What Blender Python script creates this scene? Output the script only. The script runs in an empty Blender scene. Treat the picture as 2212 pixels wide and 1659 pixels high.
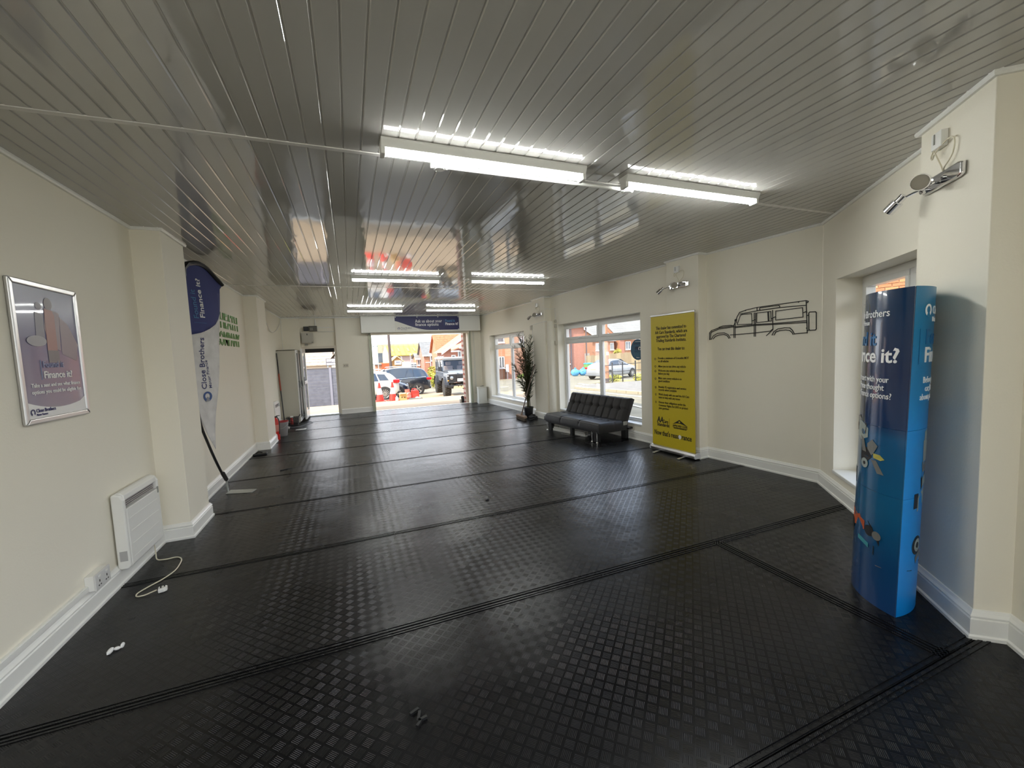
import bpy, bmesh, math, random
from mathutils import Vector, Matrix
random.seed(7)
S = bpy.context.scene
COL = S.collection
PI = math.pi
R = math.radians

# ------------------------------------------------------------------ camera
YAW, PITCH, ROLL, FPX = 0.3738, -0.0766, -0.0435, 888.19
fw = Vector((math.sin(YAW)*math.cos(PITCH), math.cos(YAW)*math.cos(PITCH), math.sin(PITCH)))
r0 = Vector((math.cos(YAW), -math.sin(YAW), 0))
u0 = r0.cross(fw)
cr, sr = math.cos(ROLL), math.sin(ROLL)
rt = r0*cr + u0*sr
up = u0*cr - r0*sr
cam_data = bpy.data.cameras.new('camera')
cam = bpy.data.objects.new('camera', cam_data)
COL.objects.link(cam)
m = Matrix(((rt.x, up.x, -fw.x, 0), (rt.y, up.y, -fw.y, 0), (rt.z, up.z, -fw.z, 1.5), (0, 0, 0, 1)))
cam.matrix_world = m
cam_data.sensor_width = 36.0
cam_data.lens = FPX/2212*36.0
cam_data.clip_start = 0.05
cam_data.clip_end = 600
S.camera = cam

# ------------------------------------------------------------------ light and exposure
S.view_settings.view_transform = 'Standard'
S.view_settings.look = 'None'
S.view_settings.gamma = 1.0
S.view_settings.use_curve_mapping = False
S.view_settings.exposure = 0.66
S.cycles.use_denoising = True
S.cycles.caustics_reflective = False
S.cycles.caustics_refractive = False
S.cycles.max_bounces = 14
S.cycles.diffuse_bounces = 6
S.cycles.transparent_max_bounces = 16
S.cycles.sample_clamp_indirect = 8.0
TUBE_STRENGTH = 34.0
SKY_STRENGTH = 2.5
SUN_STRENGTH = 4.8

W = bpy.data.worlds.new('sky'); S.world = W; W.use_nodes = True
nt = W.node_tree; nt.nodes.clear()
n_out = nt.nodes.new('ShaderNodeOutputWorld'); n_bg = nt.nodes.new('ShaderNodeBackground')
n_tc = nt.nodes.new('ShaderNodeTexCoord'); n_sep = nt.nodes.new('ShaderNodeSeparateXYZ')
n_ramp = nt.nodes.new('ShaderNodeValToRGB'); n_noise = nt.nodes.new('ShaderNodeTexNoise')
n_cr = nt.nodes.new('ShaderNodeValToRGB'); n_mix = nt.nodes.new('ShaderNodeMix'); n_mix.data_type = 'RGBA'
nt.links.new(n_tc.outputs['Generated'], n_sep.inputs[0])
nt.links.new(n_sep.outputs['Z'], n_ramp.inputs[0])
e = n_ramp.color_ramp.elements
e[0].position = 0.0; e[0].color = (0.86, 0.90, 0.95, 1)
e[1].position = 0.7; e[1].color = (0.34, 0.53, 0.86, 1)
n_map = nt.nodes.new('ShaderNodeMapping'); n_map.inputs['Scale'].default_value = (1, 1, 2.6)
nt.links.new(n_tc.outputs['Generated'], n_map.inputs[0]); nt.links.new(n_map.outputs[0], n_noise.inputs['Vector'])
n_noise.inputs['Scale'].default_value = 2.3; n_noise.inputs['Detail'].default_value = 7
nt.links.new(n_noise.outputs['Fac'], n_cr.inputs[0])
e = n_cr.color_ramp.elements; e[0].position = 0.42; e[0].color = (0, 0, 0, 1); e[1].position = 0.62; e[1].color = (1, 1, 1, 1)
nt.links.new(n_cr.outputs[0], n_mix.inputs['Factor']); nt.links.new(n_ramp.outputs[0], n_mix.inputs['A'])
n_mix.inputs['B'].default_value = (0.95, 0.96, 0.98, 1)
nt.links.new(n_mix.outputs['Result'], n_bg.inputs[0]); n_bg.inputs[1].default_value = SKY_STRENGTH
nt.links.new(n_bg.outputs[0], n_out.inputs[0])

sun_d = bpy.data.lights.new('sun', 'SUN'); sun_d.energy = SUN_STRENGTH; sun_d.angle = R(0.6); sun_d.color = (1.0, 0.90, 0.74)
sun = bpy.data.objects.new('sun', sun_d); COL.objects.link(sun)
SUN_DIR = Vector((0.88*math.cos(R(46)), 0.47*math.cos(R(46)), -math.sin(R(46)))).normalized()
sun.rotation_euler = SUN_DIR.to_track_quat('-Z', 'Y').to_euler()
sun.location = (-10, -6, 14)

# ------------------------------------------------------------------ materials
MATS = {}
def mat(name, col, rough=0.5, metal=0.0, spec=0.5, bump=0.0, bscale=40.0, var=0.0, vscale=3.0, coat=0.0, emit=None, es=0.0):
    if name in MATS: return MATS[name]
    M = bpy.data.materials.new(name); M.use_nodes = True; t = M.node_tree
    p = t.nodes['Principled BSDF']
    p.inputs['Base Color'].default_value = (*col, 1); p.inputs['Roughness'].default_value = rough
    p.inputs['Metallic'].default_value = metal; p.inputs['Specular IOR Level'].default_value = spec
    p.inputs['Coat Weight'].default_value = coat
    if emit: p.inputs['Emission Color'].default_value = (*emit, 1); p.inputs['Emission Strength'].default_value = es
    tc = t.nodes.new('ShaderNodeNewGeometry')
    if bump:
        nz = t.nodes.new('ShaderNodeTexNoise'); nz.inputs['Scale'].default_value = bscale; nz.inputs['Detail'].default_value = 4
        b = t.nodes.new('ShaderNodeBump'); b.inputs['Strength'].default_value = 1.0; b.inputs['Distance'].default_value = bump
        t.links.new(tc.outputs['Position'], nz.inputs['Vector']); t.links.new(nz.outputs['Fac'], b.inputs['Height']); t.links.new(b.outputs[0], p.inputs['Normal'])
    if var:
        nz = t.nodes.new('ShaderNodeTexNoise'); nz.inputs['Scale'].default_value = vscale; nz.inputs['Detail'].default_value = 5
        rp = t.nodes.new('ShaderNodeValToRGB')
        rp.color_ramp.elements[0].position = .3; rp.color_ramp.elements[1].position = .7
        rp.color_ramp.elements[0].color = (*[c*(1-var) for c in col], 1); rp.color_ramp.elements[1].color = (*[min(1, c*(1+var)) for c in col], 1)
        t.links.new(tc.outputs['Position'], nz.inputs['Vector']); t.links.new(nz.outputs['Fac'], rp.inputs[0]); t.links.new(rp.outputs[0], p.inputs['Base Color'])
    MATS[name] = M
    return M

def glass(name, tint=(1, 1, 1), fac=None):
    M = bpy.data.materials.new(name); M.use_nodes = True; t = M.node_tree; t.nodes.clear()
    o = t.nodes.new('ShaderNodeOutputMaterial'); tr = t.nodes.new('ShaderNodeBsdfTransparent'); gl = t.nodes.new('ShaderNodeBsdfGlossy')
    fr = t.nodes.new('ShaderNodeFresnel'); mx = t.nodes.new('ShaderNodeMixShader')
    tr.inputs[0].default_value = (*tint, 1); gl.inputs['Roughness'].default_value = 0.02; g_ = t.nodes.new('ShaderNodeNewGeometry'); mr = t.nodes.new('ShaderNodeMapRange'); mr.inputs['To Min'].default_value = 1.45; mr.inputs['To Max'].default_value = 1/1.45
    t.links.new(g_.outputs['Backfacing'], mr.inputs['Value']); t.links.new(mr.outputs['Result'], fr.inputs['IOR'])
    t.links.new(fr.outputs[0], mx.inputs[0]); t.links.new(tr.outputs[0], mx.inputs[1]); t.links.new(gl.outputs[0], mx.inputs[2]); t.links.new(mx.outputs[0], o.inputs[0])
    MATS[name] = M
    return M

def nmath(t, op, a, b=None):
    n = t.nodes.new('ShaderNodeMath'); n.operation = op
    for i, v in enumerate((a, b)):
        if v is None: continue
        if isinstance(v, (int, float)): n.inputs[i].default_value = v
        else: t.links.new(v, n.inputs[i])
    return n.outputs[0]

def rubber_mat():
    M = mat('black_checker_rubber', (0.005, 0.005, 0.006), 0.36)
    t = M.node_tree; p = t.nodes['Principled BSDF']
    p.inputs['Specular IOR Level'].default_value = 0.27
    g = t.nodes.new('ShaderNodeNewGeometry')
    mp = t.nodes.new('ShaderNodeMapping'); mp.inputs['Rotation'].default_value = (0, 0, R(45)); c = 1/0.046
    mp.inputs['Scale'].default_value = (c, c, c)
    t.links.new(g.outputs['Position'], mp.inputs[0])
    sp = t.nodes.new('ShaderNodeSeparateXYZ'); t.links.new(mp.outputs[0], sp.inputs[0])
    fx = nmath(t, 'FRACT', sp.outputs[0]); fy = nmath(t, 'FRACT', sp.outputs[1])
    ix = nmath(t, 'FLOOR', sp.outputs[0]); iy = nmath(t, 'FLOOR', sp.outputs[1])
    par = nmath(t, 'ABSOLUTE', nmath(t, 'MODULO', nmath(t, 'ADD', ix, iy), 2.0))
    ipar = nmath(t, 'SUBTRACT', 1.0, par)
    r_ = nmath(t, 'ADD', nmath(t, 'MULTIPLY', fx, par), nmath(t, 'MULTIPLY', fy, ipar))
    a_ = nmath(t, 'ADD', nmath(t, 'MULTIPLY', fy, par), nmath(t, 'MULTIPLY', fx, ipar))
    sn = nmath(t, 'SINE', nmath(t, 'MULTIPLY', nmath(t, 'SUBTRACT', r_, 0.1), 2*PI*6/0.8))
    sn = nmath(t, 'POWER', nmath(t, 'MAXIMUM', sn, 0.0), 1.6)
    def inside(v):
        d = nmath(t, 'ABSOLUTE', nmath(t, 'SUBTRACT', v, 0.5))
        return nmath(t, 'LESS_THAN', d, 0.39)
    h = nmath(t, 'MULTIPLY', nmath(t, 'ADD', sn, 0.12), nmath(t, 'MULTIPLY', inside(r_), inside(a_)))
    nz = t.nodes.new('ShaderNodeTexNoise'); nz.inputs['Scale'].default_value = 3.2; nz.inputs['Detail'].default_value = 2
    t.links.new(g.outputs['Position'], nz.inputs['Vector'])
    b1 = t.nodes.new('ShaderNodeBump'); b1.inputs['Distance'].default_value = 0.006
    t.links.new(nz.outputs['Fac'], b1.inputs['Height'])
    b2 = t.nodes.new('ShaderNodeBump'); b2.inputs['Distance'].default_value = 0.0014
    t.links.new(h, b2.inputs['Height']); t.links.new(b1.outputs[0], b2.inputs['Normal']); t.links.new(b2.outputs[0], p.inputs['Normal'])
    # dust and wear
    n2 = t.nodes.new('ShaderNodeTexNoise'); n2.inputs['Scale'].default_value = 1.1; n2.inputs['Detail'].default_value = 8
    t.links.new(g.outputs['Position'], n2.inputs['Vector'])
    rp = t.nodes.new('ShaderNodeValToRGB'); rp.color_ramp.elements[0].position = .35; rp.color_ramp.elements[1].position = .75
    rp.color_ramp.elements[0].color = (0.003, 0.003, 0.004, 1); rp.color_ramp.elements[1].color = (0.008, 0.008, 0.0085, 1)
    t.links.new(n2.outputs['Fac'], rp.inputs[0]); t.links.new(rp.outputs[0], p.inputs['Base Color'])
    rr = nmath(t, 'ADD', nmath(t, 'MULTIPLY', n2.outputs['Fac'], 0.26), 0.14); t.links.new(rr, p.inputs['Roughness'])
    return M

def board_mat():
    M = mat('white_pvc_gloss', (0.52, 0.51, 0.48), 0.06, spec=1.0); t = M.node_tree; p = t.nodes['Principled BSDF']
    g = t.nodes.new('ShaderNodeNewGeometry')
    mp = t.nodes.new('ShaderNodeMapping'); mp.inputs['Scale'].default_value = (7, 1.6, 3)
    nz = t.nodes.new('ShaderNodeTexNoise'); nz.inputs['Scale'].default_value = 1.0; nz.inputs['Detail'].default_value = 2
    t.links.new(g.outputs['Position'], mp.inputs[0]); t.links.new(mp.outputs[0], nz.inputs['Vector'])
    b = t.nodes.new('ShaderNodeBump'); b.inputs['Distance'].default_value = 0.0022
    t.links.new(nz.outputs['Fac'], b.inputs['Height']); t.links.new(b.outputs[0], p.inputs['Normal'])
    return M

def brick_mat(name, c1, c2, mortar, scale=1.0):
    M = bpy.data.materials.new(name); M.use_nodes = True; t = M.node_tree; p = t.nodes['Principled BSDF']; p.inputs['Roughness'].default_value = 0.85
    tc = t.nodes.new('ShaderNodeTexCoord'); g = t.nodes.new('ShaderNodeNewGeometry')
    sp = t.nodes.new('ShaderNodeSeparateXYZ'); t.links.new(g.outputs['Position'], sp.inputs[0])
    cb = t.nodes.new('ShaderNodeCombineXYZ')
    t.links.new(nmath(t, 'ADD', sp.outputs[0], sp.outputs[1]), cb.inputs[0]); t.links.new(sp.outputs[2], cb.inputs[1])
    br = t.nodes.new('ShaderNodeTexBrick'); br.inputs['Scale'].default_value = scale
    br.inputs['Brick Width'].default_value = 0.225; br.inputs['Row Height'].default_value = 0.075; br.inputs['Mortar Size'].default_value = 0.008
    br.inputs['Color1'].default_value = (*c1, 1); br.inputs['Color2'].default_value = (*c2, 1); br.inputs['Mortar'].default_value = (*mortar, 1)
    t.links.new(cb.outputs[0], br.inputs['Vector']); t.links.new(br.outputs['Color'], p.inputs['Base Color'])
    MATS[name] = M
    return M

def zramp_mat(name, stops, rough, spec=0.5, coat=0.0):
    M = mat(name, stops[0][1], rough, spec=spec, coat=coat); t = M.node_tree; p = t.nodes['Principled BSDF']
    g = t.nodes.new('ShaderNodeNewGeometry'); sp = t.nodes.new('ShaderNodeSeparateXYZ'); t.links.new(g.outputs['Position'], sp.inputs[0])
    z0, z1 = stops[0][0], stops[-1][0]
    f = nmath(t, 'DIVIDE', nmath(t, 'SUBTRACT', sp.outputs[2], z0), z1-z0)
    rp = t.nodes.new('ShaderNodeValToRGB'); el = rp.color_ramp.elements
    while len(el) < len(stops): el.new(0.5)
    for i, (z, c) in enumerate(stops): el[i].position = (z-z0)/(z1-z0); el[i].color = (*c, 1)
    t.links.new(f, rp.inputs[0]); t.links.new(rp.outputs[0], p.inputs['Base Color'])
    return M

WALL = mat('white_wall_paint', (0.85, 0.81, 0.70), 0.6, bump=0.0006, bscale=90, spec=0.3)
GLOSS = mat('white_gloss_paint', (0.84, 0.84, 0.81), 0.28)
UPVC = mat('white_upvc', (0.80, 0.80, 0.78), 0.3)
RUB = rubber_mat(); PVC = board_mat()
DARK = mat('dark_gap', (0.02, 0.02, 0.02), 0.8)
BLK = mat('black_satin', (0.012, 0.012, 0.013), 0.4)
BLKP = mat('black_plastic', (0.02, 0.02, 0.022), 0.35)
CHROME = mat('chrome', (0.80, 0.80, 0.82), 0.08, 1.0)
ALU = mat('brushed_aluminium', (0.62, 0.62, 0.62), 0.32, 1.0)
STEEL = mat('galvanised_steel', (0.50, 0.52, 0.50), 0.42, 0.9)
WPLA = mat('white_plastic', (0.80, 0.80, 0.77), 0.35)
GPLA = mat('grey_plastic', (0.33, 0.33, 0.30), 0.5)
CREAM = mat('cream_cable', (0.72, 0.67, 0.52), 0.45)
TUBE = mat('lit_diffuser', (0.9, 0.9, 0.9), 0.4, emit=(0.98, 1.0, 0.96), es=TUBE_STRENGTH)
WHITE_INK = mat('white_print', (0.86, 0.86, 0.86), 0.35)
NAVY_INK = mat('navy_print', (0.022, 0.03, 0.13), 0.4)
BLUE_INK = mat('light_blue_print', (0.05, 0.22, 0.46), 0.4)
BLACK_INK = mat('black_print', (0.02, 0.018, 0.012), 0.5)
RED = mat('red_plastic', (0.62, 0.03, 0.02), 0.4)
CLEAR = glass('window_glass')
CARGLASS = mat('dark_car_glass', (0.02, 0.03, 0.045), 0.05, spec=0.9)
RUBBER = mat('tyre_rubber', (0.035, 0.034, 0.032), 0.75)

# ------------------------------------------------------------------ mesh building
class MB:
    def __init__(s): s.v = []; s.f = []
    def add(s, vs, fs):
        b = len(s.v); s.v += [tuple(v) for v in vs]; s.f += [tuple(b+i for i in f) for f in fs]; return s
    def hexa(s, p):   # 8 points: bottom 4 ccw, top 4 ccw
        return s.add(p, [(3, 2, 1, 0), (4, 5, 6, 7), (0, 1, 5, 4), (1, 2, 6, 5), (2, 3, 7, 6), (3, 0, 4, 7)])
    def box(s, x0, y0, z0, x1, y1, z1):
        return s.hexa([(x0, y0, z0), (x1, y0, z0), (x1, y1, z0), (x0, y1, z0), (x0, y0, z1), (x1, y0, z1), (x1, y1, z1), (x0, y1, z1)])
    def obox(s, c, ax, ay, az):
        c, ax, ay, az = map(Vector, (c, ax, ay, az))
        return s.hexa([c+ax*i+ay*j+az*k for k in (-1, 1) for i, j in ((-1, -1), (1, -1), (1, 1), (-1, 1))])
    def cyl(s, p0, p1, r0, r1=None, n=14, caps=True):
        p0, p1 = Vector(p0), Vector(p1); r1 = r0 if r1 is None else r1
        d = (p1-p0).normalized(); a = d.orthogonal().normalized(); b = d.cross(a)
        vs = [p0+(a*math.cos(2*PI*i/n)+b*math.sin(2*PI*i/n))*r0 for i in range(n)]+[p1+(a*math.cos(2*PI*i/n)+b*math.sin(2*PI*i/n))*r1 for i in range(n)]
        fs = [(i, (i+1) % n, n+(i+1) % n, n+i) for i in range(n)]
        if caps: fs += [tuple(range(n-1, -1, -1)), tuple(range(n, 2*n))]
        return s.add(vs, fs)
    def tube(s, pts, r, n=8):
        pts = [Vector(p) for p in pts]; N = len(pts)
        rr = r if isinstance(r, (list, tuple)) else [r]*N
        t0 = (pts[1]-pts[0]).normalized(); a = t0.orthogonal().normalized(); vs = []
        for i, p in enumerate(pts):
            t = (pts[min(i+1, N-1)]-pts[max(i-1, 0)]).normalized()
            a = (a-t*a.dot(t)).normalized(); b = t.cross(a)
            vs += [p+(a*math.cos(2*PI*k/n)+b*math.sin(2*PI*k/n))*rr[i] for k in range(n)]
        fs = [(i*n+k, i*n+(k+1) % n, (i+1)*n+(k+1) % n, (i+1)*n+k) for i in range(N-1) for k in range(n)]
        fs += [tuple(range(n-1, -1, -1)), tuple(range((N-1)*n, N*n))]
        return s.add(vs, fs)
    def lathe(s, prof, c=(0, 0, 0), n=24, axis=(0, 0, 1), caps=True):
        z = Vector(axis).normalized(); a = z.orthogonal().normalized(); b = z.cross(a); c = Vector(c); m_ = len(prof)
        vs = [c+z*h+(a*math.cos(2*PI*i/n)+b*math.sin(2*PI*i/n))*r for i in range(n) for r, h in prof]
        fs = [(i*m_+k, ((i+1) % n)*m_+k, ((i+1) % n)*m_+k+1, i*m_+k+1) for i in range(n) for k in range(m_-1)]
        if caps: fs += [tuple(i*m_ for i in range(n-1, -1, -1)), tuple(i*m_+m_-1 for i in range(n))]
        return s.add(vs, fs)
    def prism(s, poly, o, X, Y, N, d):
        o, X, Y, N = map(Vector, (o, X, Y, N)); n = len(poly)
        vs = [o+X*a+Y*b for a, b in poly]+[o+X*a+Y*b+N*d for a, b in poly]
        return s.add(vs, [tuple(range(n-1, -1, -1)), tuple(range(n, 2*n))]+[(i, (i+1) % n, n+(i+1) % n, n+i) for i in range(n)])
    def ball(s, c, r, n=10, m_=7):
        c = Vector(c); r = Vector(r) if not isinstance(r, (int, float)) else Vector((r, r, r)); vs = []; fs = []
        for j in range(m_+1):
            th = PI*j/m_
            for i in range(n):
                ph = 2*PI*i/n; vs.append(c+Vector((r.x*math.sin(th)*math.cos(ph), r.y*math.sin(th)*math.sin(ph), r.z*math.cos(th))))
        for j in range(m_):
            for i in range(n): fs.append((j*n+i, (j+1)*n+i, (j+1)*n+(i+1) % n, j*n+(i+1) % n))
        return s.add(vs, fs)
    def strip(s, pts, w, N, d, closed=False):
        """flat ribbon of width w in the plane with normal N, thickness d, along pts"""
        N = Vector(N)
        for a, b in zip(pts[:-1], pts[1:]):
            a, b = Vector(a), Vector(b); t = (b-a)
            if t.length < 1e-6: continue
            t.normalize(); q = N.cross(t)*(w/2); e_ = t*(w*0.35)
            p = [a-e_-q, b+e_-q, b+e_+q, a-e_+q]
            s.hexa(p+[x+N*d for x in p])
        return s
    def sweep(s, prof, path, closed=False):
        """prof: (offset to the left of travel, z); path: xy points"""
        P = [Vector(p) for p in path]; n = len(P); m_ = len(prof); vs = []
        for i in range(n):
            d1 = (P[i]-P[i-1]).normalized() if i > 0 else (P[1]-P[0]).normalized()
            d2 = (P[i+1]-P[i]).normalized() if i < n-1 else d1
            n1 = Vector((-d1.y, d1.x)); n2 = Vector((-d2.y, d2.x)); mt = (n1+n2); mt = mt/max(mt.dot(n1), 0.2)
            vs += [(P[i].x+mt.x*o, P[i].y+mt.y*o, z) for o, z in prof]
        fs = [(i*m_+k, (i+1)*m_+k, (i+1)*m_+(k+1) % m_, i*m_+(k+1) % m_) for i in range(n-1) for k in range(m_)]
        fs += [tuple(range(m_-1, -1, -1)), tuple(range((n-1)*m_, n*m_))]
        return s.add(vs, fs)
    def mesh(s, name):
        me = bpy.data.meshes.new(name); me.from_pydata(s.v, [], s.f); me.validate()
        bm = bmesh.new(); bm.from_mesh(me); bmesh.ops.recalc_face_normals(bm, faces=bm.faces); bm.to_mesh(me); bm.free()
        return me
    def build(s, name, material, parent=None, bevel=0.0, smooth=False, seg=2, subsurf=0):
        me = s.mesh(name); o = bpy.data.objects.new(name, me); COL.objects.link(o)
        me.materials.append(material)
        if smooth:
            me.shade_smooth() if smooth is True else me.shade_smooth()
            if smooth != 'all': me.set_sharp_from_angle(angle=R(40))
        if bevel:
            b = o.modifiers.new('bevel', 'BEVEL'); b.width = bevel; b.segments = seg; b.limit_method = 'ANGLE'; b.angle_limit = R(35)
        if subsurf:
            b = o.modifiers.new('subdivision', 'SUBSURF'); b.levels = subsurf; b.render_levels = subsurf
        attach(o, parent)
        return o

def attach(o, parent):
    if parent is not None:
        o.parent = parent
        o.matrix_parent_inverse = WM(parent).inverted()
def WM(o):
    b = Matrix.LocRotScale(o.location, o.rotation_euler, o.scale)
    if o.parent is not None: return WM(o.parent) @ o.matrix_parent_inverse @ b
    return b

def tag(o, label=None, cat=None, group=None, kind=None):
    if label: o['label'] = label
    if cat: o['category'] = cat
    if group: o['group'] = group
    if kind: o['kind'] = kind
    return o
def thing(name, label, cat, loc=(0, 0, 0), rotz=0.0, group=None):
    o = bpy.data.objects.new(name, None); COL.objects.link(o); o.location = loc; o.rotation_euler = (0, 0, rotz)
    o.empty_display_size = 0.1
    return tag(o, label, cat, group)
def struct(o): o['kind'] = 'structure'; return o
def empty_struct(name, loc=(0, 0, 0)):
    o = bpy.data.objects.new(name, None); COL.objects.link(o); o.location = loc; o['kind'] = 'structure'; return o
def dup(root, loc, rotz=None, label=None, group=None):
    r = root.copy(); COL.objects.link(r); r.location = loc
    if rotz is not None: r.rotation_euler = (0, 0, rotz)
    if label: r['label'] = label
    if group: r['group'] = group
    for ch in root.children:
        c = ch.copy(); COL.objects.link(c); c.parent = r
        for g in ch.children:
            d = g.copy(); COL.objects.link(d); d.parent = c
    return r
def frame(o, X, Y):
    X = Vector(X).normalized(); Y = Vector(Y).normalized(); N = X.cross(Y)
    return Matrix(((X.x, Y.x, N.x, o[0]), (X.y, Y.y, N.y, o[1]), (X.z, Y.z, N.z, o[2]), (0, 0, 0, 1)))

def text_mesh(s, size, bold=0.0, align='LEFT', xs=1.0, depth=0.001, shear=0.0, spacing=1.0):
    c = bpy.data.curves.new('lettering', 'FONT'); c.body = s; c.size = size; c.align_x = align
    c.extrude = depth; c.offset = bold*size; c.resolution_u = 2; c.shear = shear; c.space_character = spacing
    o = bpy.data.objects.new('lettering', c); COL.objects.link(o)
    me = bpy.data.meshes.new_from_object(o)
    bpy.data.objects.remove(o); bpy.data.curves.remove(c)
    if xs != 1.0:
        for v in me.vertices: v.co.x *= xs
    return me
def text(s, size, parent, M, material, pos=(0, 0), off=0.0015, name='lettering', mapf=None, fitw=None, **k):
    me = text_mesh(s, size, **k)
    if fitw:
        xs_ = [v.co.x for v in me.vertices]; f_ = fitw/(max(xs_)-min(xs_))
        for v in me.vertices: v.co.x *= f_
    if mapf:
        for v in me.vertices: v.co = mapf(pos[0]+v.co.x, pos[1]+v.co.y, off+v.co.z)
    else:
        T = M @ Matrix.Translation((pos[0], pos[1], off))
        me.transform(T)
    me.materials.clear(); me.materials.append(material)
    o = bpy.data.objects.new(name, me); COL.objects.link(o); attach(o, parent)
    return o
def flat(poly, parent, M, material, off=0.001, d=0.0008, name='printed_panel'):
    b = MB(); o = M @ Vector((0, 0, off)); X = (M.to_3x3() @ Vector((1, 0, 0))); Y = (M.to_3x3() @ Vector((0, 1, 0))); N = X.cross(Y)
    b.prism(poly, o, X, Y, N, d)
    return b.build(name, material, parent)
def circle(cx, cy, r, n=28, ry=None, a0=0.0, a1=2*PI):
    ry = r if ry is None else ry
    return [(cx+r*math.cos(a0+(a1-a0)*i/n), cy+ry*math.sin(a0+(a1-a0)*i/n)) for i in range(n)]
def ring_logo(parent, M, cx, cy, r, m1, m2, off=0.0015, mapf=None):
    """round emblem: thick ring cut by a peak at its foot"""
    b = MB(); n = 30; inn = .56
    F = (lambda x, y, z: mapf(x, y, z)) if mapf else (lambda x, y, z: M @ Vector((x, y, z)))
    for i in range(n):
        a0, a1 = PI*1.5+2*PI*i/n, PI*1.5+2*PI*(i+1)/n
        q = [(cx+r*k*math.cos(a), cy+r*k*math.sin(a)+(0 if k == 1 else r*.08)) for a, k in ((a0, 1), (a1, 1), (a1, inn), (a0, inn))]
        b.hexa([F(x, y, off) for x, y in q]+[F(x, y, off+.0008) for x, y in q])
    o = b.build('emblem', m1, parent)
    b = MB(); q = [(cx-r*.55, cy-r*.98), (cx+r*.55, cy-r*.98), (cx+.06*r, cy-r*.05), (cx-.06*r, cy-r*.05)]
    b.hexa([F(x, y, off+.001) for x, y in q]+[F(x, y, off+.0016) for x, y in q])
    b.build('emblem_peak', m2, parent)
    return o

# ------------------------------------------------------------------ the room: plan
CZ = 2.657
K = .0638
NK = math.hypot(1, K)
class Plane:   # vertical wall plane: s along the wall, d outwards, z up
    def __init__(s, o, u, n): s.o = Vector((*o, 0)); s.u = Vector((*u, 0)).normalized(); s.n = Vector((*n, 0)).normalized()
    def p(s, a, d, z): return s.o+s.u*a+s.n*d+Vector((0, 0, z))
    def box(s, b, a0, a1, d0, d1, z0, z1):
        return b.hexa([s.p(a, d, z) for z in (z0, z1) for a, d in ((a0, d0), (a1, d0), (a1, d1), (a0, d1))])
    def face(s, a, d, z, flip=True):   # frame for print: x to the viewer's right, y up, looking from inside
        X = -s.u if flip else s.u
        return frame(s.p(a, d, z), X, (0, 0, 1))
XR = lambda y: 4.61-K*y
PR = Plane((XR(4.07), 4.07), (-K, 1), (1, K))            # right wall, s from Y=4.07
sR = lambda y: (y-4.07)*NK
PD = Plane((4.352, 4.07), (.1098, -.994), (.994, .1098))  # right wall nearer piece with the car outline
PA = Plane((4.497, 2.757), (-.655, -.756), (.756, -.655)) # slanted wall with the narrow window
PL = Plane((-1.597, -1.8), (0, 1), (-1, 0))
PF = Plane((-1.597, 12.26), (1, 0), (0, 1))
sF = lambda x: x+1.597
A_END = 6.05                                             # slanted wall runs on behind the camera
def wall(name, P, s0, s1, ops=(), t=.28, z1=2.86):
    b = MB(); cur = s0
    for a0, a1, h0, h1 in sorted(ops):
        P.box(b, cur, a0, 0, t, -.3, z1)
        if h0 > 0: P.box(b, a0, a1, 0, t, -.3, h0)
        else: P.box(b, a0, a1, 0, t, -.3, -.012)
        P.box(b, a0, a1, 0, t, h1, z1); cur = a1
    P.box(b, cur, s1, 0, t, -.3, z1)
    return struct(b.build(name, WALL))
W1 = (sR(5.29), sR(7.74), .245, 2.04)
W2 = (sR(9.30), sR(11.55), .235, 2.015)
W3 = (.335, 1.60, .22, 2.05)
W4 = (2.95, 5.75, .20, 2.25)  # unseen window added behind the camera to let in more daylight
wall('wall_left', PL, -.3, 14.2)
wall('wall_far', PF, 0, 5.5, [(sF(-1.166), sF(-.297), 0, 2.64), (sF(.60), sF(3.43), 0, 2.16)], t=.26)
wall('wall_right', PR, 0, sR(12.52), [W1, W2])
wall('wall_right.001', PD, 0, 1.32)
wall('wall_slanted', PA, 0, A_END, [W3, W4], t=.30)
PB = Plane((-1.9, -1.8), (1, 0), (0, -1))
W5 = (.55, 2.35, .08, 2.35)  # back window out of view, added to lift the daylight indoors
wall('wall_back', PB, 0, 2.6, [W5])
# infill above the side door
b = MB(); PF.box(b, sF(-1.166), sF(-.297), .14, .26, 1.895, 2.64); PF.box(b, sF(-1.166), sF(-.297), .10, .14, 2.30, 2.64)
struct(b.build('wall_far.001', WALL))
# pillars
def pillar(name, P, s0, s1, d):
    b = MB(); P.box(b, s0, s1, -d, .02, -.02, CZ+.06); return struct(b.build(name, WALL, bevel=.004))
pillar('pillar', PL, 6.13, 6.645, .205)
pillar('pillar', PL, 9.97, 10.73, .20)
pillar('pillar', PR, sR(8.0), sR(8.55), .150)
pillar('pillar', PR, .0, sR(4.60), .150)
pillar('pillar', PA, 1.909, 2.467, .14)
# rounded pipe casing beside the far right pillar
b = MB(); c = PR.p(sR(7.93), -.03, 0); b.cyl(c+Vector((0, 0, -.01)), c+Vector((0, 0, 2.13)), .10, n=20)
struct(b.build('pillar_casing', WALL, smooth=True))

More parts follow.
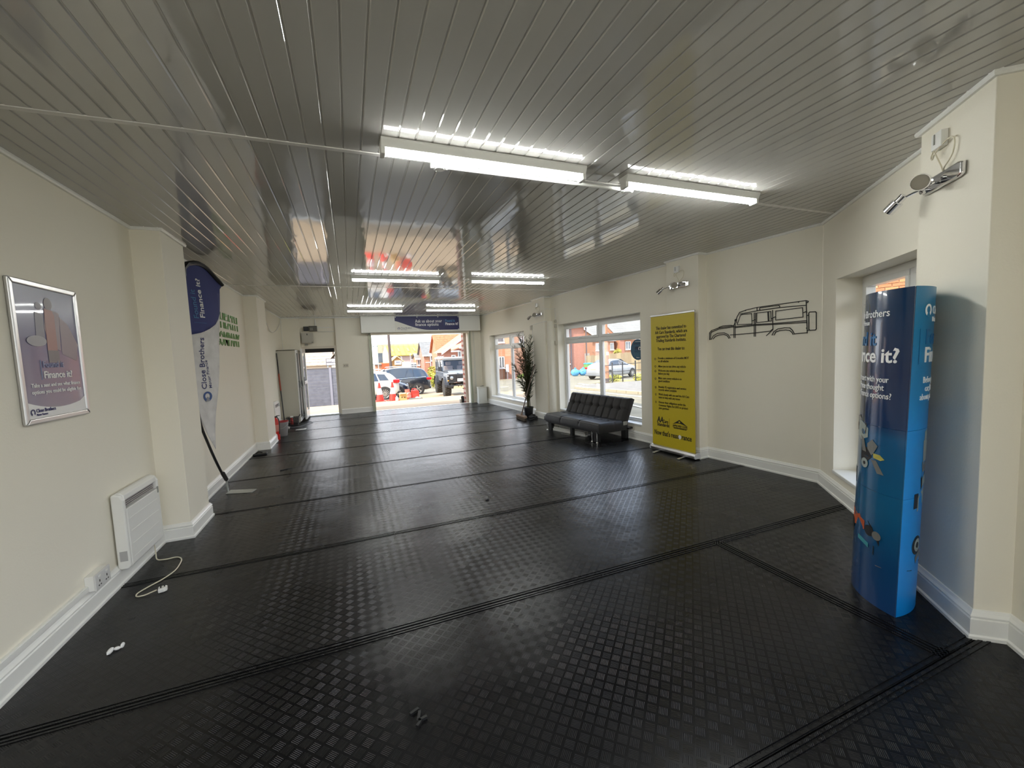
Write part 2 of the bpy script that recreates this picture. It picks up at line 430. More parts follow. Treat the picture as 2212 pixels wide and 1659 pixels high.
# floor: slab and mats laid across the room
floor = MB().box(-1.9, -1.9, -.35, 4.75, 12.55, -.013).build('floor', mat('concrete_slab', (0.2, 0.19, 0.18), .8)); struct(floor)
outer = [(-1.60, -1.8), (.56, -1.8), (4.497, 2.757), (4.352, 4.07), (XR(12.5), 12.27), (-1.60, 12.27)]
def clip(poly, f):
    out = []
    for i in range(len(poly)):
        a, b_ = poly[i], poly[(i+1) % len(poly)]; fa, fb = f(a), f(b_)
        if fa >= 0: out.append(a)
        if (fa >= 0) != (fb >= 0):
            t = fa/(fa-fb); out.append((a[0]+t*(b_[0]-a[0]), a[1]+t*(b_[1]-a[1])))
    return out
def mat_piece(y0, y1, x0=-9, x1=9, z=0.0):
    g = .0025; big = abs(y0-.965) < .1 or abs(y1-.965) < .1 or abs(y0-2.265) < .1 or abs(y1-2.265) < .1
    p = outer
    for f in (lambda q: q[1]-(y0+g), lambda q: (y1-g)-q[1], lambda q: q[0]-(x0+g), lambda q: (x1-g)-q[0]): p = clip(p, f)
    b = MB(); b.prism(p, (0, 0, -.0125+z), (1, 0, 0), (0, 1, 0), (0, 0, 1), .0125)
    # raised hem along both long edges
    for yy, sg in ((y0+g, 1), (y1-g, -1)):
        for k, w_ in (((.004, .012), (.026, .010)) if big else ((.003, .010),)):
            q = clip(clip(p, lambda c_: (c_[1]-(yy+sg*k))*sg), lambda c_: ((yy+sg*(k+w_))-c_[1])*sg)
            if len(q) > 2: b.prism(q, (0, 0, z-.001), (1, 0, 0), (0, 1, 0), (0, 0, 1), .0045)
    if x1 < 9 or x0 > -9:
        for xx, sg in ((x0+g, 1), (x1-g, -1)):
            if abs(xx) > 8: continue
            for k, w_ in ((.004, .012), (.026, .010)):
                q = clip(clip(p, lambda c_: (c_[0]-(xx+sg*k))*sg), lambda c_: ((xx+sg*(k+w_))-c_[0])*sg)
                if len(q) > 2: b.prism(q, (0, 0, z-.001), (1, 0, 0), (0, 1, 0), (0, 0, 1), .0045)
    return b.build('rubber_mat', RUB, floor)
seams = [-1.8, -.33, .965, 2.265, 3.585, 4.88, 6.17, 7.49, 8.69, 9.95, 11.2, 12.28]
for i, (a, c_) in enumerate(zip(seams[:-1], seams[1:])):
    if i == 2: mat_piece(a, c_, x1=2.5); mat_piece(a, c_, x0=2.5)
    else: mat_piece(a, c_)

# ceiling: slab, glossy boards in four runs, joint strips
ceil = MB().box(-1.9, -2.1, CZ+.035, 4.85, 12.54, 2.86).build('ceiling', DARK); struct(ceil)
PITCH_B = .0905
def board_mesh():
    w = PITCH_B/2-.0002; b = MB()
    prof = [(-w, .012), (-w, .0045), (-w+.0045, 0), (w-.0085, 0), (w-.004, .0045), (w, .0045), (w, .012)]
    vs = [(x, y, z) for y in (0, 1) for x, z in prof]; n = len(prof)
    b.add(vs, [(k, k+1, n+k+1, n+k) for k in range(n-1)]+[(n-1, 0, n, 2*n-1), tuple(range(n)), tuple(range(2*n-1, n-1, -1))])
    return b.mesh('ceiling_board')
BM_ = board_mesh(); BM_.materials.append(PVC)
joints = [-2.07, 2.53, 7.14, 11.74, 12.27]
for j in range(4):
    ya, yb = joints[j]+.004, joints[j+1]-.004
    x = -1.306-PITCH_B*3+.045
    while x < 4.52:
        y0 = ya
        if j == 0: y0 = max(ya, 2.757-(4.497-x)*(.756/.655)-.22, -1.95)
        y1 = yb
        if x > XR(y1)+.12 and j > 0: y1 = min(yb, (4.61+.12-x)/K)
        if y1-y0 > .05:
            o = bpy.data.objects.new('ceiling_board', BM_); COL.objects.link(o)
            o.location = (x, y0, CZ); o.scale = (1, y1-y0, 1); attach_p = ceil; o.parent = ceil
        x += PITCH_B
for k, y in enumerate(joints[1:4]):
    b = MB().box(-1.6, y-.016, CZ-.004, XR(y) if y > 4 else 4.24, y+.016, CZ+.002)
    struct(b.build('trim_%d' % (k+1), mat('joint_strip', (0.70, 0.69, 0.66), .25)))

# skirting and ceiling edge trims
SK = [(0, 0), (.030, 0), (.030, .016), (.021, .022), (.021, .098), (.015, .104), (.021, .110), (.021, .116), (.012, .128), (.006, .140), (0, .142)]
CV = [(0, CZ-.022), (.016, CZ-.022), (.022, CZ-.012), (.022, CZ+.004), (0, CZ+.004)]
def pts(P, L): return [tuple(P.p(a, -d, 0).xy) for a, d in L]
left_path = [(-1.597, 12.26), (-1.597, 8.93), (-1.397, 8.93), (-1.397, 8.17), (-1.597, 8.17), (-1.597, 4.845), (-1.392, 4.845), (-1.392, 4.33), (-1.597, 4.33), (-1.597, -1.8)]
rp_ = pts(PA, [(A_END, 0), (2.467, 0), (2.467, .14), (1.909, .14), (1.909, 0), (0, 0)])+pts(PD, [(0, 0)])+pts(PR, [(0, .15), (sR(4.6), .15), (sR(4.6), 0), (sR(8.0), 0), (sR(8.0), .15), (sR(8.55), .15), (sR(8.55), 0), (sR(12.26), 0)])
struct(MB().sweep(SK, left_path[::-1] if False else left_path).build('baseboard_left', GLOSS))
struct(MB().sweep(SK, rp_).build('baseboard_right', GLOSS))
struct(MB().sweep(SK, [(.585, 12.26), (-.275, 12.26)][::1]).build('baseboard_far', GLOSS))
struct(MB().sweep(SK, [(XR(12.26), 12.26), (3.60, 12.26)]).build('baseboard_far.001', GLOSS))
struct(MB().sweep(CV, left_path).build('trim_4', GLOSS))
struct(MB().sweep(CV, rp_).build('trim_5', GLOSS))
struct(MB().sweep(CV, [(XR(12.26), 12.26), (-1.597, 12.26)]).build('trim_6', GLOSS))

# ------------------------------------------------------------------ windows
def window(name, P, o, cols, tz, dep=.16, handles=True):
    a0, a1, z0, z1 = o; w = empty_struct(name, P.p((a0+a1)/2, dep, z0)); f = .055; d0, d1 = dep, dep+.07
    b = MB(); P.box(b, a0, a1, d0, d1, z1-f, z1); P.box(b, a0, a1, d0, d1, z0, z0+f); P.box(b, a0, a0+f, d0, d1, z0+f, z1-f); P.box(b, a1-f, a1, d0, d1, z0+f, z1-f)
    b.build('window_frame', UPVC, w, bevel=.004)
    b = MB(); P.box(b, a0+f, a1-f, d0, d1, tz-.035, tz+.035); b.build('transom', UPVC, w, bevel=.004)
    ed = [a0+f]+list(cols)+[a1-f]
    for c_ in cols:
        b = MB(); P.box(b, c_-.035, c_+.035, d0-.002, d1, z0+f, z1-f); b.build('mullion', UPVC, w, bevel=.004)
    for i in range(len(ed)-1):
        l = ed[i]+(.035 if i else 0); r_ = ed[i+1]-(.035 if i+1 < len(ed)-1 else 0)
        for (h0, h1, sash) in ((tz+.035, z1-f, True), (z0+f, tz-.035, False)):
            k = .048 if sash else .016; q = d0-.012 if sash else d0+.012
            b = MB(); P.box(b, l, r_, q, d1-.01, h1-k, h1); P.box(b, l, r_, q, d1-.01, h0, h0+k); P.box(b, l, l+k, q, d1-.01, h0+k, h1-k); P.box(b, r_-k, r_, q, d1-.01, h0+k, h1-k)
            s_ = b.build('sash' if sash else 'glazing_bead', UPVC, w, bevel=.003)
            b = MB(); P.box(b, l+k-.005, r_-k+.005, d0+.028, d0+.034, h0+k-.005, h1-k+.005); b.build('pane', CLEAR, w)
            if sash and handles:
                b = MB(); c_ = (l+r_)/2; P.box(b, c_-.05, c_+.05, q-.022, q, h0+.016, h0+.036); b.build('handle', UPVC, s_, bevel=.005)
    b = MB(); P.box(b, a0+.001, a1-.001, -.012, dep+.02, z0-.012, z0+.018); b.build('sill', GLOSS, w, bevel=.006)
    return w
win1 = window('window_1', PR, W1, [sR(6.52)], 1.68)
win2 = window('window_2', PR, W2, [sR(10.40)], 1.66)
win3 = window('window_3', PA, W3, [1.135], 1.755, dep=.20, handles=False)
win4 = window('added_window_4', PA, W4, [4.35], 1.80, dep=.18, handles=False)
win5 = window('added_window_5', PB, W5, [1.45], 1.95, dep=.10, handles=False)

# ------------------------------------------------------------------ side door, open into the room
d1_ = empty_struct('door_1', (-.72, 12.36, 0))
DF = mat('pale_door_frame', (0.72, 0.66, 0.56), .5)
b = MB(); b.box(-1.166, 12.30, 0, -1.085, 12.40, 1.895); b.box(-.36, 12.30, 0, -.297, 12.40, 1.895); b.box(-1.085, 12.30, 1.83, -.36, 12.40, 1.895)
b.build('door_frame', DF, d1_, bevel=.004)
b = MB(); b.box(-1.166, 12.26, -.012, -.297, 12.52, .03); b.build('threshold', STEEL, d1_, bevel=.004)
b = MB(); b.box(-1.085, 12.36, 1.76, -.36, 12.46, 1.83); b.cyl((-1.085, 12.41, 1.76), (-.36, 12.41, 1.76), .035); b.build('shutter_roll', DARK, d1_)
# glazed leaf, standing open at right angles to the wall
lf = MB(); X0, X1, Y0, Y1 = -1.115, -1.075, 11.45, 12.29
for (y0, y1, z0, z1) in ((Y0, Y1, .05, .23), (Y0, Y1, 1.71, 1.82), (Y0, Y0+.10, .23, 1.71), (Y1-.10, Y1, .23, 1.71), (Y0+.1, Y1-.1, .92, 1.0)): lf.box(X0, y0, z0, X1, y1, z1)
leaf = lf.build('door_leaf', UPVC, d1_, bevel=.004)
b = MB(); b.box(-1.098, Y0+.09, .22, -1.092, Y1-.09, .93); b.box(-1.098, Y0+.09, .99, -1.092, Y1-.09, 1.72); b.build('pane', CLEAR, leaf)
b = MB(); b.box(-1.073, 11.48, .90, -1.066, 11.52, 1.12); b.box(-1.066, 11.485, 1.02, -1.03, 11.50, 1.04); b.box(-1.045, 11.485, 1.02, -1.03, 11.60, 1.04); b.build('handle', BLKP, leaf, bevel=.003)
# roller shutter opening
sh = empty_struct('door_2', (2.0, 12.26, 0))
BOXW = mat('shutter_box_paint', (0.72, 0.72, 0.68), .45)
b = MB(); b.box(.36, 11.95, 2.205, 3.74, 12.262, 2.655); b.build('shutter_box', BOXW, sh, bevel=.006)
b = MB(); b.box(.60, 12.10, 2.165, 3.43, 12.20, 2.215); b.box(.60, 12.10, 2.14, 3.43, 12.16, 2.165); b.build('bottom_rail', mat('cream_rail', (0.72, 0.66, 0.55), .4), sh, bevel=.004)
for x in (.545, 3.42):
    b = MB(); b.box(x, 12.225, 0, x+.075, 12.26, 2.2); b.box(x, 12.19, 0, x+.02, 12.26, 2.2); b.box(x+.055, 12.19, 0, x+.075, 12.26, 2.2)
    b.build('guide_rail', mat('pale_green_rail', (0.55, 0.57, 0.45), .5), sh)
b = MB()
for i in range(58):
    z = .33+i*.032
    b.obox((3.575, 12.13, z), (.004, 0, 0), (0, .004 if i % 2 else .009, 0), (0, 0, .013)); b.obox((3.545, 12.13, z+.012), (.004, 0, 0), (0, .009 if i % 2 else .004, 0), (0, 0, .013))
b.tube([(3.545, 12.13, .33), (3.55, 12.13, .30), (3.56, 12.13, .29), (3.57, 12.13, .30), (3.575, 12.13, .33)], .006)
b.build('pull_chain', STEEL, sh)

# =================================================================== THINGS IN THE ROOM
# ---- fluorescent battens
def lamp():
    t = thing('batten_light', '', 'ceiling light')
    b = MB(); b.prism([(-.052, 0), (.052, 0), (.052, -.012), (.034, -.046), (-.034, -.046), (-.052, -.012)], (-.625, 0, 0), (0, 1, 0), (0, 0, 1), (1, 0, 0), 1.25); b.build('body', WPLA, t, bevel=.003)
    b = MB(); n = 9; pr = [(.030*math.cos(PI*i/n), -.046-.030*math.sin(PI*i/n)) for i in range(n+1)]
    b.add([(x, y, z) for x in (-.605, .605) for y, z in pr], [(i, i+1, n+2+i, n+1+i) for i in range(n)]+[tuple(range(n+1)), tuple(range(2*n+1, n, -1))])
    b.build('diffuser', TUBE, t, smooth=True)
    for x in (-.615, .615):
        b = MB(); b.box(x-.012, -.033, -.079, x+.012, .033, -.004); b.build('end_cap', WPLA, t, bevel=.004)
    return t
L0 = lamp()
L0.location = (.858, 2.366, CZ); L0['label'] = 'lit batten light nearest the camera, above the white conduit'
rows = [((2.437, 2.390), 'lit batten light nearest the slanted right wall, in front row'),
        ((.719, 6.195), 'lit batten light in the middle row, on the doorway side'),
        ((2.414, 6.115), 'lit batten light in the middle row, on the window side'),
        ((.65, 10.20), 'lit batten light in the farthest row, left, over the shutter box'),
        ((2.419, 10.05), 'lit batten light in the farthest row, right, over the navy banner'),
        ((-.72, -.55), 'added batten light unseen behind the camera, by the left wall'),  # out-of-view tube put in to brighten the left wall
        ((.70, -.75), 'added batten light unseen behind the camera, toward the slanted wall')]  # out-of-view tube added to light the room from behind
for (x, y), lb in rows: dup(L0, (x, y, CZ), 0, lb, 'fluorescent battens on the ceiling')
L0['group'] = 'fluorescent battens on the ceiling'
t = thing('cable_conduit', 'white round conduit with junction boxes beside the nearest batten light', 'conduit', (1.24, 2.478, CZ))
b = MB(); b.cyl((.60, 2.478, CZ-.045), (1.88, 2.482, CZ-.045), .0125, n=10); b.build('tube', WPLA, t, smooth=True)
for x in (.572, 1.905):
    b = MB(); b.cyl((x, 2.478, CZ-.002), (x, 2.478, CZ-.062), .036, n=18); b.cyl((x-.05, 2.478, CZ-.045), (x+.05, 2.478, CZ-.045), .017, n=10); b.cyl((x, 2.478, CZ-.062), (x, 2.478, CZ-.066), .028, n=18)
    j = b.build('junction_box', WPLA, t, smooth=True)
    b = MB(); b.cyl((x+.015, 2.45, CZ-.066), (x+.015, 2.45, CZ-.069), .004, n=8); b.build('screw', STEEL, j); b = MB(); b.cyl((x-.015, 2.50, CZ-.066), (x-.015, 2.50, CZ-.069), .004, n=8); b.build('screw', STEEL, j)

# ---- framed poster, left wall
t = thing('poster_frame', 'silver framed car finance poster on the left wall', 'poster', (-1.597, 3.183, 1.226))
M = frame((-1.597+.012, 2.90, 1.226), (0, 1, 0), (0, 0, 1))   # x = along Y, y = up
w_, h_ = .566, .775
def fbar(nm, p):
    b = MB(); o = M @ Vector((0, 0, -.012)); b.prism(p, o, (0, 1, 0), (0, 0, 1), (1, 0, 0), .020); return b.build(nm, ALU, t, bevel=.006, seg=3)
q = .030
fbar('frame_rail', [(0, 0), (w_, 0), (w_-q, q), (q, q)]); fbar('frame_rail', [(0, h_), (q, h_-q), (w_-q, h_-q), (w_, h_)])
fbar('frame_rail', [(0, 0), (q, q), (q, h_-q), (0, h_)]); fbar('frame_rail', [(w_, 0), (w_, h_), (w_-q, h_-q), (w_-q, q)])
PNT = zramp_mat('poster_print', [(1.25, (.30, .27, .36)), (1.45, (.23, .20, .30)), (1.62, (.17, .16, .29)), (1.80, (.13, .12, .23)), (1.98, (.085, .09, .17))], .25, coat=.4)
flat([(q, q), (w_-q, q), (w_-q, h_-q), (q, h_-q)], t, M, PNT, -.004, .004, 'print')
flat([(q, q), (w_-q, q), (w_-q, .118)]+[(w_-q-(w_-2*q)*i/10, .075+.044*((i/10-.45)/.55)**2) for i in range(1, 11)], t, M, WHITE_INK, .0005)
SG = mat('hazed_poster_grey', (.25, .24, .28), .4); OR = mat('hazed_poster_orange', (.40, .21, .19), .4); PK = mat('hazed_poster_pink', (.33, .26, .29), .4); BR = mat('hazed_poster_brown', (.22, .19, .20), .4)  # pictured colours muted to paint in the washed-out look of glass reflection
flat([(.27, .42), (.36, .40), (.38, .62), (.26, .64), (.24, .52)], t, M, PK, .0004, name='pictured_body')
flat([(.245, .40), (.33, .40), (.335, .60), (.32, .63), (.255, .635)], t, M, OR, .0014, name='pictured_jacket')
flat([(.245, .33), (.34, .33), (.34, .40), (.245, .40)], t, M, BR, .0012, name='pictured_legs')
flat(circle(.292, .665, .035), t, M, BR, .0012, name='pictured_head')
flat([(.165, .47), (.235, .455), (.24, .60), (.175, .61)], t, M, SG, .0006, name='pictured_seat_back')
flat(circle(.21, .645, .026, ry=.020), t, M, SG, .0006, name='pictured_headrest')
flat(circle(.165, .45, .078, ry=.030), t, M, mat('hazed_poster_pale', (.40, .39, .42), .4), .0018, name='pictured_cushion')
flat([(.37, .38), (.50, .34), (.53, .44), (.45, .56), (.38, .60)], t, M, PK, .0003, name='pictured_blur')
text('Found it', .052, t, M, mat('poster_blue', (.22, .25, .42), .4), (.185, .303), .002, bold=.01, fitw=.18)
text('Finance it?', .056, t, M, WHITE_INK, (.185, .243), .002, bold=.016, fitw=.247)
flat([(.168, .235), (.171, .235), (.171, .345), (.168, .345)], t, M, BLUE_INK, .002, name='bar')
text('Take a seat and see what finance', .030, t, M, WHITE_INK, (.29, .196), .002, align='CENTER', bold=.010, fitw=.426)
text('options you could be eligible for', .030, t, M, WHITE_INK, (.29, .160), .002, align='CENTER', bold=.010, fitw=.43)
ring_logo(t, M, .063, .064, .018, NAVY_INK, WHITE_INK, .003)
text('Close Brothers', .029, t, M, NAVY_INK, (.088, .061), .003, xs=.88); text('Motor Finance', .017, t, M, NAVY_INK, (.088, .043), .003, xs=.88)

# ---- panel heaters
def heater(label, y0, y1, z0, z1, cord=None):
    t = thing('panel_heater', label, 'heater', (-1.597, (y0+y1)/2, z0))
    X = -1.597; b = MB(); b.box(X+.004, y0+.05, z0+.05, X+.03, y1-.05, z1-.04); b.build('wall_bracket', GPLA, t)
    b = MB(); d = .085; ht = z1-z0
    prof = [(.018, 0), (.030, -.0), (d-.012, .0), (d, .015), (d, ht-.115), (.045, ht-.115), (.045, ht-.055), (d-.006, ht-.055), (d-.010, ht-.018), (.05, ht), (.025, ht)]
    ins = [(.0,), (.02,)]
    b.add([(X+x, y, z0+z) for y in (y0+.03, y1-.03) for x, z in prof], [(i, i+1, len(prof)+i+1, len(prof)+i) for i in range(len(prof)-1)]+[(len(prof)-1, 0, len(prof), 2*len(prof)-1), tuple(range(len(prof))), tuple(range(2*len(prof)-1, len(prof)-1, -1))])
    cs = b.build('casing', WPLA, t, bevel=.005)
    for ya, yb in ((y0, y0+.032), (y1-.032, y1)):
        b = MB(); b.prism([(.012, .012), (.03, 0), (d-.014, 0), (d-.002, .02), (d-.002, ht-.05), (d-.02, ht-.012), (.03, ht), (.012, ht-.01)], (X, ya, z0), (1, 0, 0), (0, 0, 1), (0, 1, 0), yb-ya); b.build('end_cheek', WPLA, t, bevel=.010, seg=3)
    b = MB(); b.box(X+.045, y0+.035, z1-.113, X+.048, y1-.035, z1-.057)
    for k in range(4): b.box(X+.048, y0+.035, z1-.108+k*.014, X+.062, y1-.035, z1-.104+k*.014)
    b.build('outlet_grille', mat('heater_grille', (.45, .42, .42), .5), t)
    for k in range(4):
        b = MB(); z = z0+.06+k*(ht-.20)/3.6; b.box(X+d-.001, y0+.06, z, X+d+.0022, y1-.06, z+.006); b.build('front_rib', WPLA, t, bevel=.002)
    b = MB(); b.box(X+d-.003, y1-.045, z1-.15, X+d+.004, y1-.028, z1-.10); b.build('thermostat', GPLA, t, bevel=.002)
    b = MB(); b.box(X+d-.055, y0-.0015, z0+.06, X+d-.012, y0+.001, z0+.13); b.build('rating_label', mat('label_grey', (.42, .42, .42), .5), t)
    return t
h1 = heater('white panel heater with power cord on the left wall', 3.575, 4.135, .11, .645)
cp = [(-1.545, 4.03, .15), (-1.545, 4.03, .08), (-1.535, 4.01, .03), (-1.50, 3.93, .008), (-1.44, 3.905, .006), (-1.37, 3.91, .006), (-1.325, 3.86, .006), (-1.305, 3.78, .006), (-1.298, 3.66, .006), (-1.33, 3.55, .006), (-1.385, 3.46, .006), (-1.418, 3.39, .006), (-1.405, 3.345, .006), (-1.365, 3.335, .008), (-1.325, 3.345, .015), (-1.30, 3.352, .02)]
def smooth_path(p, n=5):
    P = [Vector(x) for x in p]; out = []
    for i in range(len(P)-1):
        a, b_, c_, d = P[max(i-1, 0)], P[i], P[i+1], P[min(i+2, len(P)-1)]
        for k in range(n):
            u = k/n; out.append(.5*((2*b_)+(c_-a)*u+(2*a-5*b_+4*c_-d)*u*u+(3*b_-a-3*c_+d)*u**3))
    return out+[P[-1]]
MB().tube(smooth_path(cp), .0042, 8).build('power_cord', CREAM, h1, smooth=True)
b = MB(); b.prism([(-.024, -.022), (.024, -.022), (.026, .008), (.014, .026), (-.014, .026), (-.026, .008)], (-1.272, 3.358, .002), (-.25, .97, 0), (.97, .25, 0), (0, 0, 1), .028)
pg = b.build('plug', WPLA, h1, bevel=.005)
for dx, dy, l in ((0, .012, .018), (-.011, -.006, .016), (.011, -.006, .016)):
    b = MB(); c = Vector((-1.272, 3.358, .03))+Vector((-.25, .97, 0))*dx+Vector((.97, .25, 0))*dy; b.box(c.x-.003, c.y-.002, .029, c.x+.003, c.y+.002, .03+l); b.build('pin', BLKP, pg)
heater('white panel heater behind the red extinguisher at far left', 9.85, 10.45, .13, .66)

# ---- socket box and trunking
t = thing('socket_box', 'grey surface mounted power socket above the left skirting', 'socket', (-1.597, 3.305, .125))
b = MB(); b.box(-1.597, 3.225, .145, -1.550, 3.385, .240); b.build('back_box', WPLA, t, bevel=.004)
b = MB(); b.box(-1.551, 3.222, .142, -1.541, 3.388, .243); fp = b.build('face_plate', mat('socket_grey', (.66, .66, .65), .4), t, bevel=.003)
for y in (3.265, 3.345):
    b = MB(); b.box(-1.5415, y-.004, .185, -1.5400, y+.004, .200); b.box(-1.5415, y-.016, .163, -1.5400, y-.006, .170); b.box(-1.5415, y+.006, .163, -1.5400, y+.016, .170); b.build('pin_slot', DARK, fp)
    b = MB(); b.box(-1.542, y-.010, .215, -1.537, y+.010, .230); b.build('rocker', WPLA, fp, bevel=.002)
t = thing('cable_trunking', 'white cable trunking running along the left skirting', 'trunking', (-1.597, .8, .142))
b = MB(); b.box(-1.597, -1.75, .146, -1.580, 3.224, .186); b.build('channel', GLOSS, t, bevel=.002)
b = MB(); b.box(-1.580, -1.75, .152, -1.577, 3.224, .180); b.build('lid', GLOSS, t)

# ---- feather flag
t = thing('feather_flag', 'tall navy and white feather flag leaning behind the left pillar', 'flag', (-1.30, 5.63, 0))
b = MB(); b.prism([(-1.445, 5.60), (-1.16, 5.505), (-1.13, 5.625), (-1.425, 5.745)], (0, 0, 0), (1, 0, 0), (0, 1, 0), (0, 0, 1), .006); b.build('base_plate', STEEL, t, bevel=.002)
FU = Vector((math.cos(R(70)), math.sin(R(70)), 0)); FN = Vector((FU.y, -FU.x, 0)); F0 = Vector((-1.55, 5.12, 0))
def fr_(t_, z): return .012*math.sin(t_*9+z*2.2)+.006*math.sin(z*8-t_*6)
def fpt(t_, z, off=0.0): return F0+FU*t_+FN*(fr_(t_, z)+off)+Vector((0, 0, z))
FP = [Vector((-1.43, 5.66, .0)), Vector((-1.433, 5.65, .15)), Vector((-1.44, 5.56, .24))]+[fpt(a_, z_, -.006) for a_, z_ in ((.288, .472), (.204, .706), (.14, .86), (.105, 1.05), (.10, 1.4), (.10, 1.9), (.10, 2.35))]
MB().tube(FP[0:2], .011, 10).build('spigot', STEEL, t, smooth=True)
MB().tube(smooth_path(FP[1:], 3), .0135, 10).build('pole', BLK, t, smooth=True)
b = MB(); b.cyl(FP[1]+Vector((0, 0, .01)), FP[2]+Vector((0, 0, .02)), .022, n=12); b.tube([FP[1], FP[1]+Vector((.02, .01, -.06)), FP[1]+Vector((.005, .0, -.11))], .002, 5); b.build('pole_collar', BLK, t, smooth=True)
EO = [(.105, 2.52), (.149, 2.573), (.234, 2.599), (.307, 2.607), (.385, 2.602), (.455, 2.584), (.52, 2.553), (.58, 2.515), (.64, 2.475), (.696, 2.44)]
ED = [(.67, 2.40), (.644, 2.374), (.597, 2.091), (.555, 1.88), (.514, 1.667), (.459, 1.383), (.42, 1.15), (.379, .917), (.321, .568)]
EL = [(.125, .95), (.10, 1.2), (.10, 1.5), (.10, 1.75)]
def cloth_obj(name, poly, off, m_, parent, solid=.0016):
    me = bpy.data.meshes.new(name); me.from_pydata([(x, 0, z) for x, z in poly], [], [tuple(range(len(poly)))])
    bm = bmesh.new(); bm.from_mesh(me)
    for k in range(30): bmesh.ops.bisect_plane(bm, geom=bm.verts[:]+bm.edges[:]+bm.faces[:], plane_co=(0, 0, .53+k*.075), plane_no=(0, 0, 1))
    for k in range(14): bmesh.ops.bisect_plane(bm, geom=bm.verts[:]+bm.edges[:]+bm.faces[:], plane_co=(.08+k*.05, 0, 0), plane_no=(1, 0, 0))
    for v in bm.verts: v.co = fpt(v.co.x, v.co.z, off)
    bm.to_mesh(me); bm.free(); me.materials.append(m_); me.shade_smooth(); o = bpy.data.objects.new(name, me); COL.objects.link(o); attach(o, parent)
    md = o.modifiers.new('solid', 'SOLIDIFY'); md.thickness = solid; return o
FL_W = mat('flag_white_cloth', (.66, .65, .64), .8, var=.10, vscale=9); FL_N = mat('flag_navy_cloth', (.035, .045, .17), .75)
ND = [(.597, 2.091), (.56, 2.03), (.49, 1.96), (.386, 1.906), (.30, 1.87), (.251, 1.854), (.10, 1.825)]
cloth_obj('white_cloth', [(.321, .568)]+EL+ND[::-1]+ED[3:-1], 0, FL_W, t)
cloth_obj('navy_cloth', ND+EO+ED[:2], .0003, FL_N, t)
b = MB(); b.tube([fpt(a_, z_-.012, .002) for a_, z_ in [(.10, 2.4)]+EO], [.020]*2+[.026]*8+[.02], 8); b.build('top_sleeve', BLK, t, smooth=True)
def flagmap(z0, t0, sk=0.0): return lambda x, y, z: fpt(t0-y+sk*x, z0+x, .003+z)
FB = mat('flag_blue_print', (.07, .20, .38), .7); FW = mat('flag_white_print', (.75, .75, .75), .7)
text('Found it', .088, t, None, FB, (0, 0), mapf=flagmap(2.0, .238, -.06), bold=.006, fitw=.30)
text('Finance it?', .088, t, None, FW, (0, 0), mapf=flagmap(2.012, .318, -.04), bold=.016, fitw=.412)
b = MB(); mp = flagmap(1.95, .335); b.hexa([mp(x, y, o_) for o_ in (0, .001) for x, y in ((.01, .0), (.013, .0), (.013, .16), (.01, .16))]); b.build('bar', FB, t)
text('Close Brothers', .098, t, None, NAVY_INK, (0, 0), mapf=flagmap(1.245, .272, .03), bold=.010, fitw=.555)
text('Motor Finance', .050, t, None, NAVY_INK, (0, 0), mapf=flagmap(1.25, .343, -.09), bold=.004, fitw=.306)
ring_logo(t, None, 0, 0, .064, mat('flag_logo_blue', (.04, .09, .26), .6), mat('flag_logo_grey', (.28, .29, .32), .6), mapf=lambda x, y, z: fpt(.270+x, 1.165+y*.85, .003+z))

# ---- green wall lettering
def wall_sign(s, y_end, z0, hgt, size, label, lo):
    me = text_mesh(s, size, bold=.02, depth=.004, xs=1.0)
    xs_ = [v.co.x for v in me.vertices]; ys_ = [v.co.y for v in me.vertices]
    sx = hgt[1]/(max(xs_)-min(xs_)); sy = hgt[0]/(max(ys_)-min(ys_)); x1 = max(xs_); yb_ = min(ys_)
    for v in me.vertices: v.co = Vector((-1.592+v.co.z, y_end+(v.co.x-x1)*sx, z0+(v.co.y-yb_)*sy))
    bm = bmesh.new(); bm.from_mesh(me)
    for zc in lo:
        bmesh.ops.bisect_plane(bm, geom=bm.verts[:]+bm.edges[:]+bm.faces[:], plane_co=(0, 0, zc), plane_no=(0, 0, 1))
    dele = [f for f in bm.faces if lo[0] < f.calc_center_median().z < lo[1]]
    bmesh.ops.delete(bm, geom=dele, context='FACES'); bm.to_mesh(me); bm.free()
    me.materials.clear(); me.materials.append(mat('green_sign_vinyl', (.10, .27, .045), .45)); o = bpy.data.objects.new('wall_lettering', me); COL.objects.link(o)
    return tag(o, label, 'wall sign', 'green wall lettering behind the flag')
wall_sign('HEATH', 7.63, 2.01, (.215, .93), .25, 'green lettering reading HEATH, upper line beside the flag', (2.095, 2.125))
wall_sign('COMPANY', 7.69, 1.765, (.20, 1.27), .25, 'green lettering reading COMPANY, lower line beside the flag', (1.855, 1.885))

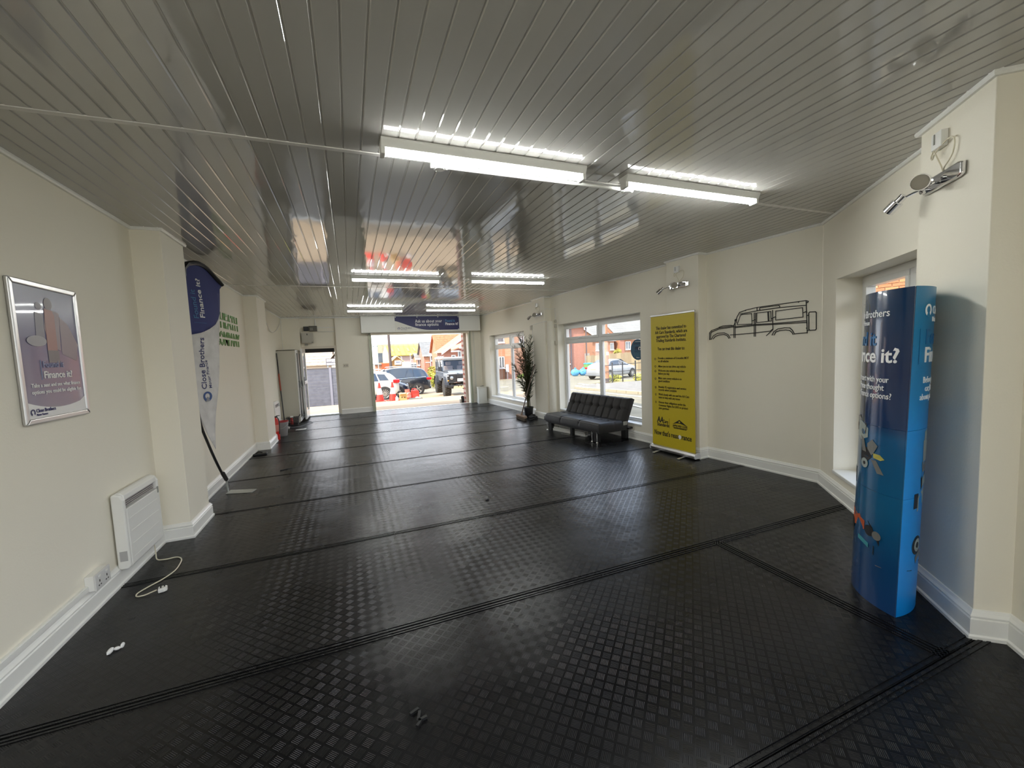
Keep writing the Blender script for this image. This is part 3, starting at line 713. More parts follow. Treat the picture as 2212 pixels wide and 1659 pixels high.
# ---- far left corner
t = thing('display_cabinet', 'tall pale cabinet with glazed white doors in the far left corner', 'cabinet', (-1.38, 11.6, 0))
CAB = mat('pale_laminate', (.52, .50, .42), .5)
b = MB(); b.box(-1.59, 11.12, 0.03, -1.20, 11.14, 1.79); b.build('side_panel', CAB, t); b = MB(); b.box(-1.59, 12.10, .03, -1.20, 12.12, 1.79); b.build('side_panel', CAB, t)
b = MB(); b.box(-1.59, 11.12, 1.775, -1.20, 12.12, 1.795); b.build('top', CAB, t); b = MB(); b.box(-1.59, 11.14, .03, -1.21, 12.10, .06); b.build('bottom_shelf', CAB, t)
b = MB(); b.box(-1.59, 11.14, .06, -1.58, 12.10, 1.775); b.build('back_panel', CAB, t); b = MB(); b.box(-1.57, 11.13, 0, -1.23, 12.11, .03); b.build('plinth', BLKP, t)
for y0 in (11.125, 11.625):
    y1 = y0+.49; b = MB(); x0, x1 = -1.199, -1.178
    for q_ in ((y0, y1, .05, .13), (y0, y1, 1.71, 1.785), (y0, y0+.045, .13, 1.71), (y1-.045, y1, .13, 1.71)): b.box(x0, q_[0], q_[2], x1, q_[1], q_[3])
    d = b.build('door', UPVC, t, bevel=.003); b = MB(); b.box(-1.192, y0+.04, .125, -1.187, y1-.04, 1.715); b.build('pane', mat('smoked_pane', (.05, .055, .05), .05), d)
    b = MB(); b.box(-1.178, y0+.43, .85, -1.16, y0+.445, 1.0); b.build('handle', STEEL, d, bevel=.003)
t = thing('brush_pole', 'black pole with a red grip leaning by the pale cabinet', 'broom', (-1.55, 11.05, 0))
b = MB(); b.cyl((-1.52, 10.98, .0), (-1.572, 11.02, 1.72), .013, n=10); b.build('pole', BLKP, t, smooth=True)
b = MB(); b.cyl((-1.5455, 10.995, .84), (-1.558, 11.005, 1.24), .0165, n=10); b.build('grip', mat('red_grip', (.30, .05, .02), .5), t, smooth=True)
t = thing('dust_mop', 'thin dark handle leaning on the pale cabinet beside the black pole', 'mop', (-1.47, 11.05, 0))
b = MB(); b.cyl((-1.515, 10.93, .02), (-1.565, 11.03, 1.1), .009, n=8); b.build('handle', BLKP, t, smooth=True)
b = MB(); b.cyl((-1.515, 10.93, .0), (-1.515, 10.93, .05), .03, .012, n=10); b.build('socket_end', BLKP, t, smooth=True)
t = thing('fire_extinguisher', 'red cylinder extinguisher standing behind the far left pillar', 'extinguisher', (-1.405, 9.06, 0))
b = MB(); b.lathe([(.05, 0), (.056, .01), (.056, .36), (.045, .40), (.02, .425), (.018, .44)], (-1.405, 9.06, 0), 20); b.build('cylinder', RED, t, smooth=True)
b = MB(); b.box(-1.42, 9.04, .44, -1.37, 9.08, .465); b.box(-1.39, 9.05, .465, -1.33, 9.07, .478); b.build('valve', BLKP, t, bevel=.003)
b = MB(); b.tube(smooth_path([(-1.38, 9.03, .45), (-1.345, 9.005, .40), (-1.342, 9.01, .25), (-1.35, 9.01, .12)]), .009, 8); b.build('hose', BLKP, t, smooth=True)
b = MB(); b.lathe([(.0565, .17), (.0568, .17), (.0568, .30), (.0565, .30)], (-1.405, 9.06, 0), 20, caps=False); b.build('label_band', mat('pale_red', (.62, .25, .2), .5), t)
t = thing('mop_bucket', 'grey bucket with a red wringer beside the extinguisher', 'bucket', (-1.37, 9.50, 0))
b = MB(); b.lathe([(.085, 0), (.09, .005), (.120, .265), (.127, .27), (.127, .285), (.116, .285), (.086, .02), (0, .02)], (-1.37, 9.50, 0), 24, caps=False); b.build('pail', mat('grey_pail', (.28, .28, .28), .4), t, smooth=True)
b = MB(); b.lathe([(.106, .20), (.120, .288), (.130, .292), (.130, .305), (.114, .305), (.070, .15), (0, .15)], (-1.37, 9.50, 0), 18, caps=False)
for i in range(10):
    a = 2*PI*i/10; b.obox((-1.37+.095*math.cos(a), 9.5+.095*math.sin(a), .25), (.006*math.cos(a), .006*math.sin(a), 0), (-.012*math.sin(a), .012*math.cos(a), 0), (0, 0, .04))
b.build('wringer', mat('dark_red_plastic', (.33, .015, .02), .4), t, smooth=True)
b = MB(); b.tube([(-1.37+.142*math.cos(a), 9.5+.142*math.sin(a), .275-.10*math.sin(a-3.6 if False else (a+PI)/1.0)*0-.11*math.sin((a-3.3)/(2.6)*PI)) for a in [3.3+2.6*i/12 for i in range(13)]], .004, 6); b.build('handle', STEEL, t, smooth=True)
t = thing('shopping_basket', 'black slatted basket with odds and ends before the pale cabinet', 'basket', (-1.33, 10.93, 0))
bx = (-1.47, -1.20, 10.82, 11.02); zb, zt = .01, .21
b = MB()
for i, z in enumerate((.03, .07, .11, .15, .19)):
    k = .02*(1-i/4); x0, x1, y0, y1 = bx[0]+k, bx[1]-k, bx[2]+k, bx[3]-k; r_ = .007
    b.box(x0, y0, z-.007, x1, y0+.006, z+.007); b.box(x0, y1-.006, z-.007, x1, y1, z+.007); b.box(x0, y0, z-.007, x0+.006, y1, z+.007); b.box(x1-.006, y0, z-.007, x1, y1, z+.007)
for x in [bx[0]+.03+i*.043 for i in range(6)]: b.box(x, bx[2]+.008, .01, x+.008, bx[2]+.014, .19); b.box(x, bx[3]-.014, .01, x+.008, bx[3]-.008, .19)
b.box(bx[0]+.02, bx[2]+.02, .004, bx[1]-.02, bx[3]-.02, .014); b.build('basket_body', BLKP, t)
b = MB(); b.tube([(-1.205, 10.83, .20), (-1.17, 10.85, .255), (-1.16, 10.92, .265), (-1.17, 10.99, .255), (-1.205, 11.01, .20)], .007, 6); b.build('handle', BLKP, t, smooth=True)
t = thing('red_trigger_bottle', 'red and white bottle lying in the black basket', 'bottle', (-1.36, 10.92, .02))
b = MB(); b.lathe([(.03, 0), (.032, .01), (.032, .13), (.014, .16), (.012, .18)], (-1.36, 10.92, .016), 14); b.build('bottle', RED, t, smooth=True)
b = MB(); b.box(-1.385, 10.905, .19, -1.325, 10.935, .225); b.build('trigger', WPLA, t, bevel=.004)
b = MB(); b.tube(smooth_path([(-1.42, 10.78, .006), (-1.38, 10.66, .006), (-1.30, 10.56, .006), (-1.16, 10.62, .006), (-1.02, 10.86, .006), (-.93, 11.05, .006), (-1.0, 11.25, .006), (-1.09, 11.28, .006)]), .005, 6)
tag(b.build('floor_cable', mat('grey_cable', (.22, .23, .26), .5), smooth=True), 'grey cable trailing on the floor by the glazed door', 'cable')
b = MB(); n = 10
b.prism([(-1.20, 10.10), (-1.10, 10.05), (-1.0, 10.08), (-.985, 10.18), (-1.02, 10.20), (-1.05, 10.14), (-1.16, 10.16)], (0, 0, 0), (1, 0, 0), (0, 1, 0), (0, 0, 1), .012)
tag(b.build('paper_scrap', WHITE_INK, bevel=.003), 'white curved scrap lying on the floor near the cabinet', 'paper')
b = MB(); b.box(-1.45, 10.42, 0, -1.36, 10.54, .03); b.box(-1.43, 10.44, .03, -1.38, 10.52, .042)
tag(b.build('sanding_block', mat('pale_block', (.5, .47, .42), .7), bevel=.004), 'small pale block on the floor between bucket and basket', 'block')
# wall fittings, far left
b = MB(); b.box(-1.597, 10.00, 1.20, -1.585, 10.035, 1.975); b.box(-1.585, 10.008, 1.22, -1.580, 10.027, 1.955)
tag(b.build('wall_strip', mat('dark_metal_strip', (.12, .11, .11), .4), bevel=.003), 'narrow dark upright strip fixed on the far left wall', 'strip')
t = thing('alarm_sensor', 'small white alarm sensor with looping cable high on the left wall', 'sensor', (-1.597, 9.75, 2.52))
b = MB(); b.box(-1.597, 9.70, 2.50, -1.55, 9.80, 2.62); b.build('housing', WPLA, t, bevel=.01); b = MB(); b.box(-1.55, 9.715, 2.515, -1.546, 9.785, 2.56); b.build('lens', GPLA, t, bevel=.002)
b = MB(); b.tube(smooth_path([(-1.585, 9.79, 2.56), (-1.58, 10.0, 2.40), (-1.575, 10.4, 2.22), (-1.575, 10.9, 2.20), (-1.575, 11.5, 2.32), (-1.58, 12.0, 2.50), (-1.585, 12.22, 2.60)]), .007, 6); b.tube([(-1.585, 12.235, 2.62), (-1.585, 12.235, .03)], .007, 6)
b.build('cable', WPLA, t, smooth=True)

# above and beside the side door
t = thing('meter_cabinet', 'pale square meter box above the side door', 'meter box', (-.99, 12.36, 1.98))
b = MB(); b.box(-1.14, 12.25, 1.985, -.85, 12.36, 2.255); b.build('case', mat('meter_pale', (.50, .48, .42), .5), t, bevel=.004)
b = MB(); b.box(-1.13, 12.243, 1.995, -.86, 12.25, 2.245); dr = b.build('door', mat('meter_pale'  , (.5, .48, .42), .5), t, bevel=.003)
b = MB(); b.box(-1.005, 12.24, 2.19, -.985, 12.243, 2.235); b.box(-.895, 12.24, 1.998, -.868, 12.243, 2.01); b.build('latch', BLKP, dr)
b = MB(); b.box(-1.08, 12.355, 1.925, -1.0, 12.36, 1.975); b.build('label', GPLA, t)
t = thing('black_switchgear', 'black square electrical box above the meter box', 'electrical box', (-1.02, 12.36, 2.31))
b = MB(); b.box(-1.075, 12.28, 2.31, -.955, 12.36, 2.425); b.build('case', BLK, t, bevel=.004); b = MB(); b.cyl((-1.015, 12.28, 2.368), (-1.015, 12.272, 2.368), .035, n=18); b.build('dial', BLKP, t)
t = thing('grey_switchgear', 'grey electrical box with white indicators above the side door', 'electrical box', (-.84, 12.36, 2.30))
b = MB(); b.box(-.94, 12.27, 2.295, -.745, 12.36, 2.44); b.build('case', mat('dark_grey_box', (.12, .115, .095), .5), t, bevel=.006)
for i in range(2):
    for j in range(2):
        b = MB(); b.box(-.905+i*.035, 12.266, 2.33+j*.035, -.890+i*.035, 12.27, 2.345+j*.035); b.build('indicator', WPLA, t)
b = MB(); b.cyl((-.785, 12.33, 2.44), (-.785, 12.33, 2.62), .012, n=8); b.box(-.745, 12.345, 2.39, -.31, 12.36, 2.405); b.box(-.745, 12.335, 2.275, -.31, 12.36, 2.29); b.build('conduit', WPLA, t)
t = thing('wall_switch', 'pale double switch plate between side door and opening', 'switch', (-.095, 12.26, 1.29))
b = MB(); b.box(-.165, 12.248, 1.29, -.025, 12.26, 1.385); b.build('plate', mat('switch_pale', (.62, .58, .48), .4), t, bevel=.003)
for x in (-.125, -.065): b = MB(); b.box(x-.016, 12.242, 1.32, x+.016, 12.249, 1.355); b.build('rocker', mat('switch_rocker', (.36, .34, .29), .4), t, bevel=.002)

# ---- banner on the shutter box
t = thing('finance_banner', 'navy finance banner bolted on the shutter box over the wide opening', 'banner', (2.17, 11.95, 2.24))
M = frame((1.255, 11.946, 2.235), (1, 0, 0), (0, 0, 1)); w_, h_ = 1.835, .405
flat([(0, 0), (w_, 0), (w_, h_), (0, h_)], t, M, mat('banner_white', (.68, .67, .62), .5), 0, .003, 'sheet')
cv = [(w_*(.01+.54*i/14), h_*(.68-.66*(i/14)**.62 if False else .68-.65*math.sin(i/14*PI/2)**1.15)) for i in range(15)]
flat([(0, h_)]+[(0, h_*.68)]+cv+[(w_, h_*.02), (w_, h_)], t, M, mat('banner_navy', (.016, .018, .095), .5), .0035, .001)
text('Ask us about your', .125, t, M, WHITE_INK, (w_*.305, h_*.56), .006, fitw=w_*.42); text('finance options', .125, t, M, WHITE_INK, (w_*.305, h_*.32), .006, fitw=w_*.36)
flat([(w_*.755, h_*.34), (w_*.757, h_*.34), (w_*.757, h_*.76), (w_*.755, h_*.76)], t, M, BLUE_INK, .006, name='bar')
text('Found it', .105, t, M, BLUE_INK, (w_*.775, h_*.58), .006, fitw=w_*.155, bold=.012); text('Finance it?', .105, t, M, WHITE_INK, (w_*.775, h_*.36), .006, fitw=w_*.205, bold=.022)
ring_logo(t, M, w_*.055, h_*.17, .033, NAVY_INK, mat('banner_white', (.68, .67, .62), .5), .006)
text('Close Brothers', .062, t, M, NAVY_INK, (w_*.085, h_*.15), .006, fitw=w_*.165); text('Motor Finance', .034, t, M, NAVY_INK, (w_*.085, h_*.06), .006, fitw=w_*.09)
for i in range(4):
    for v in (.95, .05):
        b = MB(); c = M @ Vector((w_*(.012+.325*i), h_*v, .003)); b.cyl(c, c+Vector((0, -.012, 0)), .016, .011, n=14); b.build('bolt', WPLA, t, smooth=True)

# ---- right far corner
t = thing('white_bin', 'small white box bin in the far right corner', 'bin', (3.74, 11.93, 0))
RZ = Matrix.Rotation(R(-8), 4, 'Z')
b = MB(); b.prism([(-.13, -.12), (.13, -.12), (.13, .12), (-.13, .12)], (3.69, 11.93, .0), (1, -.1, 0), (.1, 1, 0), (0, 0, 1), .49); b.build('body', mat('bin_white', (.66, .66, .60), .5), t, bevel=.006)
b = MB(); b.prism([(-.142, -.132), (.142, -.132), (.142, .132), (-.142, .132)], (3.69, 11.93, .47), (1, -.1, 0), (.1, 1, 0), (0, 0, 1), .035); b.build('rim', mat('bin_rim', (.60, .58, .50), .5), t, bevel=.006)
b = MB(); b.prism([(-.135, -.125), (.135, -.125), (.135, .125), (-.135, .125)], (3.69, 11.93, 0), (1, -.1, 0), (.1, 1, 0), (0, 0, 1), .09); b.build('base', mat('bin_white', (.66, .66, .60), .5), t, bevel=.006)
b = MB(); b.tube(smooth_path([(3.62, 11.90, .513), (3.66, 11.86, .53), (3.72, 11.90, .535), (3.76, 11.97, .513), (3.70, 12.0, .52)]), .008, 6); b.box(3.64, 11.93, .504, 3.71, 11.98, .52)
tag(b.build('cable_offcut', GPLA, smooth=True), 'dark cable offcut lying on the white bin', 'cable')

# ---- potted palm
t = thing('potted_palm', 'tall artificial palm with dark fronds in a black pot', 'plant', (3.80, 8.70, 0))
b = MB(); b.lathe([(.085, 0), (.09, .005), (.112, .20), (.118, .20), (.118, .225), (.105, .225), (.10, .18), (0, .18)], (3.80, 8.70, 0), 22, caps=False); b.build('pot', BLKP, t, smooth=True)
b = MB(); b.lathe([(.104, .175), (.06, .186), (0, .19)], (3.80, 8.70, 0), 18, caps=False); b.build('soil', mat('soil', (.03, .022, .015), .95), t)
GR = [mat('palm_green_dark', (.030, .040, .016), .55), mat('palm_green', (.050, .060, .022), .55), mat('palm_brown', (.085, .065, .032), .6)]
rnd = random.Random(11)
def frond(p0, p1, p2, n, ll, m_):
    b = MB(); P0, P1, P2 = Vector(p0), Vector(p1), Vector(p2); pt = lambda u: P0*(1-u)**2+P1*2*u*(1-u)+P2*u*u
    b.tube([pt(i/8) for i in range(9)], [.007-.0055*i/8 for i in range(9)], 5)
    for i in range(n):
        u = .22+.78*i/n; c = pt(u); d = (pt(min(1, u+.02))-pt(u-.02)).normalized()
        for sg in (-1, 1):
            a = rnd.uniform(0, 2*PI); side = d.orthogonal(); side.rotate(Matrix.Rotation(a if rnd.random() < .35 else (0 if sg > 0 else PI)+rnd.uniform(-.7, .7), 3, d))
            L = ll*(1-.55*abs(u-.5))*rnd.uniform(.7, 1.1); tip = c+(d*.80+side*.55).normalized()*L+Vector((0, 0, -.012)); mid = c+(tip-c)*.45+Vector((0, 0, .012)); wv = (tip-c).cross(Vector((rnd.uniform(-.5, .5), rnd.uniform(-.5, .5), 1))).normalized()*rnd.uniform(.0045, .008)
            th = (tip-c).cross(wv).normalized()*.0008
            b.add([c-wv*.3, c+wv*.3, mid+wv, tip, mid-wv, c+th, mid+th*2], [(0, 1, 2, 6), (0, 6, 4), (2, 3, 6), (6, 3, 4), (0, 4, 3), (0, 3, 2, 1)])
    return b.build('frond', m_, t)
spec = [(3.62, 8.72, 1.90), (3.68, 8.60, 1.86), (3.86, 8.52, 1.86), (3.85, 8.55, 1.70), (3.58, 8.85, 1.62), (3.74, 8.9, 1.78), (3.80, 8.55, 1.60), (3.85, 8.75, 1.74), (3.49, 8.78, 1.22), (3.66, 8.55, 1.30), (3.70, 8.95, 1.45), (3.56, 8.70, .86), (3.85, 8.46, 1.25), (3.85, 8.60, 1.15), (3.60, 8.9, 1.08), (3.86, 8.42, 1.05), (3.80, 8.45, 1.45), (3.76, 8.72, 1.50), (3.70, 8.66, 1.66), (3.83, 8.66, 1.40)]
for i, (x, y, z) in enumerate(spec):
    frond((3.80+rnd.uniform(-.03, .03), 8.70+rnd.uniform(-.03, .03), .18), (3.80+rnd.uniform(-.04, .05), 8.68+rnd.uniform(-.05, .05), z*.62), (x, y, z), 34 if z > 1.2 else 24, .21, GR[(0, 1, 0, 1, 2)[i % 5]])
t = thing('yard_broom', 'wooden yard broom leaning against the palm by the pillar', 'broom', (3.49, 8.40, 0))
b = MB(); b.obox((3.485, 8.40, .075), (.0, .235, 0), (.035, 0, .01), (-.006, 0, .022)); b.build('broom_head', mat('broom_wood', (.25, .17, .11), .6), t, bevel=.004)
b = MB()
for i in range(46):
    for j in range(4):
        y = 8.175+i*.010; x = 3.462+j*.015; b.obox((x-.003*(1.5-j), y, .030), (.0035, 0, 0), (0, .0035, 0), (.003*(1.5-j), 0, .032))
o = b.build('bristles', mat('bristle', (.09, .07, .05), .9), t); o['kind'] = 'stuff'
b = MB(); b.cyl((3.49, 8.41, .09), (3.845, 8.36, 1.215), .0125, n=10); b.build('handle', mat('broom_handle', (.10, .065, .045), .5), t, smooth=True)
b = MB(); b.cyl((3.485, 8.41, .085), (3.512, 8.405, .16), .02, .016, n=10); b.build('socket_end', mat('broom_wood', (.25, .17, .11), .6), t, smooth=True)
for k, (x, y, rz, lb) in enumerate(((3.72, 8.28, .3, 'black work shoe lying beside the pot, nearer the sofa'), (3.80, 8.47, 1.2, 'black work shoe close behind the palm pot'))):
    t = thing('work_shoe', lb, 'shoe', (x, y, 0), rz, 'black shoes by the palm pot')
    b = MB(); b.prism([(-.13, -.035), (.08, -.045), (.13, -.02), (.13, .02), (.08, .045), (-.13, .035)], (x, y, 0), (math.cos(rz), math.sin(rz), 0), (-math.sin(rz), math.cos(rz), 0), (0, 0, 1), .02); b.build('sole', RUBBER, t, bevel=.005)
    b = MB(); c = Vector((x, y, .02)); ux = Vector((math.cos(rz), math.sin(rz), 0)); b.ball(c+ux*.06+Vector((0, 0, .018)), (.06, .042, .03)); b.ball(c-ux*.06+Vector((0, 0, .03)), (.065, .036, .045)); b.build('upper', BLK, t, smooth=True)

# ---- sofa bed
SX = thing('sofa_bed', 'black tufted sofa bed in front of the large window', 'sofa', (3.39, 7.04, 0), R(-83.5))
SM = WM(SX)
SOF = mat('black_suede', (.019, .0175, .0175), .62, bump=.0012, bscale=140, spec=.35); LEA = mat('black_leatherette', (.009, .010, .013), .42)
def sofa_part(b, name, m_, **k):
    b.v = [tuple(SM @ Vector(v)) for v in b.v]; return b.build(name, m_, SX, **k)
def cushion(L, Wd, T, seams_, tufts, org, X, Y, N, nx=110, ny=30, cross=None, crease=()):
    """padded block: top height field with stitched seams and tuft buttons"""
    b = MB(); org, X, Y, N = map(Vector, (org, X, Y, N)); vs = []
    def hh(x, y):
        ed = min(x, L-x, y, Wd-y); h = T*(1-.45*math.exp(-(ed/.022)**2))
        for s_ in seams_: h -= .030*math.exp(-((x-s_)/.012)**2)
        for s_ in crease: h -= .016*math.exp(-((x-s_)/.016)**2)
        if cross is not None: h -= .012*math.exp(-((y-cross)/.014)**2)
        for (tx, ty) in tufts: h -= .034*math.exp(-(((x-tx)**2+(y-ty)**2)/.030**2))
        return h
    for j in range(ny+1):
        for i in range(nx+1):
            x, y = L*i/nx, Wd*j/ny; vs.append(org+X*x+Y*y+N*hh(x, y))
    n1 = nx+1; fs = [(j*n1+i, j*n1+i+1, (j+1)*n1+i+1, (j+1)*n1+i) for j in range(ny) for i in range(nx)]
    per = [i for i in range(nx+1)]+[j*n1+nx for j in range(1, ny+1)]+[ny*n1+i for i in range(nx-1, -1, -1)]+[j*n1 for j in range(ny-1, 0, -1)]
    base = len(vs); vs += [vs[k]-N*((vs[k]-org).dot(N)) for k in per]; m_ = len(per)
    fs += [(per[k], base+k, base+(k+1) % m_, per[(k+1) % m_]) for k in range(m_)]+[tuple(base+k for k in range(m_))]
    b.add(vs, fs); return b
Ls = 1.60
b = cushion(Ls, .60, .135, [Ls/3, 2*Ls/3], [(Ls/3*(i+f_), .33) for i in range(3) for f_ in (.33, .67)], (0, 0, .185), (1, 0, 0), (0, 1, 0), (0, 0, 1), cross=.33)
sofa_part(b, 'seat', LEA, smooth=True)
b = MB(); b.tube([(.01, -.004, .298), (Ls*.33, -.004, .300), (Ls*.66, -.004, .300), (Ls-.01, -.004, .298)], .004, 6); sofa_part(b, 'piping', mat('grey_piping', (.12, .12, .12), .6), smooth=True)
lean = R(24); Yb = Vector((0, math.sin(lean), math.cos(lean))); Nb = Vector((0, -math.cos(lean), math.sin(lean)))
cr_ = [Ls/3*(i+f_) for i in range(3) for f_ in (.33, .67)]
b = cushion(Ls, .46, .12, [Ls/3, 2*Ls/3], [(c_, .25) for c_ in cr_], (0, .575, .22), (1, 0, 0), Yb, Nb, cross=.25, crease=cr_)
sofa_part(b, 'backrest', SOF, smooth=True)
for c_ in cr_:
    b = MB(); b.ball(Vector((c_, .575, .22))+Yb*.25+Nb*.075, .010, 8, 5); sofa_part(b, 'button', SOF, smooth=True)
b = MB(); b.box(.02, .02, .15, Ls-.02, .70, .19); b.box(0, .60, .165, Ls+.02, .74, .195); sofa_part(b, 'base_frame', BLK, bevel=.006)
for x, y in ((.08, .04), (Ls-.20, .04), (.08, .60), (Ls-.16, .60)):
    b = MB(); b.box(x, y, 0, x+.10, y+.07, .15); sofa_part(b, 'leg', BLK, bevel=.004)
b = MB(); b.box(Ls/2-.03, .04, 0, Ls/2+.03, .10, .15); sofa_part(b, 'leg', BLK, bevel=.004)
for x in (.06, Ls-.215, Ls-.09):
    b = MB(); b.cyl((x, .03, .012), (x, .03, .17), .008, n=10); b.cyl((x, .03, 0), (x, .03, .016), .018, .012, n=12); b.cyl((x, .03, .155), (x, .03, .17), .012, n=12); sofa_part(b, 'chrome_post', CHROME, smooth=True)
b = MB(); b.box(Ls+.002, .50, .24, Ls+.010, .58, .30); b.cyl((Ls, .56, .27), (Ls+.014, .56, .27), .018, n=12); sofa_part(b, 'recline_hinge', GPLA)
# old light fittings under the sofa
for k, (a, c_, z, lb) in enumerate((((.14, .10), (1.02, .20), .0, 'white old batten fitting lying under the sofa, in front'), ((.20, .20), (.98, .30), .0, 'second white old batten fitting under the sofa, behind the front one'))):
    A = SM @ Vector((*a, z)); B = SM @ Vector((*c_, z)); d = (B-A); L_ = d.length; d.normalize(); s_ = Vector((-d.y, d.x, 0)); c = (A+B)/2
    t = thing('spare_batten', lb, 'light fitting', c, 0, 'old battens stored under the sofa')
    b = MB(); b.obox(c+Vector((0, 0, .022)), d*L_/2, s_*.03, Vector((0, 0, .022))); b.build('tray', WPLA, t, bevel=.004)
    b = MB(); b.cyl(A+Vector((0, 0, .058)), B+Vector((0, 0, .058)), .013, n=10); b.build('tube', WHITE_INK, t, smooth=True)
    for e_ in (A, B): b = MB(); b.obox(e_+Vector((0, 0, .05)), d*.015, s_*.025, Vector((0, 0, .022))); b.build('holder', GPLA, t)
b = MB(); c = Vector((3.50, 6.42, .004)); b.obox(c, (.035, -.09, 0), (.006, .002, 0), (0, 0, .004))
tag(b.build('metal_strip', STEEL), 'short bright metal strip on the floor before the sofa', 'strip')

# ---- yellow roller banner
t = thing('roller_banner', 'yellow roller banner of dealer standards beside the sofa', 'banner', (4.09, 4.41, 0))
A = Vector((4.075, 4.80, 0)); B = Vector((4.125, 4.03, 0)); d = (B-A).normalized(); nr = Vector((-1, 0, 0)); nr = (nr-d*nr.dot(d)).normalized(); L_ = (B-A).length; up_ = Vector((0, 0, 1)); c = (A+B)/2
b = MB(); prf = [(-.055, .022), (-.058, .05), (-.045, .075), (-.01, .088), (.03, .085), (.045, .06), (.045, .018), (-.045, .014)]
b.prism(prf, A, -nr*1, up_, d, L_) if False else b.prism([(-x, z) for x, z in prf], A, nr, up_, d, L_); b.build('cassette', ALU, t, bevel=.004)
for e_, sg in ((A, -1), (B, 1)):
    b = MB(); b.prism([(-x*1.06, z*1.05-.003) for x, z in prf], e_, nr, up_, d*sg, .014); b.build('end_cap', mat('pale_end_cap', (.68, .69, .71), .4), t, bevel=.004)
for s_ in (.16, .60):
    b = MB(); q_ = A+d*s_; b.obox(q_+nr*.05+Vector((0, 0, .008)), nr*.14+d*.03, d*.020, Vector((0, 0, .005))); b.build('foot', ALU, t, bevel=.003)
b = MB(); b.obox(c+nr*(-.02)+Vector((0, 0, 1.0)), d*.006, nr*.006, Vector((0, 0, .92))); b.build('support_pole', ALU, t)
YEL = mat('yellow_banner_print', (.56, .44, .018), .42, coat=.1)
ZB, ZT = .075, 1.925; hb = ZT-ZB; o_ = A+nr*.02+Vector((0, 0, ZB)); wB = L_-.02
b = MB(); b.obox(c+nr*.019+Vector((0, 0, (ZB+ZT)/2)), d*(wB/2), nr*.0012, Vector((0, 0, hb/2))); b.build('sheet', YEL, t)
b = MB(); b.obox(c+nr*.017+Vector((0, 0, ZT)), d*(L_/2), nr*.009, Vector((0, 0, .013))); b.build('top_rail', ALU, t, bevel=.004)
M = frame(A+d*.01+nr*.021+Vector((0, 0, ZB)), d, up_)
Yv = lambda v: hb*(1-v)
for s_, v, w_ in (('This dealer has committed to', .107, .70), ('AA Cars Standards, which are', .139, .745), ('approved by The Chartered', .170, .68), ('Trading Standards Institute.', .200, .70), ('You can trust this dealer to:', .262, .63)):
    text(s_, .062, t, M, BLACK_INK, (wB*.48, Yv(v)), .001, align='CENTER', bold=.008, fitw=wB*w_)
for s_, v, w_ in (('Provide a minimum of 6 months MOT', .330, 0.71), ('on all vehicles', .353, 0.255), ('Allow you to test drive any vehicle', .392, 0.645), ('Welcome any vehicle inspection', .424, 0.615), ('before you buy', .447, 0.27), ('Make sure every vehicle is in', .482, 0.545), ('good condition', .504, 0.275), ('Provide V5 registration and service', .550, 0.645), ('records where available', .571, 0.43), ('Work closely with you and the AA Cars', .606, 0.71), ('team to help with any issues', .629, 0.51), ('Honour their obligations under the', .667, 0.63), ('Consumer Rights Act 2015 to protect', .690, 0.68), ('your purchase', .712, 0.25)):
    text(s_, .044, t, M, BLACK_INK, (wB*.17, Yv(v)), .001, bold=.003, fitw=wB*w_)
for v in (.335, .392, .428, .487, .553, .609, .668):
    b = MB(); n = 10; F = lambda x, y, z: M @ Vector((x, y, z))
    for i in range(n):
        a0, a1 = 2*PI*i/n, 2*PI*(i+1)/n; q_ = [(wB*.10+.016*k*math.cos(a), Yv(v)+.012+.016*k*math.sin(a)) for a, k in ((a0, 1), (a1, 1), (a1, .6), (a0, .6))]
        b.hexa([F(x, y, .001) for x, y in q_]+[F(x, y, .0017) for x, y in q_])
    b.build('bullet_icon', BLACK_INK, t)
text('AA', .115, t, M, BLACK_INK, (wB*.125, Yv(.815)), .001, bold=.03, xs=.75, shear=.15); text('Cars', .066, t, M, BLACK_INK, (wB*.265, Yv(.815)), .001, bold=.02, xs=.78)
text('Standards', .066, t, M, BLACK_INK, (wB*.125, Yv(.843)), .001, bold=.02, xs=.85)
flat([(wB*.425, Yv(.85)), (wB*.429, Yv(.85)), (wB*.429, Yv(.775)), (wB*.425, Yv(.775))], t, M, BLACK_INK, .001, name='bar')
flat([(wB*.50, Yv(.812)), (wB*.66, Yv(.774)), (wB*.84, Yv(.815)), (wB*.75, Yv(.806)), (wB*.66, Yv(.800)), (wB*.58, Yv(.803))], t, M, BLACK_INK, .001, name='roof_emblem')
flat(circle(wB*.66, Yv(.79), .015, 14, .010), t, M, YEL, .002, name='emblem_dot')
text('APPROVED CODE', .036, t, M, BLACK_INK, (wB*.67, Yv(.828)), .001, align='CENTER', bold=.02, xs=.85); text('TRADINGSTANDARDS.UK', .022, t, M, BLACK_INK, (wB*.67, Yv(.843)), .001, align='CENTER', bold=.02, xs=.85)
flat([(wB*.50, Yv(.834)), (wB*.84, Yv(.834)), (wB*.84, Yv(.832)), (wB*.50, Yv(.832))], t, M, BLACK_INK, .001, name='bar')
text("Now that's reass", .100, t, M, BLACK_INK, (wB*.05, Yv(.915)), .001, bold=.016, fitw=wB*.585); text('rance', .100, t, M, BLACK_INK, (wB*.705, Yv(.915)), .001, bold=.016, fitw=wB*.215)
flat(circle(wB*.665, Yv(.915)+.028, .026), t, M, WHITE_INK, .001, name='pin_emblem'); flat([(wB*.645, Yv(.915)+.012), (wB*.685, Yv(.915)+.012), (wB*.665, Yv(.915)-.012)], t, M, WHITE_INK, .001, name='pin_emblem')

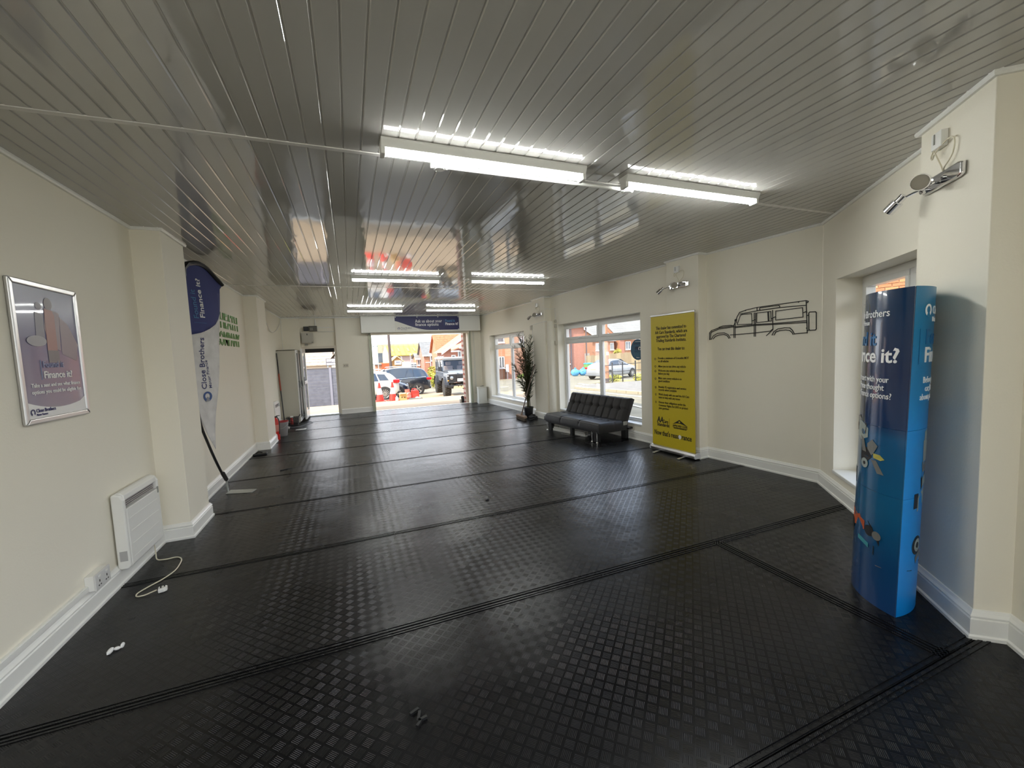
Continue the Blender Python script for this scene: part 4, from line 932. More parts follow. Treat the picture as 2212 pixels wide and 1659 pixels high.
# ---- car outline wall art
ART = {'body_outline': [[(0.04, 1.553), (0.04, 1.639), (0.069, 1.668), (0.173, 1.695), (0.374, 1.706), (0.414, 1.809), (0.447, 1.86), (0.522, 1.879), (0.658, 1.895), (0.903, 1.901), (1.171, 1.906), (1.194, 1.897), (1.189, 1.884), (1.177, 1.884)], [(1.174, 1.903), (1.188, 1.568)], [(0.453, 1.84), (0.681, 1.858), (0.903, 1.865), (1.178, 1.858)], [(0.075, 1.65), (0.173, 1.681), (0.388, 1.694), (0.627, 1.702), (0.832, 1.696), (1.184, 1.697)], [(0.388, 1.681), (0.627, 1.691), (0.832, 1.686), (1.184, 1.68)], [(0.173, 1.701), (0.229, 1.716), (0.336, 1.715), (0.374, 1.706)], [(0.327, 1.597), (0.619, 1.603), (0.81, 1.614), (0.837, 1.635)], [(0.374, 1.716), (0.374, 1.561)], [(0.391, 1.739), (0.391, 1.56)], [(0.625, 1.835), (0.625, 1.564)], [(0.641, 1.834), (0.641, 1.563)], [(0.833, 1.843), (0.838, 1.631)], [(0.069, 1.56), (0.098, 1.601), (0.154, 1.628), (0.246, 1.629), (0.3, 1.603), (0.326, 1.559)], [(0.094, 1.559), (0.12, 1.59), (0.173, 1.605), (0.246, 1.608), (0.286, 1.591), (0.309, 1.556)], [(0.83, 1.566), (0.847, 1.604), (0.89, 1.631), (0.961, 1.64), (1.016, 1.634), (1.043, 1.606), (1.065, 1.564)], [(0.849, 1.565), (0.87, 1.6), (0.912, 1.613), (0.975, 1.615), (1.016, 1.606), (1.037, 1.585), (1.05, 1.562)], [(1.065, 1.568), (1.188, 1.572)], [(0.055, 1.561), (0.059, 1.634), (0.079, 1.657)], [(0.04, 1.556), (0.071, 1.558)], [(0.766, 1.564), (0.838, 1.628)], [(0.658, 1.895), (0.658, 1.862)], [(0.391, 1.739), (0.388, 1.776), (0.41, 1.784), (0.41, 1.737)], [(0.603, 1.744), (0.638, 1.757)], [(0.824, 1.752), (0.866, 1.769)], [(1.145, 1.781), (1.179, 1.794)]], 'window_outline': [[(0.417, 1.717), (0.456, 1.821), (0.476, 1.832), (0.595, 1.832), (0.601, 1.71), (0.417, 1.717)], [(0.655, 1.832), (0.814, 1.833), (0.819, 1.726), (0.655, 1.721), (0.655, 1.832)], [(0.78, 1.833), (0.785, 1.724)], [(0.79, 1.833), (0.795, 1.725)], [(0.868, 1.831), (1.141, 1.837), (1.146, 1.739), (0.868, 1.732), (0.868, 1.831)], [(0.693, 1.886), (0.9, 1.889), (0.911, 1.877), (0.906, 1.863), (0.7, 1.858), (0.687, 1.871), (0.693, 1.886)]], 'spare_wheel': [[(1.201, 1.775), (1.211, 1.784), (1.263, 1.782), (1.27, 1.771), (1.272, 1.604), (1.263, 1.595), (1.213, 1.594), (1.203, 1.606), (1.201, 1.775)], [(1.186, 1.753), (1.201, 1.752)], [(1.188, 1.589), (1.203, 1.598)]]}
t = thing('car_outline_art', 'black metal outline of an off-road car on the right wall', 'wall art', PD.p(.6, 0, 1.72))
for nm, wd in (('body_outline', .0085), ('window_outline', .0075), ('spare_wheel', .0085)):
    b = MB()
    for pl in ART[nm]: b.strip([PD.p(a, -.006, z) for a, z in pl], wd, -PD.n, .003)
    b.build(nm, BLK, t)
b = MB()
for a, z in ((.15, 1.69), (.52, 1.875), (1.10, 1.90), (1.18, 1.62)): b.cyl(PD.p(a, 0, z), PD.p(a, -.008, z), .006, n=8)
b.build('wall_stud', BLK, t)

# ---- spotlight bars
def spot_bar(label, P, s, z, dep, flip=1):
    o = P.p(s, -dep, z); t = thing('spotlight_bar', label, 'spotlight', o, 0, 'chrome spotlight bars on the pillars')
    U = -P.u*flip; N = -P.n; up_ = Vector((0, 0, 1)); F = lambda x, y, n: o+U*x+up_*y+N*n
    b = MB(); pl = [(-.16, -.03), (-.13, -.038), (.13, -.038), (.16, -.03), (.16, .03), (.13, .038), (-.13, .038), (-.16, .03)]
    b.prism(pl, o, U, up_, N, .024); b.build('mounting_bar', CHROME, t, bevel=.008, seg=3)
    b = MB(); b.tube([F(-.05, 0, .02), F(-.06, .0, .05), F(-.045, .01, .08)], .007, 8); b.build('arm', CHROME, t, smooth=True)
    b = MB(); c = F(-.045, .010, .075); ax = (N*.5+U*.78-up_*.2).normalized(); b.cyl(c, c+ax*.075, .041, n=20); b.lathe([(.043, .07), (.043, .08), (.038, .08), (.035, .074), (0, .074)], c, 20, ax, caps=False); h = b.build('spot_head', CHROME, t, smooth=True)
    b = MB(); b.cyl(c+ax*.0745, c+ax*.0765, .036, n=18); b.build('lamp_glass', mat('pale_lamp_glass', (.36, .33, .27), .3), h)
    b = MB(); b.tube([F(-.12, 0, .02), F(-.16, -.01, .06), F(-.21, -.022, .09)], .006, 8); b.build('arm', CHROME, t, smooth=True)
    b = MB(); c = F(-.205, -.015, .09); ax = (-U*.62-up_*.62+N*.42).normalized(); b.cyl(c-ax*.012, c+ax*.03, .020, n=16); b.cyl(c+ax*.03, c+ax*.095, .030, n=18); b.build('spot_head', CHROME, t, smooth=True)
    b = MB(); b.cyl(F(.03, 0, .024), F(.03, 0, .032), .010, n=10); b.cyl(F(-.13, -.01, .024), F(-.13, -.01, .040), .022, n=14); b.build('fixing_knob', CHROME, t, smooth=True)
    b = MB(); c = F(-.03, .21, .0); b.obox(c+N*.016, U*.042, up_*.042, N*.016); jb = b.build('connection_box', WPLA, t, bevel=.004)
    b = MB(); b.obox(c+N*.034+up_*.01-U*.012, U*.004, up_*.026, N*.002); b.build('crack', GPLA, jb)
    b = MB(); b.tube(smooth_path([F(-.06, .17, .025), F(-.07, .14, .03), F(-.06, .125, .03), F(-.035, .15, .03), F(.04, .185, .02), F(.085, .17, .015), F(.075, .10, .015), F(.02, .05, .02), F(.015, .03, .015)]), .0035, 6); b.tube(smooth_path([F(-.05, .165, .03), F(-.02, .12, .03), F(.01, .06, .025), F(.015, .03, .02)]), .0035, 6); b.build('flex', CREAM, t, smooth=True)
    return t
spot_bar('large chrome spotlight bar high on the pillar above the blue totem', PA, 2.14, 2.315, .14, flip=-1)
spot_bar('chrome spotlight bar on the pillar above the yellow roller banner', PR, sR(4.37), 2.30, .15, flip=1)
spot_bar('chrome spotlight bar on the far pillar above the potted palm', PR, sR(8.26), 2.30, .15, flip=1)

# wires and boxes on the far right pillar
t = thing('pillar_wiring', 'old cables and small boxes clipped on the far right pillar', 'cable', PR.p(sR(8.0), -.1, 1.6))
b = MB(); q1 = lambda a, d, z: PR.p(sR(a), -d, z)
b.tube([q1(8.6, .155, 2.10), q1(8.3, .158, 2.115), q1(8.0, .160, 2.13), q1(7.97, .10, 2.13), q1(7.84, .02, 2.12)], .006, 6); b.tube([q1(8.0, .156, 2.40), q1(7.985, .10, 2.40), q1(7.985, .01, 2.39), q1(7.80, .008, 2.39), q1(7.80, .008, 2.10)], .005, 6); b.tube([q1(8.56, .156, 2.07), q1(8.56, .156, 1.2)], .006, 6); b.build('cable_run', WPLA, t, smooth=True)
for a, d, z, s_ in ((8.62, .16, 2.04, .05), (7.79, .02, 2.02, .04), (7.80, .02, 1.66, .045), (7.79, .02, 2.12, .03)):
    b = MB(); c = q1(a, d-.01, z); b.obox(c, (.022, 0, 0), (0, s_*.7, 0), (0, 0, s_)); b.build('cable_box', mat('old_white_plastic', (.55, .52, .44), .5), t, bevel=.004)
b = MB(); b.tube([q1(7.80, .03, 1.98), q1(7.80, .03, 1.70)], .005, 6); b.build('cable_drop', WPLA, t)
# ---- round window sticker
t = thing('window_sticker', 'round dark blue sticker on the large window glass', 'sticker', PR.p(sR(5.57), .187, 1.29))
M = frame(PR.p(sR(5.555), .1855, 1.456), -PR.u, (0, 0, 1))
SB = mat('sticker_blue', (.012, .085, .16), .4)
flat(circle(0, 0, .172, 40), t, M, SB, 0, .001, 'disc')
text('go', .15, t, M, mat('sticker_navy', (.003, .012, .05), .4), (-.075, -.02), .0015, bold=.03); text('APPROVED', .038, t, M, mat('sticker_navy', (.003, .012, .05), .4), (0, .085), .0015, align='CENTER', bold=.015)
ring_logo(t, M, .045, .015, .032, WHITE_INK, SB, .003); text('Close Brothers', .022, t, M, WHITE_INK, (.01, .128), .0015, align='CENTER')
for k in range(3): text('Drive away with finance' if k == 0 else 'ask us today for details', .018, t, M, mat('sticker_pale', (.16, .30, .38), .4), (0, -.06-.022*k), .0015, align='CENTER')
text('finance', .026, t, M, WHITE_INK, (0, -.138), .0015, align='CENTER', bold=.02)

# ---- blue totem stand
t = thing('totem_stand', 'tall glossy blue finance totem standing before the slanted wall', 'display stand', (2.82, 1.40, 0))
TH = R(37); E1 = Vector((2.616, 1.217, 0)); LEAN = Vector((.434, -.90, 0))*.040/1.742; ch = Vector((math.cos(TH), math.sin(TH), 0)); LC = .60; bl = .138; nl = Vector((-ch.y, ch.x, 0)); ZT = 1.742
Rc = (LC*LC/4+bl*bl)/(2*bl); half = math.asin(LC/2/Rc); ARC = 2*half*Rc
def lens(side, s, z, off=0.0):
    a = -half+s/Rc; ce_ = E1+ch*(LC/2)-nl*side*(Rc-bl); rr = Rc+off
    return ce_+ch*(rr*math.sin(a))+nl*side*(rr*math.cos(a))+Vector((0, 0, z))+LEAN*z
NAVYP = zramp_mat('totem_navy_print', [(0, (.012, .055, .18)), (.25, (.004, .055, .17)), (.55, (.005, .11, .25)), (.95, (.005, .09, .23)), (1.02, (.003, .030, .11)), (1.3, (.003, .020, .08)), (1.742, (.006, .035, .095))], .16, coat=.5)
BLUEP = zramp_mat('totem_blue_print', [(0, (.004, .25, .72)), (.6, (.004, .26, .74)), (1.0, (.004, .25, .68)), (1.2, (.004, .20, .48)), (1.742, (.004, .17, .34))], .35, coat=.15)
def face_panel(side, z0, z1, nm, m_):
    n = 26; g = .004; vs = []; 
    for o_ in (0, -.003):
        for z in (z0, z1): vs += [lens(side, g+(ARC-2*g)*i/n, z, o_) for i in range(n+1)]
    N1 = n+1; fs = []
    for i in range(n): fs += [(i, i+1, N1+i+1, N1+i), (2*N1+i, 3*N1+i, 3*N1+i+1, 2*N1+i+1), (N1+i, N1+i+1, 3*N1+i+1, 3*N1+i), (i, 2*N1+i, 2*N1+i+1, i+1)]
    fs += [(0, N1, 3*N1, 2*N1), (n, 2*N1+n, 3*N1+n, N1+n)]
    return MB().add(vs, fs).build(nm, m_, t, smooth=True)
for z0, z1 in ((0, .645), (.6465, 1.008), (1.0095, ZT)):
    face_panel(1, z0, z1, 'navy_panel', NAVYP); face_panel(-1, z0, z1, 'blue_panel', BLUEP)
b = MB(); n = 20; top = [lens(1, ARC*i/n, ZT-.02, -.004) for i in range(n+1)]+[lens(-1, ARC*(n-i)/n, ZT-.02, -.004) for i in range(1, n)]; b.add(top+[v-Vector((0, 0, .004)) for v in top], [tuple(range(len(top))), tuple(range(2*len(top)-1, len(top)-1, -1))]); b.build('top_cap', mat('card_grey', (.35, .36, .38), .7), t)
b = MB(); b.cyl(E1+ch*.002, E1+ch*.002+LEAN*ZT+Vector((0, 0, ZT-.003)), .003, n=8); b.build('edge_strip', NAVYP, t)
mL = lambda x0: (lambda x, y, z: lens(1, ARC-(x0+x), y, z)); mR = lambda x0: (lambda x, y, z: lens(-1, x0+x, y, z))
TB_ = mat('totem_print_blue', (.012, .13, .32), .35)
for mk, xl, xr in ((mL(0), .13, ARC-.06), (mR(0), .08, ARC-.12)):
    text('Close Brothers', .058, t, None, WHITE_INK, (xl+.075, 1.605), .001, mapf=mk, fitw=.36); text('Motor Finance', .036, t, None, WHITE_INK, (xl+.075, 1.565), .001, mapf=mk, bold=.01, fitw=.21)
    ring_logo(t, None, xl+.025, 1.622, .031, WHITE_INK, BLUEP, .001, mapf=mk)
    text('Found it', .108, t, None, TB_, (xl+.01, 1.452), .001, mapf=mk, bold=.016, fitw=(xr-xl)*.70); text('Finance it?', .108, t, None, WHITE_INK, (xl+.01, 1.360), .001, mapf=mk, bold=.020, fitw=xr-xl-.01)
    b = MB(); b.hexa([mk(x, y, o_) for o_ in (.001, .0018) for x, y in ((xl-.034, 1.35), (xl-.031, 1.35), (xl-.031, 1.53), (xl-.034, 1.53))]); b.build('bar', TB_, t)
    for k, (s_, w_) in enumerate((('Before you part with your', .43), ('car, have you thought', .38), ('about your finance options?', .47))): text(s_, .047, t, None, WHITE_INK, ((xl+xr)/2-.01, 1.252-.044*k), .001, mapf=mk, align='CENTER', fitw=w_)
def pic(mk, poly, m_, off=.001, nm='printed_picture'):
    b = MB(); n = len(poly); vs = [mk(x, y, off) for x, y in poly]+[mk(x, y, off+.0007) for x, y in poly]
    b.add(vs, [tuple(range(n-1, -1, -1)), tuple(range(n, 2*n))]+[(i, (i+1) % n, n+(i+1) % n, n+i) for i in range(n)]); return b.build(nm, m_, t)
mk = lambda x, y, o_: lens(1, max(.01, (ARC-x)*1.12-.045), y+(.05 if y > .55 else 0), o_); A_ = ARC
pg1 = mat('print_pale_grey', (.33, .38, .36), .35); pg2 = mat('print_grey', (.17, .17, .16), .35); pk = mat('print_black', (.010, .010, .012), .35); po = mat('print_orange', (.52, .10, .03), .35); py = mat('print_yellow', (.50, .45, .10), .35); pb = mat('print_brown', (.22, .10, .05), .35); pt_ = mat('print_teal', (.05, .28, .33), .35)
for poly, m_, o_ in (
    ([(A_-.40, .985), (A_-.33, 1.0), (A_-.25, .955), (A_-.255, .90), (A_-.34, .90), (A_-.41, .93)], pk, .001), ([(A_-.345, .965), (A_-.30, .968), (A_-.235, .935), (A_-.235, .885), (A_-.30, .86), (A_-.345, .885)], pg1, .0018),
    ([(A_-.43, .94), (A_-.39, .945), (A_-.38, .90), (A_-.42, .895)], pb, .0018), ([(A_-.30, .885), (A_-.265, .87), (A_-.24, .80), (A_-.275, .80)], pg2, .0026), ([(A_-.235, .85), (A_-.20, .88), (A_-.165, .85), (A_-.185, .81), (A_-.20, .79), (A_-.23, .82)], pg2, .0026),
    ([(A_-.29, .82), (A_-.22, .83), (A_-.20, .78), (A_-.24, .74), (A_-.29, .75)], pk, .0018), ([(A_-.19, .805), (A_-.15, .805), (A_-.125, .785), (A_-.145, .775), (A_-.185, .78)], py, .0026),
    (circle(A_-.25, .735, .028), pg1, .003), (circle(A_-.25, .735, .010, 12), pk, .004), ([(A_-.20, .765), (A_-.17, .77), (A_-.125, .70), (A_-.16, .70)], pg2, .0026),
    ([(A_-.42, .68), (A_-.36, .68), (A_-.36, .585), (A_-.42, .60)], pg2, .001), ([(A_-.41, .675), (A_-.375, .675), (A_-.375, .64), (A_-.41, .645)], pg1, .0018),
    ([(A_-.44, .42), (A_-.38, .50), (A_-.20, .46), (A_-.13, .40), (A_-.13, .35), (A_-.26, .35), (A_-.42, .36)], pk, .001), ([(A_-.385, .475), (A_-.30, .46), (A_-.27, .475), (A_-.26, .455), (A_-.225, .45), (A_-.225, .40), (A_-.33, .39), (A_-.385, .41)], po, .0018),
    ([(A_-.36, .375), (A_-.155, .335), (A_-.155, .285), (A_-.36, .335)], pk, .0018), ([(A_-.275, .352), (A_-.19, .335), (A_-.19, .31), (A_-.275, .327)], pt_, .0026), (circle(A_-.37, .385, .030), pk, .0026), (circle(A_-.19, .41, .030), pk, .0026), (circle(A_-.145, .40, .024), pg2, .003),
    ([(A_-.38, .265), (A_-.14, .23), (A_-.11, .235), (A_-.30, .275)], pk, .001)): pic(mk, poly, m_, o_)
mk = mR(0)
for poly, m_, o_ in (([(.165, .99), (.20, 1.0), (.21, .95), (.165, .945)], pg1, .001), ([(.15, .945), (.22, .945), (.225, .83), (.16, .83)], pg1, .0012), ([(.15, .83), (.23, .82), (.22, .77), (.16, .775)], pg2, .001), ([(.145, .745), (.23, .77), (.23, .70), (.155, .68)], pk, .001), ([(.16, .735), (.22, .755), (.22, .705), (.165, .695)], pg1, .0018),
    ([(.085, .665), (.125, .665), (.125, .585), (.085, .585)], pk, .001), ([(.12, .64), (.20, .68), (.22, .60), (.12, .565)], pg1, .0012), (circle(.145, .375, .052), pk, .001), (circle(.15, .375, .036), pg1, .0018), (circle(.15, .375, .016), pk, .0026), ([(.13, .31), (.20, .34), (.21, .31), (.14, .275)], pg2, .0018), ([(.06, .25), (.22, .27), (.22, .26), (.10, .242)], pk, .001)): pic(mk, poly, m_, o_)

# ---- small litter
b = MB(); b.ball((-1.285, 2.735, .012), (.012, .030, .012), 7, 5); b.ball((-1.262, 2.75, .010), (.016, .010, .009), 7, 5); b.ball((-1.245, 2.765, .013), (.008, .018, .013), 7, 5)
tag(b.build('paper_scrap', WHITE_INK), 'small white twist of paper on the floor at lower left', 'litter')
def crumb(label, pts_, grp='dark rubber crumbs on the matting'):
    b = MB()
    for (x, y, l, a) in pts_: b.obox((x, y, .005), (l*math.cos(a), l*math.sin(a), 0), (-.006*math.sin(a), .006*math.cos(a), 0), (0, 0, .005))
    tag(b.build('rubber_crumb', BLK), label, 'litter', grp)
crumb('torn black rubber flakes on the floor at lower centre', [(.155, 1.69, .02, .4), (.17, 1.66, .022, 1.3), (.18, 1.64, .02, .2), (.165, 1.625, .016, .9)])
crumb('black rubber curl on the floor near the far seam at left', [(-.95, 6.45, .05, .5), (-.89, 6.47, .04, .1)])
crumb('small black lump in the middle of the floor', [(1.22, 3.95, .018, .3), (1.235, 3.955, .012, 1.2)])
t = thing('cable_pad', 'flat black pad on the floor at the far left pillar', 'pad', (-1.46, 7.75, 0))
b = MB(); b.prism([(-.10, -.07), (.10, -.06), (.09, .06), (-.08, .07)], (-1.46, 7.75, 0), (1, 0, 0), (0, 1, 0), (0, 0, 1), .03); b.build('pad', BLK, t, bevel=.008)
b = MB(); b.tube([(-1.52, 7.72, .035), (-1.48, 7.76, .05), (-1.43, 7.75, .035)], .012, 7); b.build('strap', BLKP, t)

# =================================================================== OUTSIDE
def lerp_tab(T, y):
    if y <= T[0][0]: return T[0][1]
    for (a, za), (b_, zb_) in zip(T[:-1], T[1:]):
        if y <= b_: return za+(zb_-za)*(y-a)/(b_-a)
    return T[-1][1]
TL = [(12.4, -.02), (14.5, -.08), (17.2, -.23), (21, -.68), (23.4, -.76), (26.6, -.93), (38, -1.3), (60, -1.5), (120, -1.7)]
TR = [(12.4, -.06), (16, -.20), (19, -.45), (22, -.62), (25.5, -.75), (32, -.85), (38, -1.15), (60, -1.4), (120, -1.7)]
def gz(x, y):
    w = min(1, max(0, (x-6)/4)); return lerp_tab(TL, y)*(1-w)+lerp_tab(TR, y)*w
def sheet(xs, ys, off, name, m_, inside=None):
    vs = [(x, y, gz(x, y)+off) for y in ys for x in xs]; n = len(xs)
    fs = [(j*n+i, j*n+i+1, (j+1)*n+i+1, (j+1)*n+i) for j in range(len(ys)-1) for i in range(n-1) if inside is None or inside((xs[i]+xs[i+1])/2, (ys[j]+ys[j+1])/2)]
    return MB().add(vs, fs).build(name, m_)
rng = lambda a, b_, n: [a+(b_-a)*i/n for i in range(n+1)]
ASPH = mat('road_asphalt', (.21, .19, .135), .9, var=.18, vscale=2.0, bump=.002, bscale=60); CONC = mat('yard_concrete', (.37, .265, .16), .85, var=.12, vscale=1.5, bump=.002, bscale=50)
SLAB_G = mat('pavement_asphalt', (.20, .185, .16), .9, var=.15, vscale=2.5); VERGE = mat('dry_verge', (.30, .25, .10), .95, var=.5, vscale=4)
struct(sheet(rng(-40, 60, 40), [-40, -20, -10, -4, 0, 4, 8, 12.4]+rng(13, 40, 54)+[45, 50, 60, 80, 100, 130], -.012, 'road', ASPH))
struct(sheet(rng(-6, 6.6, 18), rng(12.52, 30, 60), .0, 'yard_pavement', CONC))
# kerb and footpath beyond the large window
kerb = [(9.05, 10.2), (8.78, 11.6), (8.70, 13.0), (8.80, 14.3), (9.10, 15.5), (9.70, 16.5), (10.6, 17.3), (11.8, 17.9)]
kl = smooth_path([(x, y, 0) for x, y in kerb], 3)
fp_poly = [(v.x, v.y) for v in kl]
def in_path(x, y):
    if y < 10.2 or y > 18.4: return False
    for a, b_ in zip(fp_poly[:-1], fp_poly[1:]):
        if a[1] <= y <= b_[1]: return x > a[0]+(b_[0]-a[0])*(y-a[1])/max(1e-6, b_[1]-a[1])+.05 and x < 13.6+0*(y)
    return y < 17.9 and x > 11.8
struct(sheet(rng(8.5, 13.6, 34), rng(10.0, 18.2, 44), .07, 'footpath', SLAB_G, in_path))
for a, b_ in zip(kl[:-1], kl[1:]):
    d = (b_-a); l = d.length; d.normalize(); c = (a+b_)/2; q_ = Vector((-d.y, d.x, 0))
    b = MB(); b.obox((c.x, c.y, gz(c.x, c.y)+.02), d*(l/2-.006), q_*.07, (0, 0, .065)); o = b.build('kerb_stone', mat('kerb_concrete', (.38, .33, .24), .9), None, bevel=.012); struct(o)
struct(sheet(rng(13.6, 17.2, 12), rng(16.5, 21.5, 16), .05, 'verge', VERGE))
def line(pts_, w_, nm='road_marking'):
    b = MB()
    for p, q_ in zip(pts_[:-1], pts_[1:]):
        p, q_ = Vector((*p, 0)), Vector((*q_, 0)); d = (q_-p).normalized(); s_ = Vector((-d.y, d.x, 0))*w_/2
        b.hexa([Vector((v.x, v.y, gz(v.x, v.y)+z)) for z in (-.008, .002) for v in (p-s_, q_-s_, q_+s_, p+s_)])
    return struct(b.build(nm, mat('road_paint', (.60, .57, .48), .7)))
line([(6.6, 7.2), (6.9, 8.9), (7.0, 10.5)], .10); line([(8.35, 10.2), (8.20, 12.0), (8.20, 13.5), (8.5, 15.0)], .09)
line([(11.6, 21.5), (13.2, 24.2)], .5); line([(12.8, 20.8), (13.4, 22.6)], .18); line([(9.2, 25.5), (16, 28.5)], .25)
# brick pier at the right of the opening
t = thing('brick_pier', 'red brick pier just outside the right edge of the shutter opening', 'pier', (3.46, 12.68, 0))
b = MB(); b.box(3.352, 12.545, -.06, 3.588, 12.815, 2.62); b.build('mortar_core', mat('mortar', (.52, .40, .33), .9), t)
bk = [mat('pier_brick', (.36, .11, .07), .85), mat('pier_brick_dark', (.27, .08, .06), .85), mat('pier_brick_light', (.43, .15, .09), .85)]
bm1 = MB().box(-.1075, -.051, -.0325, .1075, .051, .0325).mesh('brick'); bm2 = MB().box(-.051, -.1075, -.0325, .051, .1075, .0325).mesh('brick')
variants = []
for bm_ in (bm1, bm2):
    row = []
    for m_ in bk: q_ = bm_.copy(); q_.materials.append(m_); row.append(q_)
    variants.append(row)
def brick(par, x, y, z, k, rz=0.0):
    o = bpy.data.objects.new('brick', random.choice(variants[k])); COL.objects.link(o); o.location = (x, y, z); o.rotation_euler = (0, 0, rz); o.parent = par; o.matrix_parent_inverse = WM(par).inverted()
for c_ in range(35):
    z = -.02+c_*.075
    if c_ % 2: brick(t, 3.469, 12.600, z, 0); brick(t, 3.469, 12.765, z, 0)
    else: brick(t, 3.399, 12.680, z, 1); brick(t, 3.540, 12.680, z, 1)
# small things at the foot of the pier
t = thing('drain_pipe_end', 'black and grey boot of a pipe at the foot of the brick pier', 'pipe', (3.27, 12.75, gz(3.2, 12.7)))
b = MB(); b.cyl((3.28, 12.72, -.03), (3.28, 12.72, .12), .05, n=14); b.ball((3.27, 12.70, .15), (.055, .05, .05), 10, 6); b.build('boot', BLKP, t, smooth=True)
b = MB(); b.box(3.18, 12.66, -.03, 3.23, 12.76, .09); b.build('block', mat('pale_block', (.5, .47, .42), .7), t, bevel=.004)

# ---- cones
t = thing('traffic_cone', '', 'cone')
OG = mat('cone_red', (.80, .035, .02), .45); RFL = mat('cone_reflective', (.80, .80, .80), .3)
b = MB(); b.prism([(-.21, -.17), (-.17, -.21), (.17, -.21), (.21, -.17), (.21, .17), (.17, .21), (-.17, .21), (-.21, .17)], (0, 0, 0), (1, 0, 0), (0, 1, 0), (0, 0, 1), .035); b.build('base', OG, t, bevel=.008)
def conez(z): return .155-(.155-.028)*((z-.03)/.72)
b = MB(); b.lathe([(conez(z), z) for z in (.03, .28)]+[(conez(.28), .28)], n=26); b.lathe([(conez(.53), .53), (conez(.75), .75), (.018, .755), (.016, .70)], n=26); b.build('cone_body', OG, t, smooth=True)
b = MB(); b.lathe([(conez(.28), .28), (conez(.53), .53)], n=26); b.build('reflective_sleeve', RFL, t, smooth=True)
t.location = (1.05, 17.22, gz(1, 17.2)); t['label'] = 'red and white traffic cone on the left, in front of the white car wheel'; t['group'] = 'traffic cones outside the opening'
dup(t, (1.54, 17.07, gz(1.5, 17.07)), .4, 'red and white traffic cone on the right, below the red tail light')
# ---- red drum, red jerry can, box, tray
t = thing('gas_cylinder', 'dull red gas cylinder outside, standing left of the red fuel can', 'gas cylinder', (2.25, 18.18, gz(2.2, 18.2)))
z0 = gz(2.2, 18.2); ORR = mat('faded_red', (.62, .14, .09), .5)
b = MB(); b.lathe([(.10, 0), (.12, .02), (.12, .04), (.15, .07), (.155, .26), (.14, .31), (.07, .35), (.05, .37)], (2.25, 18.18, z0), 22); b.build('cylinder', ORR, t, smooth=True)
b = MB(); b.lathe([(.10, .35), (.10, .45), (.095, .45), (.095, .35)], (2.25, 18.18, z0), 20, caps=False); b.cyl((2.25, 18.18, z0+.36), (2.25, 18.18, z0+.43), .025, n=10); b.build('collar', ORR, t, smooth=True)
b = MB(); b.lathe([(.1555, .12), (.1575, .12), (.1575, .20), (.1555, .20)], (2.25, 18.18, z0), 22, caps=False); b.build('label_band', mat('pale_red', (.62, .25, .2), .5), t)
t = thing('jerry_can', 'bright red fuel can outside, standing right of the gas cylinder', 'fuel can', (2.58, 18.23, gz(2.6, 18.2)))
z0 = gz(2.6, 18.2); b = MB(); b.prism([(-.165, 0), (.165, 0), (.165, .33), (.12, .39), (-.165, .39)], (2.58, 18.15, z0), (1, 0, 0), (0, 0, 1), (0, 1, 0), .17); b.build('can_body', RED, t, bevel=.02)
b = MB(); b.tube([(2.45, 18.23, z0+.38), (2.47, 18.23, z0+.455), (2.62, 18.23, z0+.455), (2.65, 18.23, z0+.38)], .018, 8); b.build('handle', RED, t, smooth=True)
b = MB(); b.cyl((2.70, 18.23, z0+.36), (2.73, 18.23, z0+.42), .035, n=12); b.build('cap', BLKP, t)
b = MB(); b.box(2.47, 18.145, z0+.09, 2.69, 18.151, z0+.25); b.obox((2.58, 18.146, z0+.30), (.13, 0, .02), (0, .006, 0), (0, 0, .008)); b.build('pressed_panel', mat('red_panel', (.70, .05, .035), .4), t, bevel=.004)
t = thing('cardboard_box', 'small open cardboard box outside between cone and gas cylinder', 'box', (1.92, 16.92, gz(1.9, 16.9)))
z0 = gz(1.9, 16.9); CB = mat('cardboard', (.56, .36, .14), .8); b = MB(); b.box(1.78, 16.80, z0, 2.05, 16.81, z0+.21); b.box(1.78, 17.03, z0, 2.05, 17.04, z0+.21); b.box(1.78, 16.81, z0, 1.79, 17.03, z0+.21); b.box(2.04, 16.81, z0, 2.05, 17.03, z0+.21); b.box(1.79, 16.81, z0, 2.04, 17.03, z0+.01); b.build('carton', CB, t)
for (c, ax, ay) in (((1.915, 16.76, z0+.235), (.13, 0, 0), (0, .05, -.03)), ((2.09, 16.92, z0+.24), (.045, 0, .035), (0, .11, 0)), ((1.915, 17.08, z0+.24), (.13, 0, 0), (0, .05, .03)), ((1.757, 16.92, z0+.245), (.028, 0, -.02), (0, .11, 0))):
    b = MB(); b.obox(c, ax, ay, (0, 0, .004)); b.build('flap', mat('cardboard_inside', (.66, .46, .22), .8), t)
b = MB(); b.box(1.84, 16.795, z0+.10, 1.88, 16.80, z0+.14); b.box(1.94, 16.795, z0+.10, 1.99, 16.80, z0+.13); b.build('printed_mark', BLACK_INK, t)
b = MB(); b.lathe([(.05, 0), (.055, .01), (.055, .12), (.03, .14), (.025, .17)], (1.66, 16.82, gz(1.6, 16.8)), 14); tag(b.build('white_bottle', WPLA, smooth=True), 'small white bottle outside beside the cardboard box', 'bottle')
t = thing('tool_tray', 'dark flat tray with white cloths on the ground before the fuel can', 'tray', (2.40, 16.80, gz(2.4, 16.8))); z0 = gz(2.4, 16.8)
b = MB(); b.box(2.15, 16.70, z0, 2.66, 16.93, z0+.02); b.box(2.15, 16.70, z0+.02, 2.66, 16.715, z0+.05); b.box(2.15, 16.915, z0+.02, 2.66, 16.93, z0+.05); b.build('tray', mat('grey_tray', (.22, .21, .19), .6), t)
